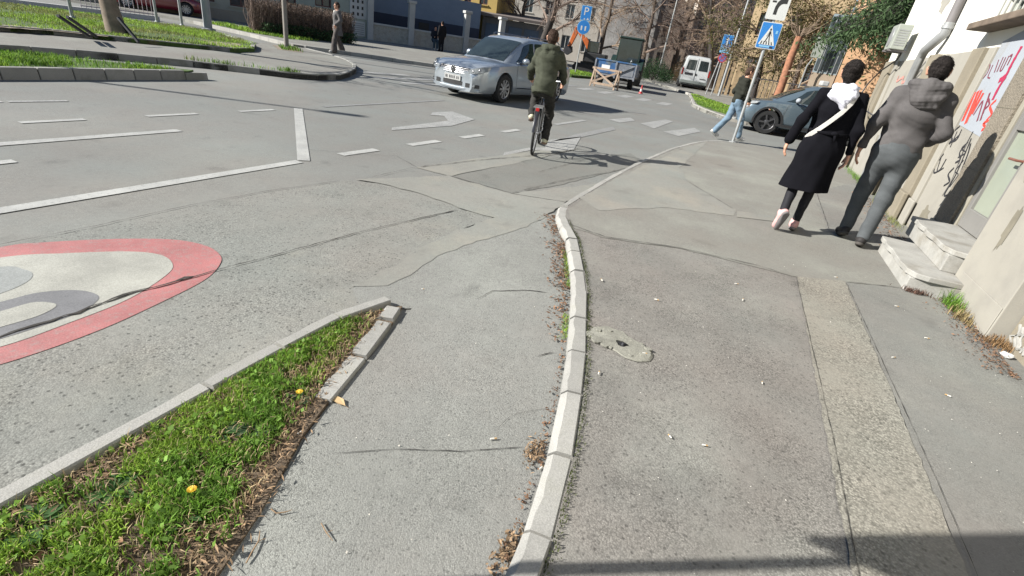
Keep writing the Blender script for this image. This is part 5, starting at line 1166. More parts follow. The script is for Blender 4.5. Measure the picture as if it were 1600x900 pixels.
# pedestrian crossing sign with a bent-priority plate on top
sg = thing('road_sign', 'pedestrian crossing sign below a white bent-priority plate on the corner pole', 'road sign', (-.23, 13.13, .06), R(6))
MB().tube([(0, 0, 0), (0, 0, 3.5)], .032, 10).build('pole', M_post, sg, smooth=50); MB().lathe([(.09, 0), (.09, .012), (.05, .02)], 12).build('base', M_post, sg)
KX, KZ = .66, .78                                                    # plate proportions
def sq(pl, cz): return [(x*KX, cz+(z-2.36)*KZ) for x, z in pl]
CZ = 2.26
p1_ = plate(sg, 0, CZ, .62*KX, .66*KZ, -.05, M_signw, 'crossing_plate'); plate(sg, 0, CZ, .58*KX, .62*KZ, -.054, M_signb, 'blue_field', .003, .02, p1_)
flat(p1_, [sq([(-.25, 2.13), (.25, 2.13), (0, 2.63)], CZ)], -.057, M_signw, 'triangle')
flat(p1_, [sq([(-.19+k*.085, 2.14), (-.155+k*.085, 2.14), (-.14+k*.07, 2.22), (-.165+k*.07, 2.22)], CZ) for k in range(5)], -.0585, M_signk, 'stripe')
flat(p1_, [sq([(-.025, 2.36), (.03, 2.36), (.035, 2.47), (-.02, 2.47)], CZ)], -.0592, M_signk, 'walker_torso')
for pl in ([(-.022, 2.36), (.004, 2.36), (-.05, 2.2), (-.08, 2.2)], [(.004, 2.36), (.03, 2.36), (.075, 2.2), (.047, 2.2)]): flat(p1_, [sq(pl, CZ)], -.0592, M_signk, 'walker_leg')
for pl in ([(-.02, 2.46), (-.03, 2.43), (-.07, 2.34), (-.055, 2.335)], [(.03, 2.46), (.035, 2.42), (.07, 2.35), (.08, 2.36)]): flat(p1_, [sq(pl, CZ)], -.0592, M_signk, 'walker_arm')
flat(p1_, [sq([(.005+.028*math.cos(a), 2.51+.03*math.sin(a)) for a in [k*math.pi/6 for k in range(12)]], CZ)], -.0592, M_signk, 'walker_head')
for pl, m_ in (([(.17, 2.42), (.235, 2.42), (.235, 2.5), (.17, 2.5)], M_signlb), ([(-.2, 2.07), (.12, 2.07), (.12, 2.115), (-.2, 2.115)], M_signlb), ([(.13, 2.06), (.22, 2.06), (.22, 2.1), (.13, 2.1)], M_signk)): flat(p1_, [sq(pl, CZ)], -.0574, m_, 'sticker')
CP = CZ+.57
p2_ = plate(sg, 0, CP, .6*KX, .68*KZ, -.05, M_signw, 'priority_plate')
def sp(pl): return [(x*KX, CP+(z-3.06)*KZ) for x, z in pl]
flat(p2_, [sp([(-.1, 2.84), (.0, 2.84), (.0, 2.98), (.02, 3.04), (.06, 3.09), (.12, 3.11), (.22, 3.115), (.22, 3.24), (.1, 3.23), (.0, 3.2), (-.06, 3.13), (-.095, 3.02)])], -.0525, M_signk, 'priority_road')
for pl in ([(-.22, 3.12), (-.1, 3.12), (-.1, 3.165), (-.22, 3.165)], [(-.02, 3.3), (.03, 3.3), (.03, 3.37), (-.02, 3.37)]): flat(p2_, [sp(pl)], -.0525, M_signk, 'side_road')
for z in (2.24, 2.8): MB().bb(-.1, .1, -.043, .035, z, z+.04).build('clamp', M_post, sg)
# parking sign with a round blue sign below
pg = thing('road_sign', 'blue parking sign above a round blue sign on a slim pole by the grass', 'road sign', (-11.06, 32.93, .0), R(14))
MB().tube([(0, 0, 0), (0, 0, 4.0)], .035, 8).build('pole', M_post, pg, smooth=50)
a_ = plate(pg, 0, 3.55, .62, .8, -.05, M_signlb, 'parking_plate'); plate(pg, 0, 3.55, .56, .74, -.054, M_signb, 'blue_field', .003, .02, a_); glyph(a_, 'P', .62, 0, 3.62, -.058, M_signw)
flat(a_, [[(.08, 3.2), (.16, 3.32), (.24, 3.2)]], -.0575, M_signw, 'sticker'); flat(a_, [[(-.1, 3.2), (.02, 3.2), (-.04, 3.28)]], -.0575, M_signw, 'sticker')
def disc(par, cz, rad, y, m, name, parent2=None): return MB().add([(rad*math.cos(k*math.pi/14), y, cz+rad*math.sin(k*math.pi/14)) for k in range(28)]+[(rad*math.cos(k*math.pi/14), y+.005, cz+rad*math.sin(k*math.pi/14)) for k in range(28)], [tuple(range(28)), tuple(range(55, 27, -1))]+[(i, (i+1) % 28, 28+(i+1) % 28, 28+i) for i in range(28)]).build(name, m, parent2 or par)
d_ = disc(pg, 2.78, .4, -.05, M_signlb, 'round_plate'); disc(pg, 2.78, .37, -.054, M_signb, 'blue_field', d_)
for sx in (-.12, .12): flat(d_, [[(sx-.04, 2.6), (sx+.04, 2.6), (sx+.05, 2.85), (sx-.05, 2.85)]], -.0575, M_signw, 'figure')
# one-way arrow sign and no-stopping sign beside the van
og = thing('road_sign', 'blue arrow sign above a round no-stopping sign in front of the white van', 'road sign', (-2.86, 36.9, .1), R(4))
MB().tube([(0, 0, 0), (0, 0, 3.6)], .04, 8).build('pole', M_post, og, smooth=50); MB().tube([(-.35, .1, 0), (-.02, .1, 3.4)], .035, 8).build('pole', M_post, og, smooth=50)
a_ = plate(og, 0, 3.2, .62, .72, -.05, M_signlb, 'arrow_plate'); plate(og, 0, 3.2, .56, .66, -.054, M_signb, 'blue_field', .003, .02, a_)
flat(a_, [[(-.04, 2.96), (.04, 2.96), (.04, 3.28), (.12, 3.28), (0, 3.44), (-.12, 3.28), (-.04, 3.28)]], -.0575, M_signw, 'arrow')
plate(og, 0, 2.68, .6, .28, -.05, M_signlb, 'sub_plate')
d_ = disc(og, 2.25, .27, -.05, M_signr, 'no_stopping_plate'); disc(og, 2.25, .22, -.054, mat('sign violet blue', (.1, .1, .25), rough=.5), 'blue_field', d_)
for sgn in (-1, 1): flat(d_, [[(-.16*sgn-.03, 2.09), (-.16*sgn+.03, 2.09), (.16*sgn+.03, 2.41), (.16*sgn-.03, 2.41)]], -.0575, M_signr, 'bar')
def lamp_post(label, loc, h, r_, arm_, rz=0):
    t = thing('lamp_post', label, 'lamp post', loc, rz); MB().tube([(0, 0, 0), (0, 0, h*.5), (0, 0, h)], [r_, r_*.8, r_*.6], 10).build('pole', M_post, t, smooth=50)
    MB().tube([(0, 0, h-.05), (arm_*.4, 0, h+.3), (arm_, 0, h+.4)], r_*.5, 6).build('arm', M_post, t, smooth=50); MB().box((arm_+.2, 0, h+.4), (.6, .2, .1)).build('lantern', M_post, t, bevel=.03)
lamp_post('tall grey lamp post rising behind the arrow sign', (-2.45, 37.9, .1), 8.5, .09, -1.6); lamp_post('thin lamp post between the blue trailer and the white van', (-9.6, 54, .1), 9, .09, 1.5)
def post(label, loc, h, r_, m=M_post, lean=(0, 0)):
    t = thing('pole', label, 'pole', loc); MB().tube([(0, 0, 0), (lean[0], lean[1], h)], [r_, r_*.9], 8).build('shaft', m, t, smooth=50); MB().lathe([(r_*1.8, 0), (r_*1.8, .05), (r_*1.1, .08)], 10).build('foot', m, t); return t
post('slim pole at the tip of the traffic island near the hedge', (-14.55, 13.2, .11), 4.2, .075, mat('pole brown grey', (.2, .18, .16), rough=.7))
post('pale thin pole on the grass left of the leaning tree', (-18.1, 8.95, .19), 3.2, .045); post('pale pole on the grass just right of the leaning tree', (-19.7, 12.3, .19), 3.2, .045); post('pale pole between the tree and the thick grey pole', (-19.2, 12.85, .19), 3.2, .045)
post('thick grey pole on the grass end in front of the red car', (-18.6, 13.4, .19), 5, .14, mat('pole grey', (.25, .26, .27), rough=.6))
post('dark bollard at the left end of the far verge', (-10.9, 4.18, .12), .5, .08, M_iron)
lamp_post('tall lamp post left of the frame whose shadow lies across the road', (-16.6, -.35, .15), 6.6, .08, 1.0, R(32))
# the unseen neighbour that throws the shadow across the near pavement
ns = thing('road_sign', 'rectangular road sign on a post in the near verge, seen by its shadow', 'road sign', (-1.52, .085, 0))
MB().tube([(0, 0, 0), (0, 0, 2.75)], .022, 10).build('pole', M_post, ns, smooth=50); plate(ns, .07, 2.25, .6, .9, -.04, M_signw, 'plate'); plate(ns, .07, 2.25, .54, .84, -.044, M_signb, 'field', .003, .02)
# wooden trestle barrier
WD = mat('raw timber', (.27, .2, .145), rough=.8, var=.25, vscale=8)
bt = thing('barrier', 'wooden trestle barrier with crossed braces by the zebra crossing', 'barrier', (-6.95, 25.4, 0), R(-6))
for x in (-.62, .62):
    for s in (-1, 1): MB().bar((x, s*.28, 0), (x, s*.05, .86), .07, .05).build('leg', WD, bt)
MB().bar((-.75, 0, .84), (.75, 0, .84), .1, .09).build('top_rail', WD, bt); MB().bar((-.66, -.25, .18), (.66, -.25, .18), .05, .1).build('bottom_rail', WD, bt)
MB().bar((-.6, -.28, .2), (.6, -.1, .78), .04, .08).build('brace', WD, bt); MB().bar((.6, -.3, .2), (-.6, -.12, .78), .04, .08).build('brace', WD, bt); MB().box((-.1, -.02, .96), (.42, .03, .16)).build('notice', M_signw, bt)
for i, (x, y, l_) in enumerate(((-5.35, 26.6, 'small red and white cone just right of the wooden trestle'),)):
    t = thing('traffic_cone', l_, 'cone', (x, y, 0)); MB().lathe([(.12, 0), (.11, .03), (.08, .03), (.05, .25), (.022, .4)], 12).build('cone_body', M_signr, t, smooth=40); MB().lathe([(.071, .1), (.056, .22)], 12, cap=False).build('band', M_signw, t, smooth=40)

# ================================================================== TREES
M_bark = mat('bark', (.09, .07, .055), rough=.95, var=.3, vscale=8, bump=.8, bscale=25, bdist=.02); M_barkd = mat('bark dark', (.045, .038, .034), rough=.95, var=.3, vscale=8)
M_twig = mat('twigs brown', (.17, .125, .1), rough=.95, var=.2, vscale=1.5); M_twig2 = mat('twigs tan', (.21, .155, .11), rough=.95, var=.2, vscale=1.5)
M_barkr = mat('bark red brown', (.26, .12, .07), rough=.95, var=.3, vscale=8, bump=.8, bscale=25)
def leafmat(name, c, isl=.4): 
    m = mat(name, c, rough=.7, var=.25, vscale=1.2, island=isl, spec=.25); b = m.node_tree.nodes['Principled BSDF']; t = m.node_tree; tr_ = t.nodes.new('ShaderNodeBsdfTranslucent'); mx = t.nodes.new('ShaderNodeMixShader'); mx.inputs[0].default_value = .35
    src = b.inputs['Base Color'].links[0].from_socket; t.links.new(src, tr_.inputs[0]); t.links.new(b.outputs[0], mx.inputs[1]); t.links.new(tr_.outputs[0], mx.inputs[2]); t.links.new(mx.outputs[0], t.nodes['Material Output'].inputs[0]); return m
def leaves(name, pts, size, m, parent, seed=0, asp=.45, up=.3, kind=None):
    q = np.random.default_rng(seed); pts = np.asarray(pts, float); n = len(pts)
    d = q.normal(size=(n, 3)); d[:, 2] += up; d /= np.linalg.norm(d, axis=1)[:, None]
    e = np.cross(d, q.normal(size=(n, 3))); e /= np.linalg.norm(e, axis=1)[:, None]+1e-9
    s = size*q.uniform(.6, 1.35, (n, 1)); a = pts; b = pts+d*s*.5+e*s*asp*.5; c = pts+d*s; f = pts+d*s*.5-e*s*asp*.5
    V = np.stack([a, b, c, f], 1).reshape(-1, 3)
    me = bpy.data.meshes.new(name); me.vertices.add(len(V)); me.vertices.foreach_set('co', V.astype(np.float32).ravel())
    me.loops.add(n*4); me.loops.foreach_set('vertex_index', np.arange(n*4, dtype=np.int32)); me.polygons.add(n); me.polygons.foreach_set('loop_start', np.arange(0, n*4, 4, dtype=np.int32))
    me.update(calc_edges=True); me.materials.append(m); o = link(name, me, parent)
    if kind: o['kind'] = kind
    return o
def tree(name, label, loc, h=8., r0=.2, seed=1, lean=(0, 0), first=.28, limbs=7, sub=(5, 5, 6), droop=.0, twig=M_twig, bark=M_bark, leaf=None, nleaf=0, lsize=.12, group=None, spread=1., tr=1.):
    q = random.Random(seed); t = thing(name, label, 'tree', loc, 0, group); T = MB(); Cn = MB(); tips = []
    def grow(mb, p, d, L, r_, n, k, wob):
        pts = [p]; rad = [r_]; dd = d.copy()
        for i in range(k):
            dd = (dd+Vector((q.uniform(-1, 1), q.uniform(-1, 1), q.uniform(-1, 1)))*wob).normalized(); p = p+dd*L/k; pts.append(p); rad.append(max(r_*(1-.8*(i+1)/k), .002))
        mb.tube(pts, rad, n, cap=n > 4); return pts
    tp = [Vector((0, 0, -.1))]; rr = [r0*1.25]; k = 7
    for i in range(1, k+1):
        f = i/k; tp.append(Vector((lean[0]*f+q.uniform(-1, 1)*.06*h*.1, lean[1]*f+q.uniform(-1, 1)*.06*h*.1, h*.8*f))); rr.append(r0*(1-.72*f))
    T.tube(tp, rr, 10); trunk = T.build('trunk', bark, t, smooth=60)
    for a in range(limbs):
        f = first+(1-first)*(a+q.random()*.6)/limbs; x = f*k; i = min(int(x), k-1); p = tp[i].lerp(tp[i+1], x-i)
        an = a*2.4+q.uniform(-.5, .5); el = q.uniform(.25, .8)
        d = Vector((math.cos(an)*math.cos(el), math.sin(an)*math.cos(el), math.sin(el)-droop)).normalized(); L = h*.45*(1.05-.45*f)*spread
        l1 = grow(Cn, p, d, L, r0*.42*(1.1-.6*f), 6, 5, .16)
        for b in range(sub[0]):
            p2 = l1[q.randint(1, 5)]; d2 = (d+Vector((q.uniform(-1, 1), q.uniform(-1, 1), q.uniform(-.7, .9)-droop))*.9).normalized(); l2 = grow(Cn, p2, d2, L*q.uniform(.4, .65), r0*.14, 4, 4, .2)
            for c in range(sub[1]):
                p3 = l2[q.randint(1, 4)]; d3 = (d2+Vector((q.uniform(-1, 1), q.uniform(-1, 1), q.uniform(-.9, .8)-droop*1.5))).normalized(); l3 = grow(Cn, p3, d3, L*q.uniform(.2, .38), .016*tr, 3, 3, .22); tips.append(l3[-1]); tips.append(l3[1])
                for e in range(sub[2]):
                    p4 = l3[q.randint(0, 3)]; d4 = (d3+Vector((q.uniform(-1, 1), q.uniform(-1, 1), q.uniform(-1, .7)-droop*2))).normalized(); l4 = grow(Cn, p4, d4, L*q.uniform(.1, .22), .008*tr, 3, 2, .2); tips.append(l4[-1])
    Cn.build('crown', twig, t, fixn=False)
    if leaf:
        qq = np.random.default_rng(seed); P0 = np.array([tips[i] for i in qq.integers(0, len(tips), nleaf)])+qq.normal(size=(nleaf, 3))*lsize*1.6; leaves('foliage', P0, lsize, leaf, t, seed)
    return t
G_ = 'bare trees along the far street'
tree('bare_tree', 'big dark forked bare tree above the cyclist and silver car', (-16.2, 38.5, .1), 9, .36, 3, (1.6, 0), .22, 8, (6, 6, 7), .1, M_twig, M_barkd, group=G_, tr=1.1)
tree('bare_tree', 'bare tree over the grey garage behind the silver car', (-20.6, 44, .1), 8.5, .25, 5, (.4, 0), .25, 8, (6, 6, 7), .15, M_twig, group=G_, tr=1.15)
tree('bare_tree', 'bare tree just left of the parking sign', (-14.8, 50, .1), 10, .28, 8, (.3, 0), .22, 8, (6, 6, 6), .1, M_twig2, group=G_, tr=1.25)
tree('bare_tree', 'bare tree right of the grey tower behind the trailer', (-12.2, 58, .1), 11, .3, 9, (-.3, 0), .2, 9, (6, 6, 6), .12, M_twig, group=G_, tr=1.4)
tree('bare_tree', 'slim bare tree behind the thin lamp post', (-9.7, 62, .1), 11, .26, 12, (.5, 0), .18, 9, (6, 6, 6), .15, M_twig, group=G_, tr=1.4)
tree('bare_tree', 'bare tree with dense brown twigs above the white van', (-6.6, 60, .1), 11, .3, 14, (-.5, 0), .16, 9, (6, 6, 7), .18, M_twig, group=G_, tr=1.4)
tree('bare_tree', 'dark leaning bare tree between the van and the arrow sign', (-4.3, 52, .1), 10, .3, 17, (-2.4, 0), .25, 8, (6, 6, 6), .1, M_twig2, M_barkd, group=G_, tr=1.25)
tree('bare_tree', 'bare tree right of the arrow sign over the board fence', (-1.9, 54, .1), 10, .22, 21, (.5, 0), .2, 8, (6, 6, 6), .12, M_twig2, group=G_, tr=1.25)
lf_ol = leafmat('leaf olive', (.085, .085, .03)); lf_con = leafmat('conifer green', (.06, .1, .042), .4)
tree('leafy_tree', 'olive green tree behind the crossing sign', (-.3, 33, .1), 6.6, .2, 25, (-.5, 0), .25, 8, (5, 5, 4), .08, M_twig, M_barkd, lf_ol, 9000, .13, tr=1.3)
tree('leafy_tree', 'brownish thin-leaved tree between the crossing sign and the peach house', (1.35, 32, .1), 6.4, .16, 27, (.2, 0), .2, 8, (5, 5, 4), .1, M_twig2, M_bark, leafmat('leaf brown green', (.11, .09, .04)), 7000, .12, tr=1.3)
# pollarded reddish trunk
pt = thing('pollarded_trunk', 'cut red-brown tree trunk behind the blue-grey car', 'tree', (.72, 27.5, .1)); MB().tube([(0, 0, 0), (.04, 0, 1.2), (.0, 0, 2.4), (.05, 0, 3.3)], [.2, .17, .16, .15], 10).build('trunk', M_barkr, pt, smooth=60)
cr_ = MB(); q = random.Random(4)
for k in range(22):
    a = q.uniform(0, 6.28); cr_.tube([(.05, 0, 3.2), (.05+.4*math.cos(a), .4*math.sin(a), 3.5+q.uniform(0, .3)), (.05+.9*math.cos(a), .9*math.sin(a), 4.0+q.uniform(-.6, .8))], [.03, .018, .006], 4)
cr_.tube([(.05, -.1, 1.9), (.5, -.3, 1.95), (.8, -.3, 2.2)], [.03, .025, .01], 5); cr_.build('crown', M_twig2, pt)
# conifer leaning over the peach house
def conifer(label, loc, h, r_, seed, z0):
    q = np.random.default_rng(seed); t = thing('conifer', label, 'tree', loc); MB().tube([(0, 0, 0), (0, 0, h)], [.24, .03], 8).build('trunk', M_barkd, t, smooth=60); pts = []; br = MB()
    for k in range(420):
        z = z0+(h-z0)*q.random()**1.7; L = r_*(1-(z-z0)/(h-z0)*.85)*q.uniform(.6, 1.1); a = q.uniform(0, 6.283); e = Vector((math.cos(a)*L, math.sin(a)*L, -L*.28-.25)); br.tube([(0, 0, z), (e.x*.5, e.y*.5, z+e.z*.25+.08), (e.x, e.y, z+e.z)], [.03, .018, .005], 4)
        for j in range(130):
            f = q.uniform(.15, 1.02); hang = q.exponential(.22); pts.append((e.x*f+q.normal()*.13, e.y*f+q.normal()*.13, z+e.z*f**1.6-hang+.05))
    br.build('branches', M_barkd, t); leaves('crown', pts, .17, lf_con, t, seed, .3, -.9); return t
conifer('dark green drooping conifer over the peach house beside the corner building', (4.7, 24.2, .1), 8.5, 3.7, 31, 4.2)
tree('street_tree', 'leaning tree trunk on the grass island at upper left', (-14.75, 8.2, .19), 7.5, .19, 41, (-.75, -.1), .45, 7, (5, 5, 5), 0, M_twig, mat('bark grey brown', (.19, .15, .115), rough=.95, var=.3, vscale=7, bump=.8, bscale=20))
def guard(label, pts, loc):
    t = thing('tree_guard', label, 'tree guard', loc)
    for a, b_ in pts: MB().bar(a, b_, .05).build('bar', M_iron, t)
guard('black slanted metal tree guard left of the leaning trunk', (((0, 0, 0), (.5, -.72, .38)), ((.12, .1, 0), (.62, -.62, .38))), (-13.6, 6.95, .2))
guard('black slanted metal tree guard right of the leaning trunk', (((0, 0, 0), (-.6, .0, .42)), ((-1.6, .75, 0), (-1.2, .35, .36))), (-12.95, 7.6, .2))
# ================================================================== HEDGE
hg = thing('hedge', 'clipped brown bare hedge along the pale green house', 'hedge', (-20.2, 19.2, .1), math.atan2(.96, .28))
q = random.Random(8); hb_ = MB()
for k in range(1700):
    x = q.uniform(-2.2, 2.6); y = q.uniform(-.55, .55); p = Vector((x, y*.4, 0)); pts = [p]
    for j in range(4): p = p+Vector((q.uniform(-.12, .12), (y-p.y)*.3+q.uniform(-.1, .1), q.uniform(.2, .42))); p.z = min(p.z, 1.38+q.uniform(-.03, .05)); pts.append(Vector(p))
    hb_.tube(pts, [.013, .011, .009, .008, .006], 3, cap=False)
hb_.build('twigs', M_twig, hg, fixn=False)
qq = np.random.default_rng(3); n_ = 9000
leaves('dry_leaves', np.stack([qq.uniform(-2.2, 2.6, n_), qq.uniform(-.55, .55, n_), qq.uniform(.15, 1.4, n_)], 1), .07, leafmat('hedge leaf', (.07, .05, .035)), hg, 4)
n_ = 2500; leaves('green_leaves', np.stack([qq.uniform(-2., 2.6, n_), qq.uniform(-.75, -.2, n_), qq.uniform(.0, .5, n_)], 1), .1, leafmat('hedge undergrowth', (.04, .08, .03)), hg, 5)
def bush(label, loc, rx, rz, m, seed, n=2500, sz=.12, group=None):
    t = thing('bush', label, 'bush', loc, 0, group); q = np.random.default_rng(seed); d = q.normal(size=(n, 3)); d /= np.linalg.norm(d, axis=1)[:, None]; rad = q.uniform(.45, 1.05, (n, 1)); P0 = d*rad*np.array([rx, rx, rz]); P0[:, 2] = np.abs(P0[:, 2])
    st = MB()
    for k in range(14): a = k*.9; st.tube([(0, 0, 0), (rx*.3*math.cos(a), rx*.3*math.sin(a), rz*.5), (rx*.6*math.cos(a), rx*.6*math.sin(a), rz*.85)], [.03, .02, .008], 4)
    st.build('stems', M_barkd, t); leaves('foliage', P0, sz, m, t, seed); return t
lf_d = leafmat('bush dark green', (.03, .06, .025))
bush('dark green bush behind the right end of the blue trailer', (-8.6, 46, .1), 1.7, 1.7, lf_d, 51); bush('second dark bush between the trailer and the thin lamp post', (-9.0, 50, .1), 1.5, 1.3, lf_d, 52)
bush('dry brown bush against the pale facade left of the van', (-7.4, 56, .1), 1.5, 2.3, leafmat('bush dry', (.12, .085, .04)), 53); bush('low green shrub behind the board fence', (-.2, 47, .1), 1.2, 2.2, leafmat('bush mid green', (.07, .09, .03)), 54)
bush('climbing shrub on the peach house wall', (5.6, 26.4, .4), .7, 2.6, leafmat('bush wall', (.07, .085, .03)), 55, 900, .14)

# ================================================================== HOUSES
M_tile = mat('roof tile', (.18, .08, .05), rough=.9, var=.25, vscale=3); M_wgl = mat('far window glass', (.05, .06, .07), rough=.1, var=.4, vscale=.7, spec=.7); M_wfr = mat('far window frame', (.4, .4, .38), rough=.7); M_wfrd = mat('far window frame brown', (.12, .06, .05), rough=.7)
def house(name, label, loc, rz, L, D, H, wallm, wins=(), frame=M_wfr, roof=True, plinth=None, cat='house'):
    """local: x along the facade, facade at y = 0 looking to -y"""
    t = thing(name, label, cat, loc, rz); xs = sorted({0., L, *[w_[0] for w_ in wins], *[w_[1] for w_ in wins]}); MB().bb(0, L, .25, D, 0, H).build('wall', wallm, t)
    cols = []
    for a, b_ in zip(xs, xs[1:]):                                        # front skin pieced round the openings
        op = sorted((w_[2], w_[3]) for w_ in wins if w_[0] <= a+1e-6 and w_[1] >= b_-1e-6); z = 0
        for z0, z1 in op+[(H, H)]:
            if z0-z > .01: cols.append((a, b_, z, z0))
            z = z1
    mb = MB(); [mb.bb(a, b_, 0, .25, z0, z1) for a, b_, z0, z1 in cols]; mb.build('facade', wallm, t)
    for x0, x1, z0, z1 in wins:
        f = .07; m = MB(); m.bb(x0, x0+f, .1, .17, z0, z1); m.bb(x1-f, x1, .1, .17, z0, z1); m.bb(x0+f, x1-f, .1, .17, z0, z0+f); m.bb(x0+f, x1-f, .1, .17, z1-f, z1); m.bb((x0+x1)/2-.03, (x0+x1)/2+.03, .1, .17, z0+f, z1-f)
        wo = m.build('window', frame, t); MB().bb(x0+.01, x1-.01, .19, .21, z0+.01, z1-.01).build('pane', M_wgl, wo); MB().bb(x0-.08, x1+.08, -.09, .1, z0-.08, z0-.002).build('sill', wallm, wo)
    if plinth: MB().bb(0, L, -.05, 0, 0, plinth[0]).build('plinth', plinth[1], t)
    if roof: MB().add([(-.4, -.4, H), (L+.4, -.4, H), (L+.4, D+.4, H), (-.4, D+.4, H), (-.4, D/2, H+D*.28), (L+.4, D/2, H+D*.28)], [(0, 1, 5, 4), (2, 3, 4, 5), (0, 4, 3), (1, 2, 5), (0, 3, 2, 1)]).build('roof', M_tile, t)
    return t
def stucco(n, c, v=.1): return mat(n, c, rough=.9, var=v, vscale=.8, fine=.05, fscale=12)
rzL = math.atan2(.88, .476)
house('house', 'cream house with dark red-framed windows behind the red car', (-31.6, 15.9, .1), rzL, 8.9, 7, 5.6, stucco('stucco cream', (.34, .335, .28)), ((1.3, 2.4, 1.0, 2.5), (3.2, 4.3, 1.0, 2.5), (5.0, 6.1, .85, 2.5), (6.85, 8.0, .8, 2.5)), M_wfrd, plinth=(.55, stucco('plinth stone', (.28, .25, .2))))
gh = house('house', 'pale green house wall with notice boards behind the hedge', (-27.35, 23.75, .1), rzL, 6.3, 8, 5.2, stucco('stucco pale green', (.3, .33, .29)), ((.6, 1.5, 1.3, 2.6), (2.6, 3.6, 1.5, 2.7)), M_wfrd)
nb = MB().bb(4.75, 5.85, -.06, 0, 1.15, 2.75).build('notice_board', M_signw, gh)
for c in range(3):
    for r2 in range(4): MB().bb(4.9+c*.3, 5.02+c*.3, -.075, -.061, 1.32+r2*.36, 1.5+r2*.36).build('notice', M_signk, nb)
pl_ = MB().bb(4.9, 5.75, -.05, 0, .15, 1.0).build('poster', M_signw, gh)
for r2 in range(6): MB().bb(4.98, 5.66, -.06, -.051, .25+r2*.12, .29+r2*.12).build('text_line', M_numgrey2, pl_)
# low garden wall with tall square pillars
lw = thing('garden_wall', 'low stone garden wall with tall square concrete pillars and coping', 'wall', (-24.34, 28.98, .1), math.atan2(.8, .6))
M_stn = mat('wall stone pale', (.36, .35, .31), rough=.9, var=.25, vscale=2.5, fine=.15, fscale=12, col2=(.27, .25, .21), c2scale=2.5); M_pilr = stucco('pillar concrete', (.4, .4, .385))
for a in (0., 2.75, 6.8, 9.6):
    MB().bb(a-.19, a+.19, -.22, .16, 0, 2.55).build('pillar', M_pilr, lw, bevel=.02); MB().bb(a-.27, a+.27, -.3, .24, 2.55, 2.72).build('pillar_cap', M_pilr, lw, bevel=.02)
for a, b_ in ((.19, 2.56), (2.94, 6.61), (6.99, 9.41)): MB().bb(a, b_, -.1, .1, 0, .95).build('panel', M_stn, lw, bevel=.01); MB().bb(a, b_, -.17, .17, .95, 1.07).build('coping', M_pilr, lw, bevel=.02)
# blue-grey hall behind the garden wall, then the yellow house and the garages
bh = house('building', 'blue-grey building with dark shaded lower wall behind the garden wall', (-27.2, 31.5, .1), math.atan2(.8, .6), 9.2, 8, 3.5, stucco('stucco blue grey', (.17, .22, .29)), roof=False, plinth=(1.75, stucco('shaded blue base', (.035, .045, .07))), cat='building')  # lower wall is dark navy: the shade there is put into its colour
MB().bb(4.2, 5.0, -.09, -.05, 0, 1.55).build('door', M_trim, bh)
house('house', 'yellow house with brown windows behind the garden wall pillars', (-24.6, 40.3, .1), R(14), 3.2, 7, 6.5, stucco('stucco yellow', (.42, .3, .1)), ((.4, 1.0, 3.6, 5.0), (1.7, 2.4, 3.6, 5.0)), M_wfrd, plinth=(1.0, stucco('yellow base', (.3, .27, .2))))
ga = thing('garage', 'grey garage with blue-grey doors and a dark flat roof', 'garage', (-22.0, 39.8, .1), R(24))
MB().bb(0, 5.0, .3, 5, 0, 2.75).build('wall', stucco('garage grey', (.17, .175, .19)), ga); MB().add([(-.4, -.7, 2.75), (5.4, -.7, 2.75), (5.4, 5.3, 3.3), (-.4, 5.3, 3.3), (-.4, -.7, 2.95), (5.4, -.7, 2.95), (5.4, 5.3, 3.5), (-.4, 5.3, 3.5)], [(0, 1, 2, 3), (4, 5, 6, 7), (0, 1, 5, 4), (1, 2, 6, 5), (2, 3, 7, 6), (3, 0, 4, 7)]).build('roof', stucco('garage roof', (.13, .11, .1)), ga)
for a, b_ in ((.3, 2.0), (2.2, 3.3), (3.5, 4.7)): MB().bb(a, b_, .22, .3, 0, 2.3).build('door', stucco('garage door', (.11, .15, .21)), ga, bevel=.01)
yw = thing('yellow_shed', 'small yellow shed wall right of the garage', 'shed', (-19.0, 43.2, .1), R(20)); MB().bb(0, 2.0, 0, 3, 0, 2.35).build('wall', stucco('shed yellow', (.42, .33, .14)), yw); MB().bb(-.15, 2.15, -.15, 3.15, 2.35, 2.5).build('roof', stucco('shed roof', (.12, .09, .08)), yw)
house('building', 'tall grey rendered building end behind the tractor', (-17.5, 58, .1), R(8), 5.6, 9, 17, mat('grey render streaked', (.2, .195, .19), rough=.9, var=.3, vscale=.9, fine=.2, fscale=5), roof=False, cat='building')
def grid(L, n, z0s, w_=1.1, h_=1.6): return tuple(((i+.5)*L/n-w_/2, (i+.5)*L/n+w_/2, z, z+h_) for i in range(n) for z in z0s)
house('building', 'pale cream building with tall windows behind the bare trees', (-15, 76, .1), R(4), 11, 10, 13, stucco('facade pale cream', (.62, .6, .54)), grid(11, 5, (1.2, 4.6, 8)), plinth=(.9, stucco('facade base', (.25, .24, .22))), cat='building')
house('building', 'terracotta building behind the van and the leaning tree', (-9.6, 68, .1), R(3), 8.4, 10, 12.5, stucco('facade terracotta', (.5, .36, .28)), grid(8.4, 4, (1.3, 4.8, 8.2)), cat='building')
house('building', 'cream grey building far left above the garage roof', (-44, 62, .1), R(15), 24, 10, 14, stucco('facade grey cream', (.36, .33, .29)), grid(24, 9, (1.3, 4.8, 8.2)), cat='building')
house('building', 'ochre building with small windows behind the olive tree', (-2.4, 46.5, .1), R(-4), 6.4, 9, 12, stucco('facade ochre', (.36, .27, .16)), grid(6.4, 3, (1.4, 4.4, 7.4), 1., 1.5), M_wfrd, cat='building')
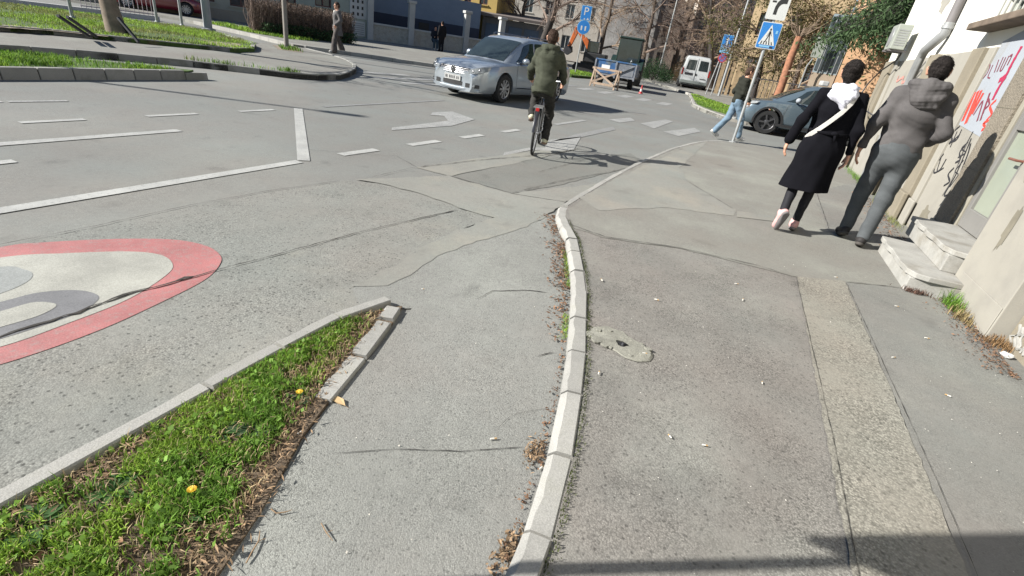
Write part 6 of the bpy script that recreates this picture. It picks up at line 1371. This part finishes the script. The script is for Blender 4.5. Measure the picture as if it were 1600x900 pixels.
ph = house('house', 'peach house wall between the woman and the corner building', (2.75, 27.2, .1), R(-3), 12, 9, 9, stucco('stucco peach', (.47, .29, .17)), ((3.2, 4.4, 1.2, 2.7), (6.2, 7.4, 1.2, 2.7)), roof=True, plinth=(1.0, stucco('peach base', (.36, .2, .1))))
bay = thing('glazed_bay', 'steel-blue glazed bay at the edge of the peach house', 'bay window', (1.75, 27.1, 2.1), R(-3)); MB().bb(0, .95, .3, 1.5, 0, 2.3).build('box', mat('bay frame', (.2, .24, .26), rough=.5), bay)
for k in range(5): MB().bb(.02+k*.19, .16+k*.19, .26, .3, .1, 2.2).build('pane', M_wgl, bay); MB().bb(.165+k*.19, .195+k*.19,   .25, .3, 0, 2.3).build('mullion', M_post, bay)
MB().bb(0, .95, .3, 1.5, -2.55, 0).build('support_wall', stucco('bay wall', (.3, .24, .18)), bay)
# board fence, iron railing on a stone base
fe = thing('board_fence', 'tan board fence with gaps right of the arrow sign', 'fence', (-3.1, 41.5, .1), R(6)); q = random.Random(9); WF = mat('fence timber', (.27, .2, .12), rough=.9, var=.3, vscale=4)
for k in range(15): w_ = q.uniform(.2, .34); MB().bb(k*.36, k*.36+w_, -.03, .02, .0, 2.25+q.uniform(-.15, .2)).build('board', WF, fe)
for z in (.5, 1.8): MB().bb(0, 5.4, .021, .08, z, z+.1).build('rail', WF, fe)
ir = thing('iron_railing', 'dark iron railing on a low stone base behind the blue-grey car', 'railing', (-1.05, 27.6, .1), R(-4)); MB().bb(0, 3.6, -.12, .12, 0, .35).build('base', mat('rubble', (.2, .19, .17), rough=.95, var=.3, vscale=5), ir)
for k in range(21): MB().tube([(.06+k*.172, 0, .35), (.06+k*.172, 0, 1.45)], .014, 5).build('bar', M_iron, ir)
for z in (.5, 1.38): MB().bb(0, 3.6, -.02, .02, z, z+.04).build('rail', M_iron, ir)
ib = thing('info_board', 'small white board on a bracket right of the red-brown trunk', 'notice board', (1.45, 27.0, .1)); MB().tube([(0, 0, 0), (0, 0, 2.2), (.12, 0, 2.5)], .03, 6).build('pole', M_post, ib); plate(ib, .2, 2.95, .42, .8, -.04, M_acw, 'board')
rl = thing('railing', 'pale metal railing in front of the red car at upper left', 'railing', (-24.7, 12.6, .1), math.atan2(.88, .2)); M_rail = mat('railing pale', (.34, .3, .31), rough=.6)
for k in range(17): MB().tube([(k*.16, 0, 0), (k*.16, 0, 1.0)], .012, 5).build('bar', M_rail, rl)
for z in (.12, .95): MB().bb(-.03, 2.6, -.02, .02, z, z+.04).build('rail', M_rail, rl)
MB().bb(-6, 2.6, -.15, .15, -.1, .08).build('footing', M_pilr, rl)

# ================================================================== SMALL GROWTH AND LITTER
def blades(name, P0, L, W, m, seed, lean=.55, parent=None, label=None, cat='grass'):
    q = np.random.default_rng(seed); P0 = np.asarray(P0, float); n = len(P0); a = q.uniform(0, 2*np.pi, n); l_ = L*q.uniform(.45, 1.3, n); w_ = W*q.uniform(.6, 1.3, n); ln = q.uniform(.1, 1, n)*lean
    d = np.stack([np.cos(a), np.sin(a), np.zeros(n)], 1); s_ = np.stack([-np.sin(a), np.cos(a), np.zeros(n)], 1); up = np.array([0, 0, 1.])
    mid = P0+up*(l_*.55)[:, None]*np.sqrt(1-(ln*.6)**2)[:, None]+d*(l_*ln*.3)[:, None]; tip = mid+up*(l_*.45*(1-ln))[:, None]+d*(l_*.5*(ln+.15))[:, None]
    V = np.stack([P0+s_*w_[:, None]/2, P0-s_*w_[:, None]/2, mid+s_*w_[:, None]*.42, mid-s_*w_[:, None]*.42, tip], 1).reshape(-1, 3)
    o = np.arange(n)[:, None]*5; T = np.concatenate([o+np.array([[0, 1, 2]]), o+np.array([[1, 3, 2]]), o+np.array([[2, 3, 4]])], 1).reshape(-1).astype(np.int32)
    me = bpy.data.meshes.new(name); me.vertices.add(len(V)); me.vertices.foreach_set('co', V.astype(np.float32).ravel()); me.loops.add(len(T)); me.loops.foreach_set('vertex_index', T)
    me.polygons.add(len(T)//3); me.polygons.foreach_set('loop_start', np.arange(0, len(T), 3, dtype=np.int32)); me.update(calc_edges=True); me.materials.append(m)
    o = link(name, me, parent); o['kind'] = 'stuff'
    if label: tag(o, label, cat)
    return o
def vnoise(x, y, s, seed):
    q = np.random.default_rng(seed); g_ = q.random((64, 64)); x = x*s+17; y = y*s+31; xi = np.floor(x).astype(int); yi = np.floor(y).astype(int); fx = x-xi; fy = y-yi; fx = fx*fx*(3-2*fx); fy = fy*fy*(3-2*fy)
    h = lambda i, j: g_[i % 64, j % 64]
    return (h(xi, yi)*(1-fx)+h(xi+1, yi)*fx)*(1-fy)+(h(xi, yi+1)*(1-fx)+h(xi+1, yi+1)*fx)*fy
def scatter(poly, n, seed, dens=None):
    q = np.random.default_rng(seed); p = np.array(poly); lo, hi = p.min(0), p.max(0); X = q.uniform(lo[0], hi[0], n); Y = q.uniform(lo[1], hi[1], n)
    ok = np.zeros(n, bool); j = len(p)-1
    for i in range(len(p)):
        xi, yi = p[i]; xj, yj = p[j]; c = ((yi > Y) != (yj > Y)) & (X < (xj-xi)*(Y-yi)/(yj-yi+1e-12)+xi); ok ^= c; j = i
    if dens is not None: ok &= q.random(n) < dens(X, Y)
    return X[ok], Y[ok]
VP = [(-1.59, -.6), (-1.59, 1.66), (-1.53, 1.9), (-1.47, 1.9), (-1.42, 1.66), (-1.31, 1.3), (-1.17, .98), (-1.03, .68), (-.96, .48), (-.9, 0), (-.87, -.6)]
def edge_x(Y): return np.interp(Y, [-.6, 0, .48, .68, .98, 1.3, 1.66, 1.9], [-.87, -.9, -.96, -1.03, -1.17, -1.31, -1.42, -1.47])
def dens_v(X, Y):
    d = np.clip((edge_x(Y)-.045-X)/.1, 0, 1); nz = vnoise(X, Y, 9, 1)*.6+vnoise(X, Y, 23, 2)*.4; return np.clip((nz-.3)*4.2, .04, 1)*(.06+.94*d)
M_gr = [leafmat('grass bright', (.22, .34, .045), .45), leafmat('grass mid', (.12, .23, .03), .45), leafmat('grass yellow', (.2, .22, .07), .3)]
X, Y = scatter(VP, 150000, 1, dens_v)
sel = vnoise(X, Y, 6, 9)+np.random.default_rng(2).normal(size=len(X))*.16
hgt = .018
for i, (lo, hi, L, W, l_) in enumerate(((.42, 9, .038, .0042, 'bright green grass growing in the near verge'), (-9, .42, .045, .005, 'darker green grass clumps in the near verge'))):
    k = (sel >= lo) & (sel < hi); blades('grass', np.stack([X[k], Y[k], np.full(k.sum(), hgt)], 1), L, W, M_gr[i], 11+i, .8, label=l_)
X, Y = scatter(VP, 9000, 5); blades('dry_grass', np.stack([X, Y, np.full(len(X), hgt)], 1), .05, .003, mat('straw', (.3, .23, .13), rough=.9, var=.2, island=.35), 15, 1., label='dry straw-coloured grass among the near verge')
def debris(name, XY, L, W, m, seed, z, label, cat, flat_=.25):
    q = np.random.default_rng(seed); n = len(XY[0]); P0 = np.stack([XY[0], XY[1], np.full(n, z)+q.uniform(0, .012, n)], 1); a = q.uniform(0, 6.283, n); t = q.normal(size=n)*flat_
    d = np.stack([np.cos(a)*np.cos(t), np.sin(a)*np.cos(t), np.sin(t)], 1); s_ = np.stack([-np.sin(a), np.cos(a), q.normal(size=n)*.4], 1); l_ = (L*q.uniform(.3, 1.4, n))[:, None]; w_ = (W*q.uniform(.5, 1.5, n))[:, None]; up = np.array([0, 0, .25])*l_*q.random((n, 1))
    V = np.stack([P0-d*l_/2, P0+s_*w_/2+up*.5, P0+d*l_/2, P0-s_*w_/2+up*.5], 1).reshape(-1, 3); V[:, 2] = np.maximum(V[:, 2], z-.001)
    me = bpy.data.meshes.new(name); me.vertices.add(len(V)); me.vertices.foreach_set('co', V.astype(np.float32).ravel()); me.loops.add(n*4); me.loops.foreach_set('vertex_index', np.arange(n*4, dtype=np.int32)); me.polygons.add(n); me.polygons.foreach_set('loop_start', np.arange(0, n*4, 4, dtype=np.int32)); me.update(calc_edges=True); me.materials.append(m)
    o = link(name, me); tag(o, label, cat, kind='stuff'); return o
M_straw = mat('dry litter', (.2, .135, .08), rough=.95, var=.25, island=.6); M_leafb = mat('dead leaf', (.15, .085, .05), rough=.95, var=.3, island=.6)
q = np.random.default_rng(21); Yl = q.uniform(-.3, 1.85, 2300); Xl = edge_x(Yl)-.03+q.normal(size=2300)*.045; k = Xl < edge_x(Yl)+.07
debris('dry_litter', (Xl[k], Yl[k]), .035, .0045, M_straw, 22, .02, 'dry stalks and bark litter along the bare edge of the near verge', 'litter')
Yl = q.uniform(-.2, 1.9, 1300); Xl = -1.57+np.abs(q.normal(size=1300))*.05; debris('dry_litter', (Xl, Yl), .03, .004, M_straw, 23, .03, 'dry stalks along the kerb side of the near verge', 'litter')
X, Y = scatter(VP, 900, 31); debris('dead_leaves', (X, Y), .03, .014, M_leafb, 32, .022, 'small dead leaves scattered through the near verge', 'leaves')
# leaf litter on the gutter side of the curved kerb, moss on its pavement side
kl = [(p[0]-.1, p[1]) for p in kr]
def along(line_, n, seed, lo, hi, off, sd, dens=None):
    q = np.random.default_rng(seed); Y = q.uniform(lo, hi, n); X = np.interp(Y, [p[1] for p in line_], [p[0] for p in line_])+off+np.abs(q.normal(size=n))*sd
    if dens is not None: k = q.random(n) < dens(Y); X, Y = X[k], Y[k]
    return X, Y
X, Y = along(kl, 1500, 41, 2.2, 4.35, -.012, -.07, lambda y: np.clip(.35+.65*vnoise(y, y*0, 5, 3), 0, 1)*np.interp(y, [2.2, 2.6, 3, 4.35], [.15, .5, 1, .9])); debris('leaf_litter', (X, Y), .026, .012, M_leafb, 42, .011, 'brown leaf litter in the gutter along the far half of the curved kerb', 'leaves')
X, Y = along(kl, 160, 43, .8, 2.2, -.008, -.022); debris('leaf_litter', (X, Y), .02, .008, M_leafb, 44, .011, 'thin line of brown litter along the near half of the curved kerb', 'leaves')
q = np.random.default_rng(45); n_ = 190; X = -.36+q.normal(size=n_)*.02; Y = 1.44+q.normal(size=n_)*.04; debris('leaf_litter', (X, Y), .022, .006, M_straw, 46, .013, 'small heap of brown leaves against the curved kerb', 'leaves', .5)
n_ = 160; X = -.265+q.normal(size=n_)*.018; Y = 1.0+q.normal(size=n_)*.04; debris('leaf_litter', (X, Y), .022, .008, M_straw, 47, .012, 'small clump of brown litter at the near end of the curved kerb', 'leaves', .5)
X, Y = along(kr, 2600, 48, .6, 4.2, .004, .014, lambda y: .25+.75*vnoise(y, y*0, 7, 4)); blades('moss', np.stack([X, Y, np.full(len(X), .064)], 1), .012, .004, leafmat('moss green', (.07, .085, .03), .4), 49, .9, label='thin moss in the joint between curved kerb and pavement', cat='moss')
X, Y = along(kl, 700, 50, 2.3, 3.9, -.006, -.02, lambda y: (vnoise(y, y*0, 6, 6) > .55)*1.); blades('grass', np.stack([X, Y, np.full(len(X), .011)], 1), .03, .003, M_gr[0], 51, .8, label='small tufts of grass sprouting along the gutter of the curved kerb')
X, Y = scatter(VP, 26000, 7, lambda x, y: dens_v(x, y)*np.clip((vnoise(x, y, 11, 14)-.3)*3, 0, 1)); qz = np.random.default_rng(8)
tag(leaves('ground_leaves', np.stack([X, Y, .02+np.abs(qz.normal(size=len(X)))*.012], 1), .021, leafmat('clover leaf', (.15, .26, .05), .5), None, 16, .85, .9, 'stuff'), 'small round-leaved clover matted into the near verge grass', 'clover')
# broad-leaved weeds in the verge
def weed(label, x, y, r_, n, m, seed, flower=False, z=.02):
    t = thing('weed', label, 'weed', (x, y, z)); q = random.Random(seed)
    for k in range(n):
        a = 2.4*k+q.uniform(-.3, .3); L = r_*q.uniform(.6, 1.1); e = q.uniform(.25, .75); u = Vector((math.cos(a), math.sin(a), 0)); s_ = Vector((-u.y, u.x, 0)); vs_ = []
        for i, (f, w_) in enumerate(((0, .1), (.3, .5), (.55, .85), (.8, .7), (1, .05))):
            c = u*L*f+Vector((0, 0, L*(e*f-.55*e*f*f*1.3))); vs_ += [c+s_*w_*L*.2+Vector((0, 0, .004)), c, c-s_*w_*L*.2+Vector((0, 0, .004))]
        fs = []
        for i in range(4): fs += [(3*i, 3*i+1, 3*i+4, 3*i+3), (3*i+1, 3*i+2, 3*i+5, 3*i+4)]
        MB().add(vs_, fs).build('leaf', m, t, smooth=True)
    if flower:
        st_ = MB().tube([(0, 0, 0), (.004, .004, .05)], .0015, 5).build('stem', M_gr[0], t); fl = MB()
        for k in range(16): a = k*2*math.pi/16; fl.add([(.004, .004, .052), (.004+.013*math.cos(a-.15), .004+.013*math.sin(a-.15), .056), (.004+.015*math.cos(a+.15), .004+.015*math.sin(a+.15), .055)], [(0, 1, 2)])
        fl.ell((.004, .004, .053), (.006, .006, .003), 8, 5); fl.build('flower', mat('petal yellow', (.62, .38, .02), rough=.6), t)
lw1 = leafmat('weed leaf', (.05, .115, .028), .2); lw2 = leafmat('weed leaf blue green', (.055, .1, .045), .2)
for i, (x, y, r_, n, fl, lb) in enumerate(((-1.5, 1.27, .06, 12, 0, 'dark rosette weed by the kerb halfway up the verge'), (-1.3, .93, .09, 16, 0, 'large grey-green weed in the middle of the verge'), (-1.16, .57, .085, 14, 0, 'bright broad-leaved weed near the bare lower edge of the verge'), (-1.29, 1.13, .05, 9, 1, 'small dandelion with a yellow flower in the upper verge'),
      (-1.2, .62, .05, 9, 1, 'dandelion with an orange-yellow flower in the lower verge'), (-1.42, .52, .08, 14, 0, 'leafy weed in the lower left of the verge'), (-1.38, .85, .07, 12, 0, 'leafy weed left of the large grey-green weed'), (-1.47, .34, .09, 14, 0, 'broad weed at the left foot of the verge'), (-1.43, 1.05, .06, 11, 0, 'small rosette weed above the leafy weed'))): weed(lb, x, y, r_, n, lw2 if i in (1, 3) else lw1, 60+i, fl)
# twigs, a tan leaf and cigarette ends on the ground
def twig(label, pts, r_, z=.012):
    t = thing('twig', label, 'twig', (*pts[0], z)); o = Vector((*pts[0], 0)); P0 = [Vector((*p, .003+.003*(i % 2)))-o for i, p in enumerate(pts)]; MB().tube(P0, [r_]*(len(P0)-1)+[r_*.5], 5).build('stem', M_straw, t, smooth=60)
    MB().tube([P0[len(P0)//2], P0[len(P0)//2]+Vector((.012, .014, .004))], r_*.6, 4).build('side_shoot', M_straw, t)
twig('thin curved twig on the ramp near the bottom edge', ((-0.899, 0.568), (-0.912, 0.599), (-0.926, 0.633), (-0.949, 0.657)), .0022); twig('short dark twig lying on the ramp', ((-0.818, 0.772), (-0.779, 0.754), (-0.745, 0.745)), .0018); twig('forked twig at the edge of the verge', ((-0.985, 0.728), (-0.957, 0.724), (-0.938, 0.744), (-0.928, 0.755)), .002)
tl = thing('fallen_leaf', 'curled tan leaf beside the loose edging stones', 'leaf', (*(-1.175, 1.228), .012), R(-12)); MB().add([(-.045, 0, .004), (-.02, .016, .006), (.01, .02, .009), (.045, .004, .004), (.015, -.014, .008), (-.02, -.013, .004)], [(0, 1, 2, 3, 4, 5)]).build('blade', mat('leaf tan', (.42, .3, .16), rough=.9, var=.2), tl); MB().tube([(.045, .004, .004), (.062, .006, .003)], .001, 4).build('stalk', M_straw, tl)
M_cig = mat('cigarette paper', (.6, .58, .53), rough=.8); M_filt = mat('cigarette filter', (.4, .26, .12), rough=.8); cg0 = None; q = random.Random(77)
CIG = ['cigarette end on the pavement midway between kerb and aggregate band, lower middle', 'cigarette end on the ramp just left of the kerb and its long cross crack', "cigarette end a hand's width right of the lower middle one on the pavement", 'cigarette end close to the kerb just below the concrete valve collar', 'cigarette end lying on the near edge of the concrete valve collar', 'cigarette end on the pavement left of the far end of the aggregate band', 'cigarette end on the pavement beyond the valve collar, right of the kerb', 'cigarette end near the cross joint left of the aggregate band end', 'cigarette end in the upper litter edge of the near verge', 'cigarette end in the lower litter edge of the near verge', "cigarette end on the smooth strip right of the aggregate band's far end", 'cigarette end left of the middle of the aggregate band', 'cigarette end on the ramp above the tip of the near verge', "cigarette end on the smooth strip right of the band's middle", 'cigarette end by the leaf heap against the curved kerb', 'cigarette end on the smooth strip towards the stone steps', 'cigarette end on the smooth strip nearest the right picture edge', "cigarette end near the kerb below the pavement's cross joint", 'cigarette end at the far right corner of the aggregate band']
for i, (p, z) in enumerate((((0.108, 1.789), .066), ((-0.531, 1.405), .012), ((0.248, 1.822), .066), ((-0.282, 2.039), .067), ((-0.122, 2.363), .07), ((0.339, 3.538), .066), ((-0.191, 3.085), .066), ((0.283, 3.813), .066), ((-1.163, 1.018), .012), ((-1.12, 0.942), .012), ((1.435, 4.342), .066), ((0.472, 2.496), .066), ((-1.484, 2.28), .014), ((1.226, 3.35), .066), ((-0.305, 1.376), .012), ((1.516, 3.846), .066), ((1.431, 3.058), .066), ((-0.578, 3.112), .068), ((1.048, 4.65), .07))):
    if cg0 is None:
        cg0 = thing('cigarette_end', 'small white cigarette end lying on the pavement', 'cigarette end', (0, 0, 0), 0, 'cigarette ends scattered on the ground'); MB().tube([(-.012, 0, .0035), (.004, 0, .0035)], .0033, 6).build('paper', M_cig, cg0); MB().tube([(.004, 0, .0035), (.014, 0, .0035)], .0034, 6).build('filter', M_filt, cg0); t = cg0
    else: t = copy_tree(cg0)
    t['label'] = 'white '+CIG[i]
    t.location = (*p, z); t.rotation_euler = (0, 0, q.uniform(0, 3)); t.scale = (q.uniform(.7, 1.15),)*3
# pale grit over pavement and ramp
X, Y = scatter([(-.1, .8), (2., .8), (1.9, 5), (-.7, 5), (-.3, 2)], 420, 81); debris('grit', (X, Y), .006, .005, mat('pale grit', (.42, .4, .36), rough=.9, island=.4), 82, .0715, 'pale grit scattered over the near pavement', 'grit')
X, Y = scatter([(-.85, .5), (-.3, .8), (-.5, 2.2), (-1.2, 3.8), (-1.7, 3.6), (-1.2, 1.9)], 260, 83); debris('grit', (X, Y), .006, .005, mat('pale grit ramp', (.36, .34, .3), rough=.9, island=.5), 84, .0125, 'pale grit scattered over the ramp', 'grit')
# growth and rubbish at the foot of the right wall
q = np.random.default_rng(91)
def wall_grass(cx, cy, sx, sy, n, L, m, label, seed, z=.066): blades('grass', np.stack([cx+q.normal(size=n)*sx, cy+q.normal(size=n)*sy, np.full(n, z)], 1), L, .004, m, seed, .7, label=label)
wall_grass(1.88, 4.72, .03, .1, 240, .13, M_gr[1], 'tall green grass at the near end of the stone steps', 92); wall_grass(1.89, 4.5, .03, .1, 260, .08, mat('grass dry brown', (.22, .17, .08), rough=.9, island=.4), 'dry brown grass against the doorway pier', 93); wall_grass(2.0, 4.12, .05, .05, 300, .07, mat('grass rust', (.2, .12, .055), rough=.9, island=.4), 'rust-brown dry weeds by the vent block', 94)
wall_grass(1.66, 4.83, .05, .015, 160, .05, mat('weed dark red', (.1, .055, .04), rough=.9, island=.4), 'dark reddish weeds under the lower step', 95); wall_grass(2.06, 8.6, .03, .25, 260, .08, M_gr[2], 'yellowish weeds at the foot of the pilaster', 96); wall_grass(2.05, 7.7, .03, .2, 160, .06, M_gr[2], 'short weeds below the graffiti panel', 97); wall_grass(2.1, 11.2, .04, .7, 400, .09, M_gr[1], 'green weeds along the far foot of the corner building', 98)
X = 1.85+np.abs(q.normal(size=900))*-.09+.1; Y = q.uniform(3.6, 5, 900); debris('wall_litter', (X, Y), .022, .009, M_leafb, 99, .067, 'dead leaves and crumbs along the foot of the right wall', 'litter')
X = 2.02-np.abs(q.normal(size=700))*.12; Y = q.uniform(6.1, 9.6, 700); debris('wall_litter', (X, Y), .025, .012, M_leafb, 100, .067, 'dead leaves along the wall beyond the steps', 'litter')
cp = thing('crumpled_paper', 'crumpled white paper scrap at the foot of the right wall', 'paper', (1.98, 3.93, .067)); bmx = bmesh.new(); bmesh.ops.create_icosphere(bmx, subdivisions=2, radius=.035); rq = random.Random(3)
for v in bmx.verts: v.co *= rq.uniform(.6, 1.15); v.co.z = v.co.z*.5+.016
me = bpy.data.meshes.new('sheet'); bmx.to_mesh(me); bmx.free(); me.materials.append(mat('paper white', (.6, .6, .58), rough=.8)); link('sheet', me, cp)
# far grass
def far_grass(poly, z, n, L, W, mats, seed, label, sc=1.2):
    X, Y = scatter(poly, n, seed, lambda x, y: np.clip((vnoise(x, y, sc, seed)-.2)*3, .12, 1)); k = vnoise(x := X, Y, .9, seed+5)+np.random.default_rng(seed).normal(size=len(X))*.2 > .5
    for i, kk in enumerate((k, ~k)): blades('grass', np.stack([X[kk], Y[kk], np.full(kk.sum(), z)], 1), L, W, mats[i], seed+i, .8, label=label[i])
far_grass([(-9.3, -1), (-9.3, 6.0), (-9.75, 5.65), (-10.2, 5.2), (-10.7, 4.5), (-10.9, 3), (-10.9, -1)], .135, 45000, .085, .01, (M_gr[0], M_gr[1]), 101, ('bright grass on the far verge behind the sloped kerb', 'darker grass tufts on the far verge behind the sloped kerb'))
far_grass(gpoly, .195, 110000, .075, .014, (M_gr[0], M_gr[2]), 103, ('green grass on the large island at upper left', 'yellowish grass on the large island at upper left'), .8)
far_grass(e5g, .125, 22000, .07, .02, (M_gr[0], M_gr[1]), 105, ('bright grass on the corner verge by the arrow sign', 'darker grass on the corner verge by the arrow sign'))
far_grass([(-12.2, 29.5), (-10.2, 29.8), (-9.7, 32.5), (-10.6, 36), (-12.6, 38)], .125, 6000, .13, .025, (M_gr[0], M_gr[1]), 107, ('bright grass round the parking sign', 'darker grass round the parking sign'))
far_grass([(-13.8, 13.2), (-14.9, 13.9), (-15.4, 13.6), (-14.2, 12.7)], .12, 900, .13, .02, (M_gr[1], M_gr[2]), 109, ('green grass tufts round the slim island pole', 'dry grass tufts round the slim island pole'))
far_grass([(-10.9, 7.2), (-9.4, 8.55), (-9.3, 8.9), (-9.5, 8.7), (-10.9, 7.4)], .12, 5000, .12, .012, (M_gr[1], M_gr[2]), 111, ('green weeds hanging over the island kerb', 'dry weeds hanging over the island kerb'))
far_grass([(-24, 17.2), (-20.5, 16.6), (-18.6, 17.2), (-18.9, 19), (-24.5, 18.6)], .125, 6000, .14, .025, (M_gr[0], M_gr[1]), 113, ('bright grass in front of the hedge', 'darker grass in front of the hedge'))
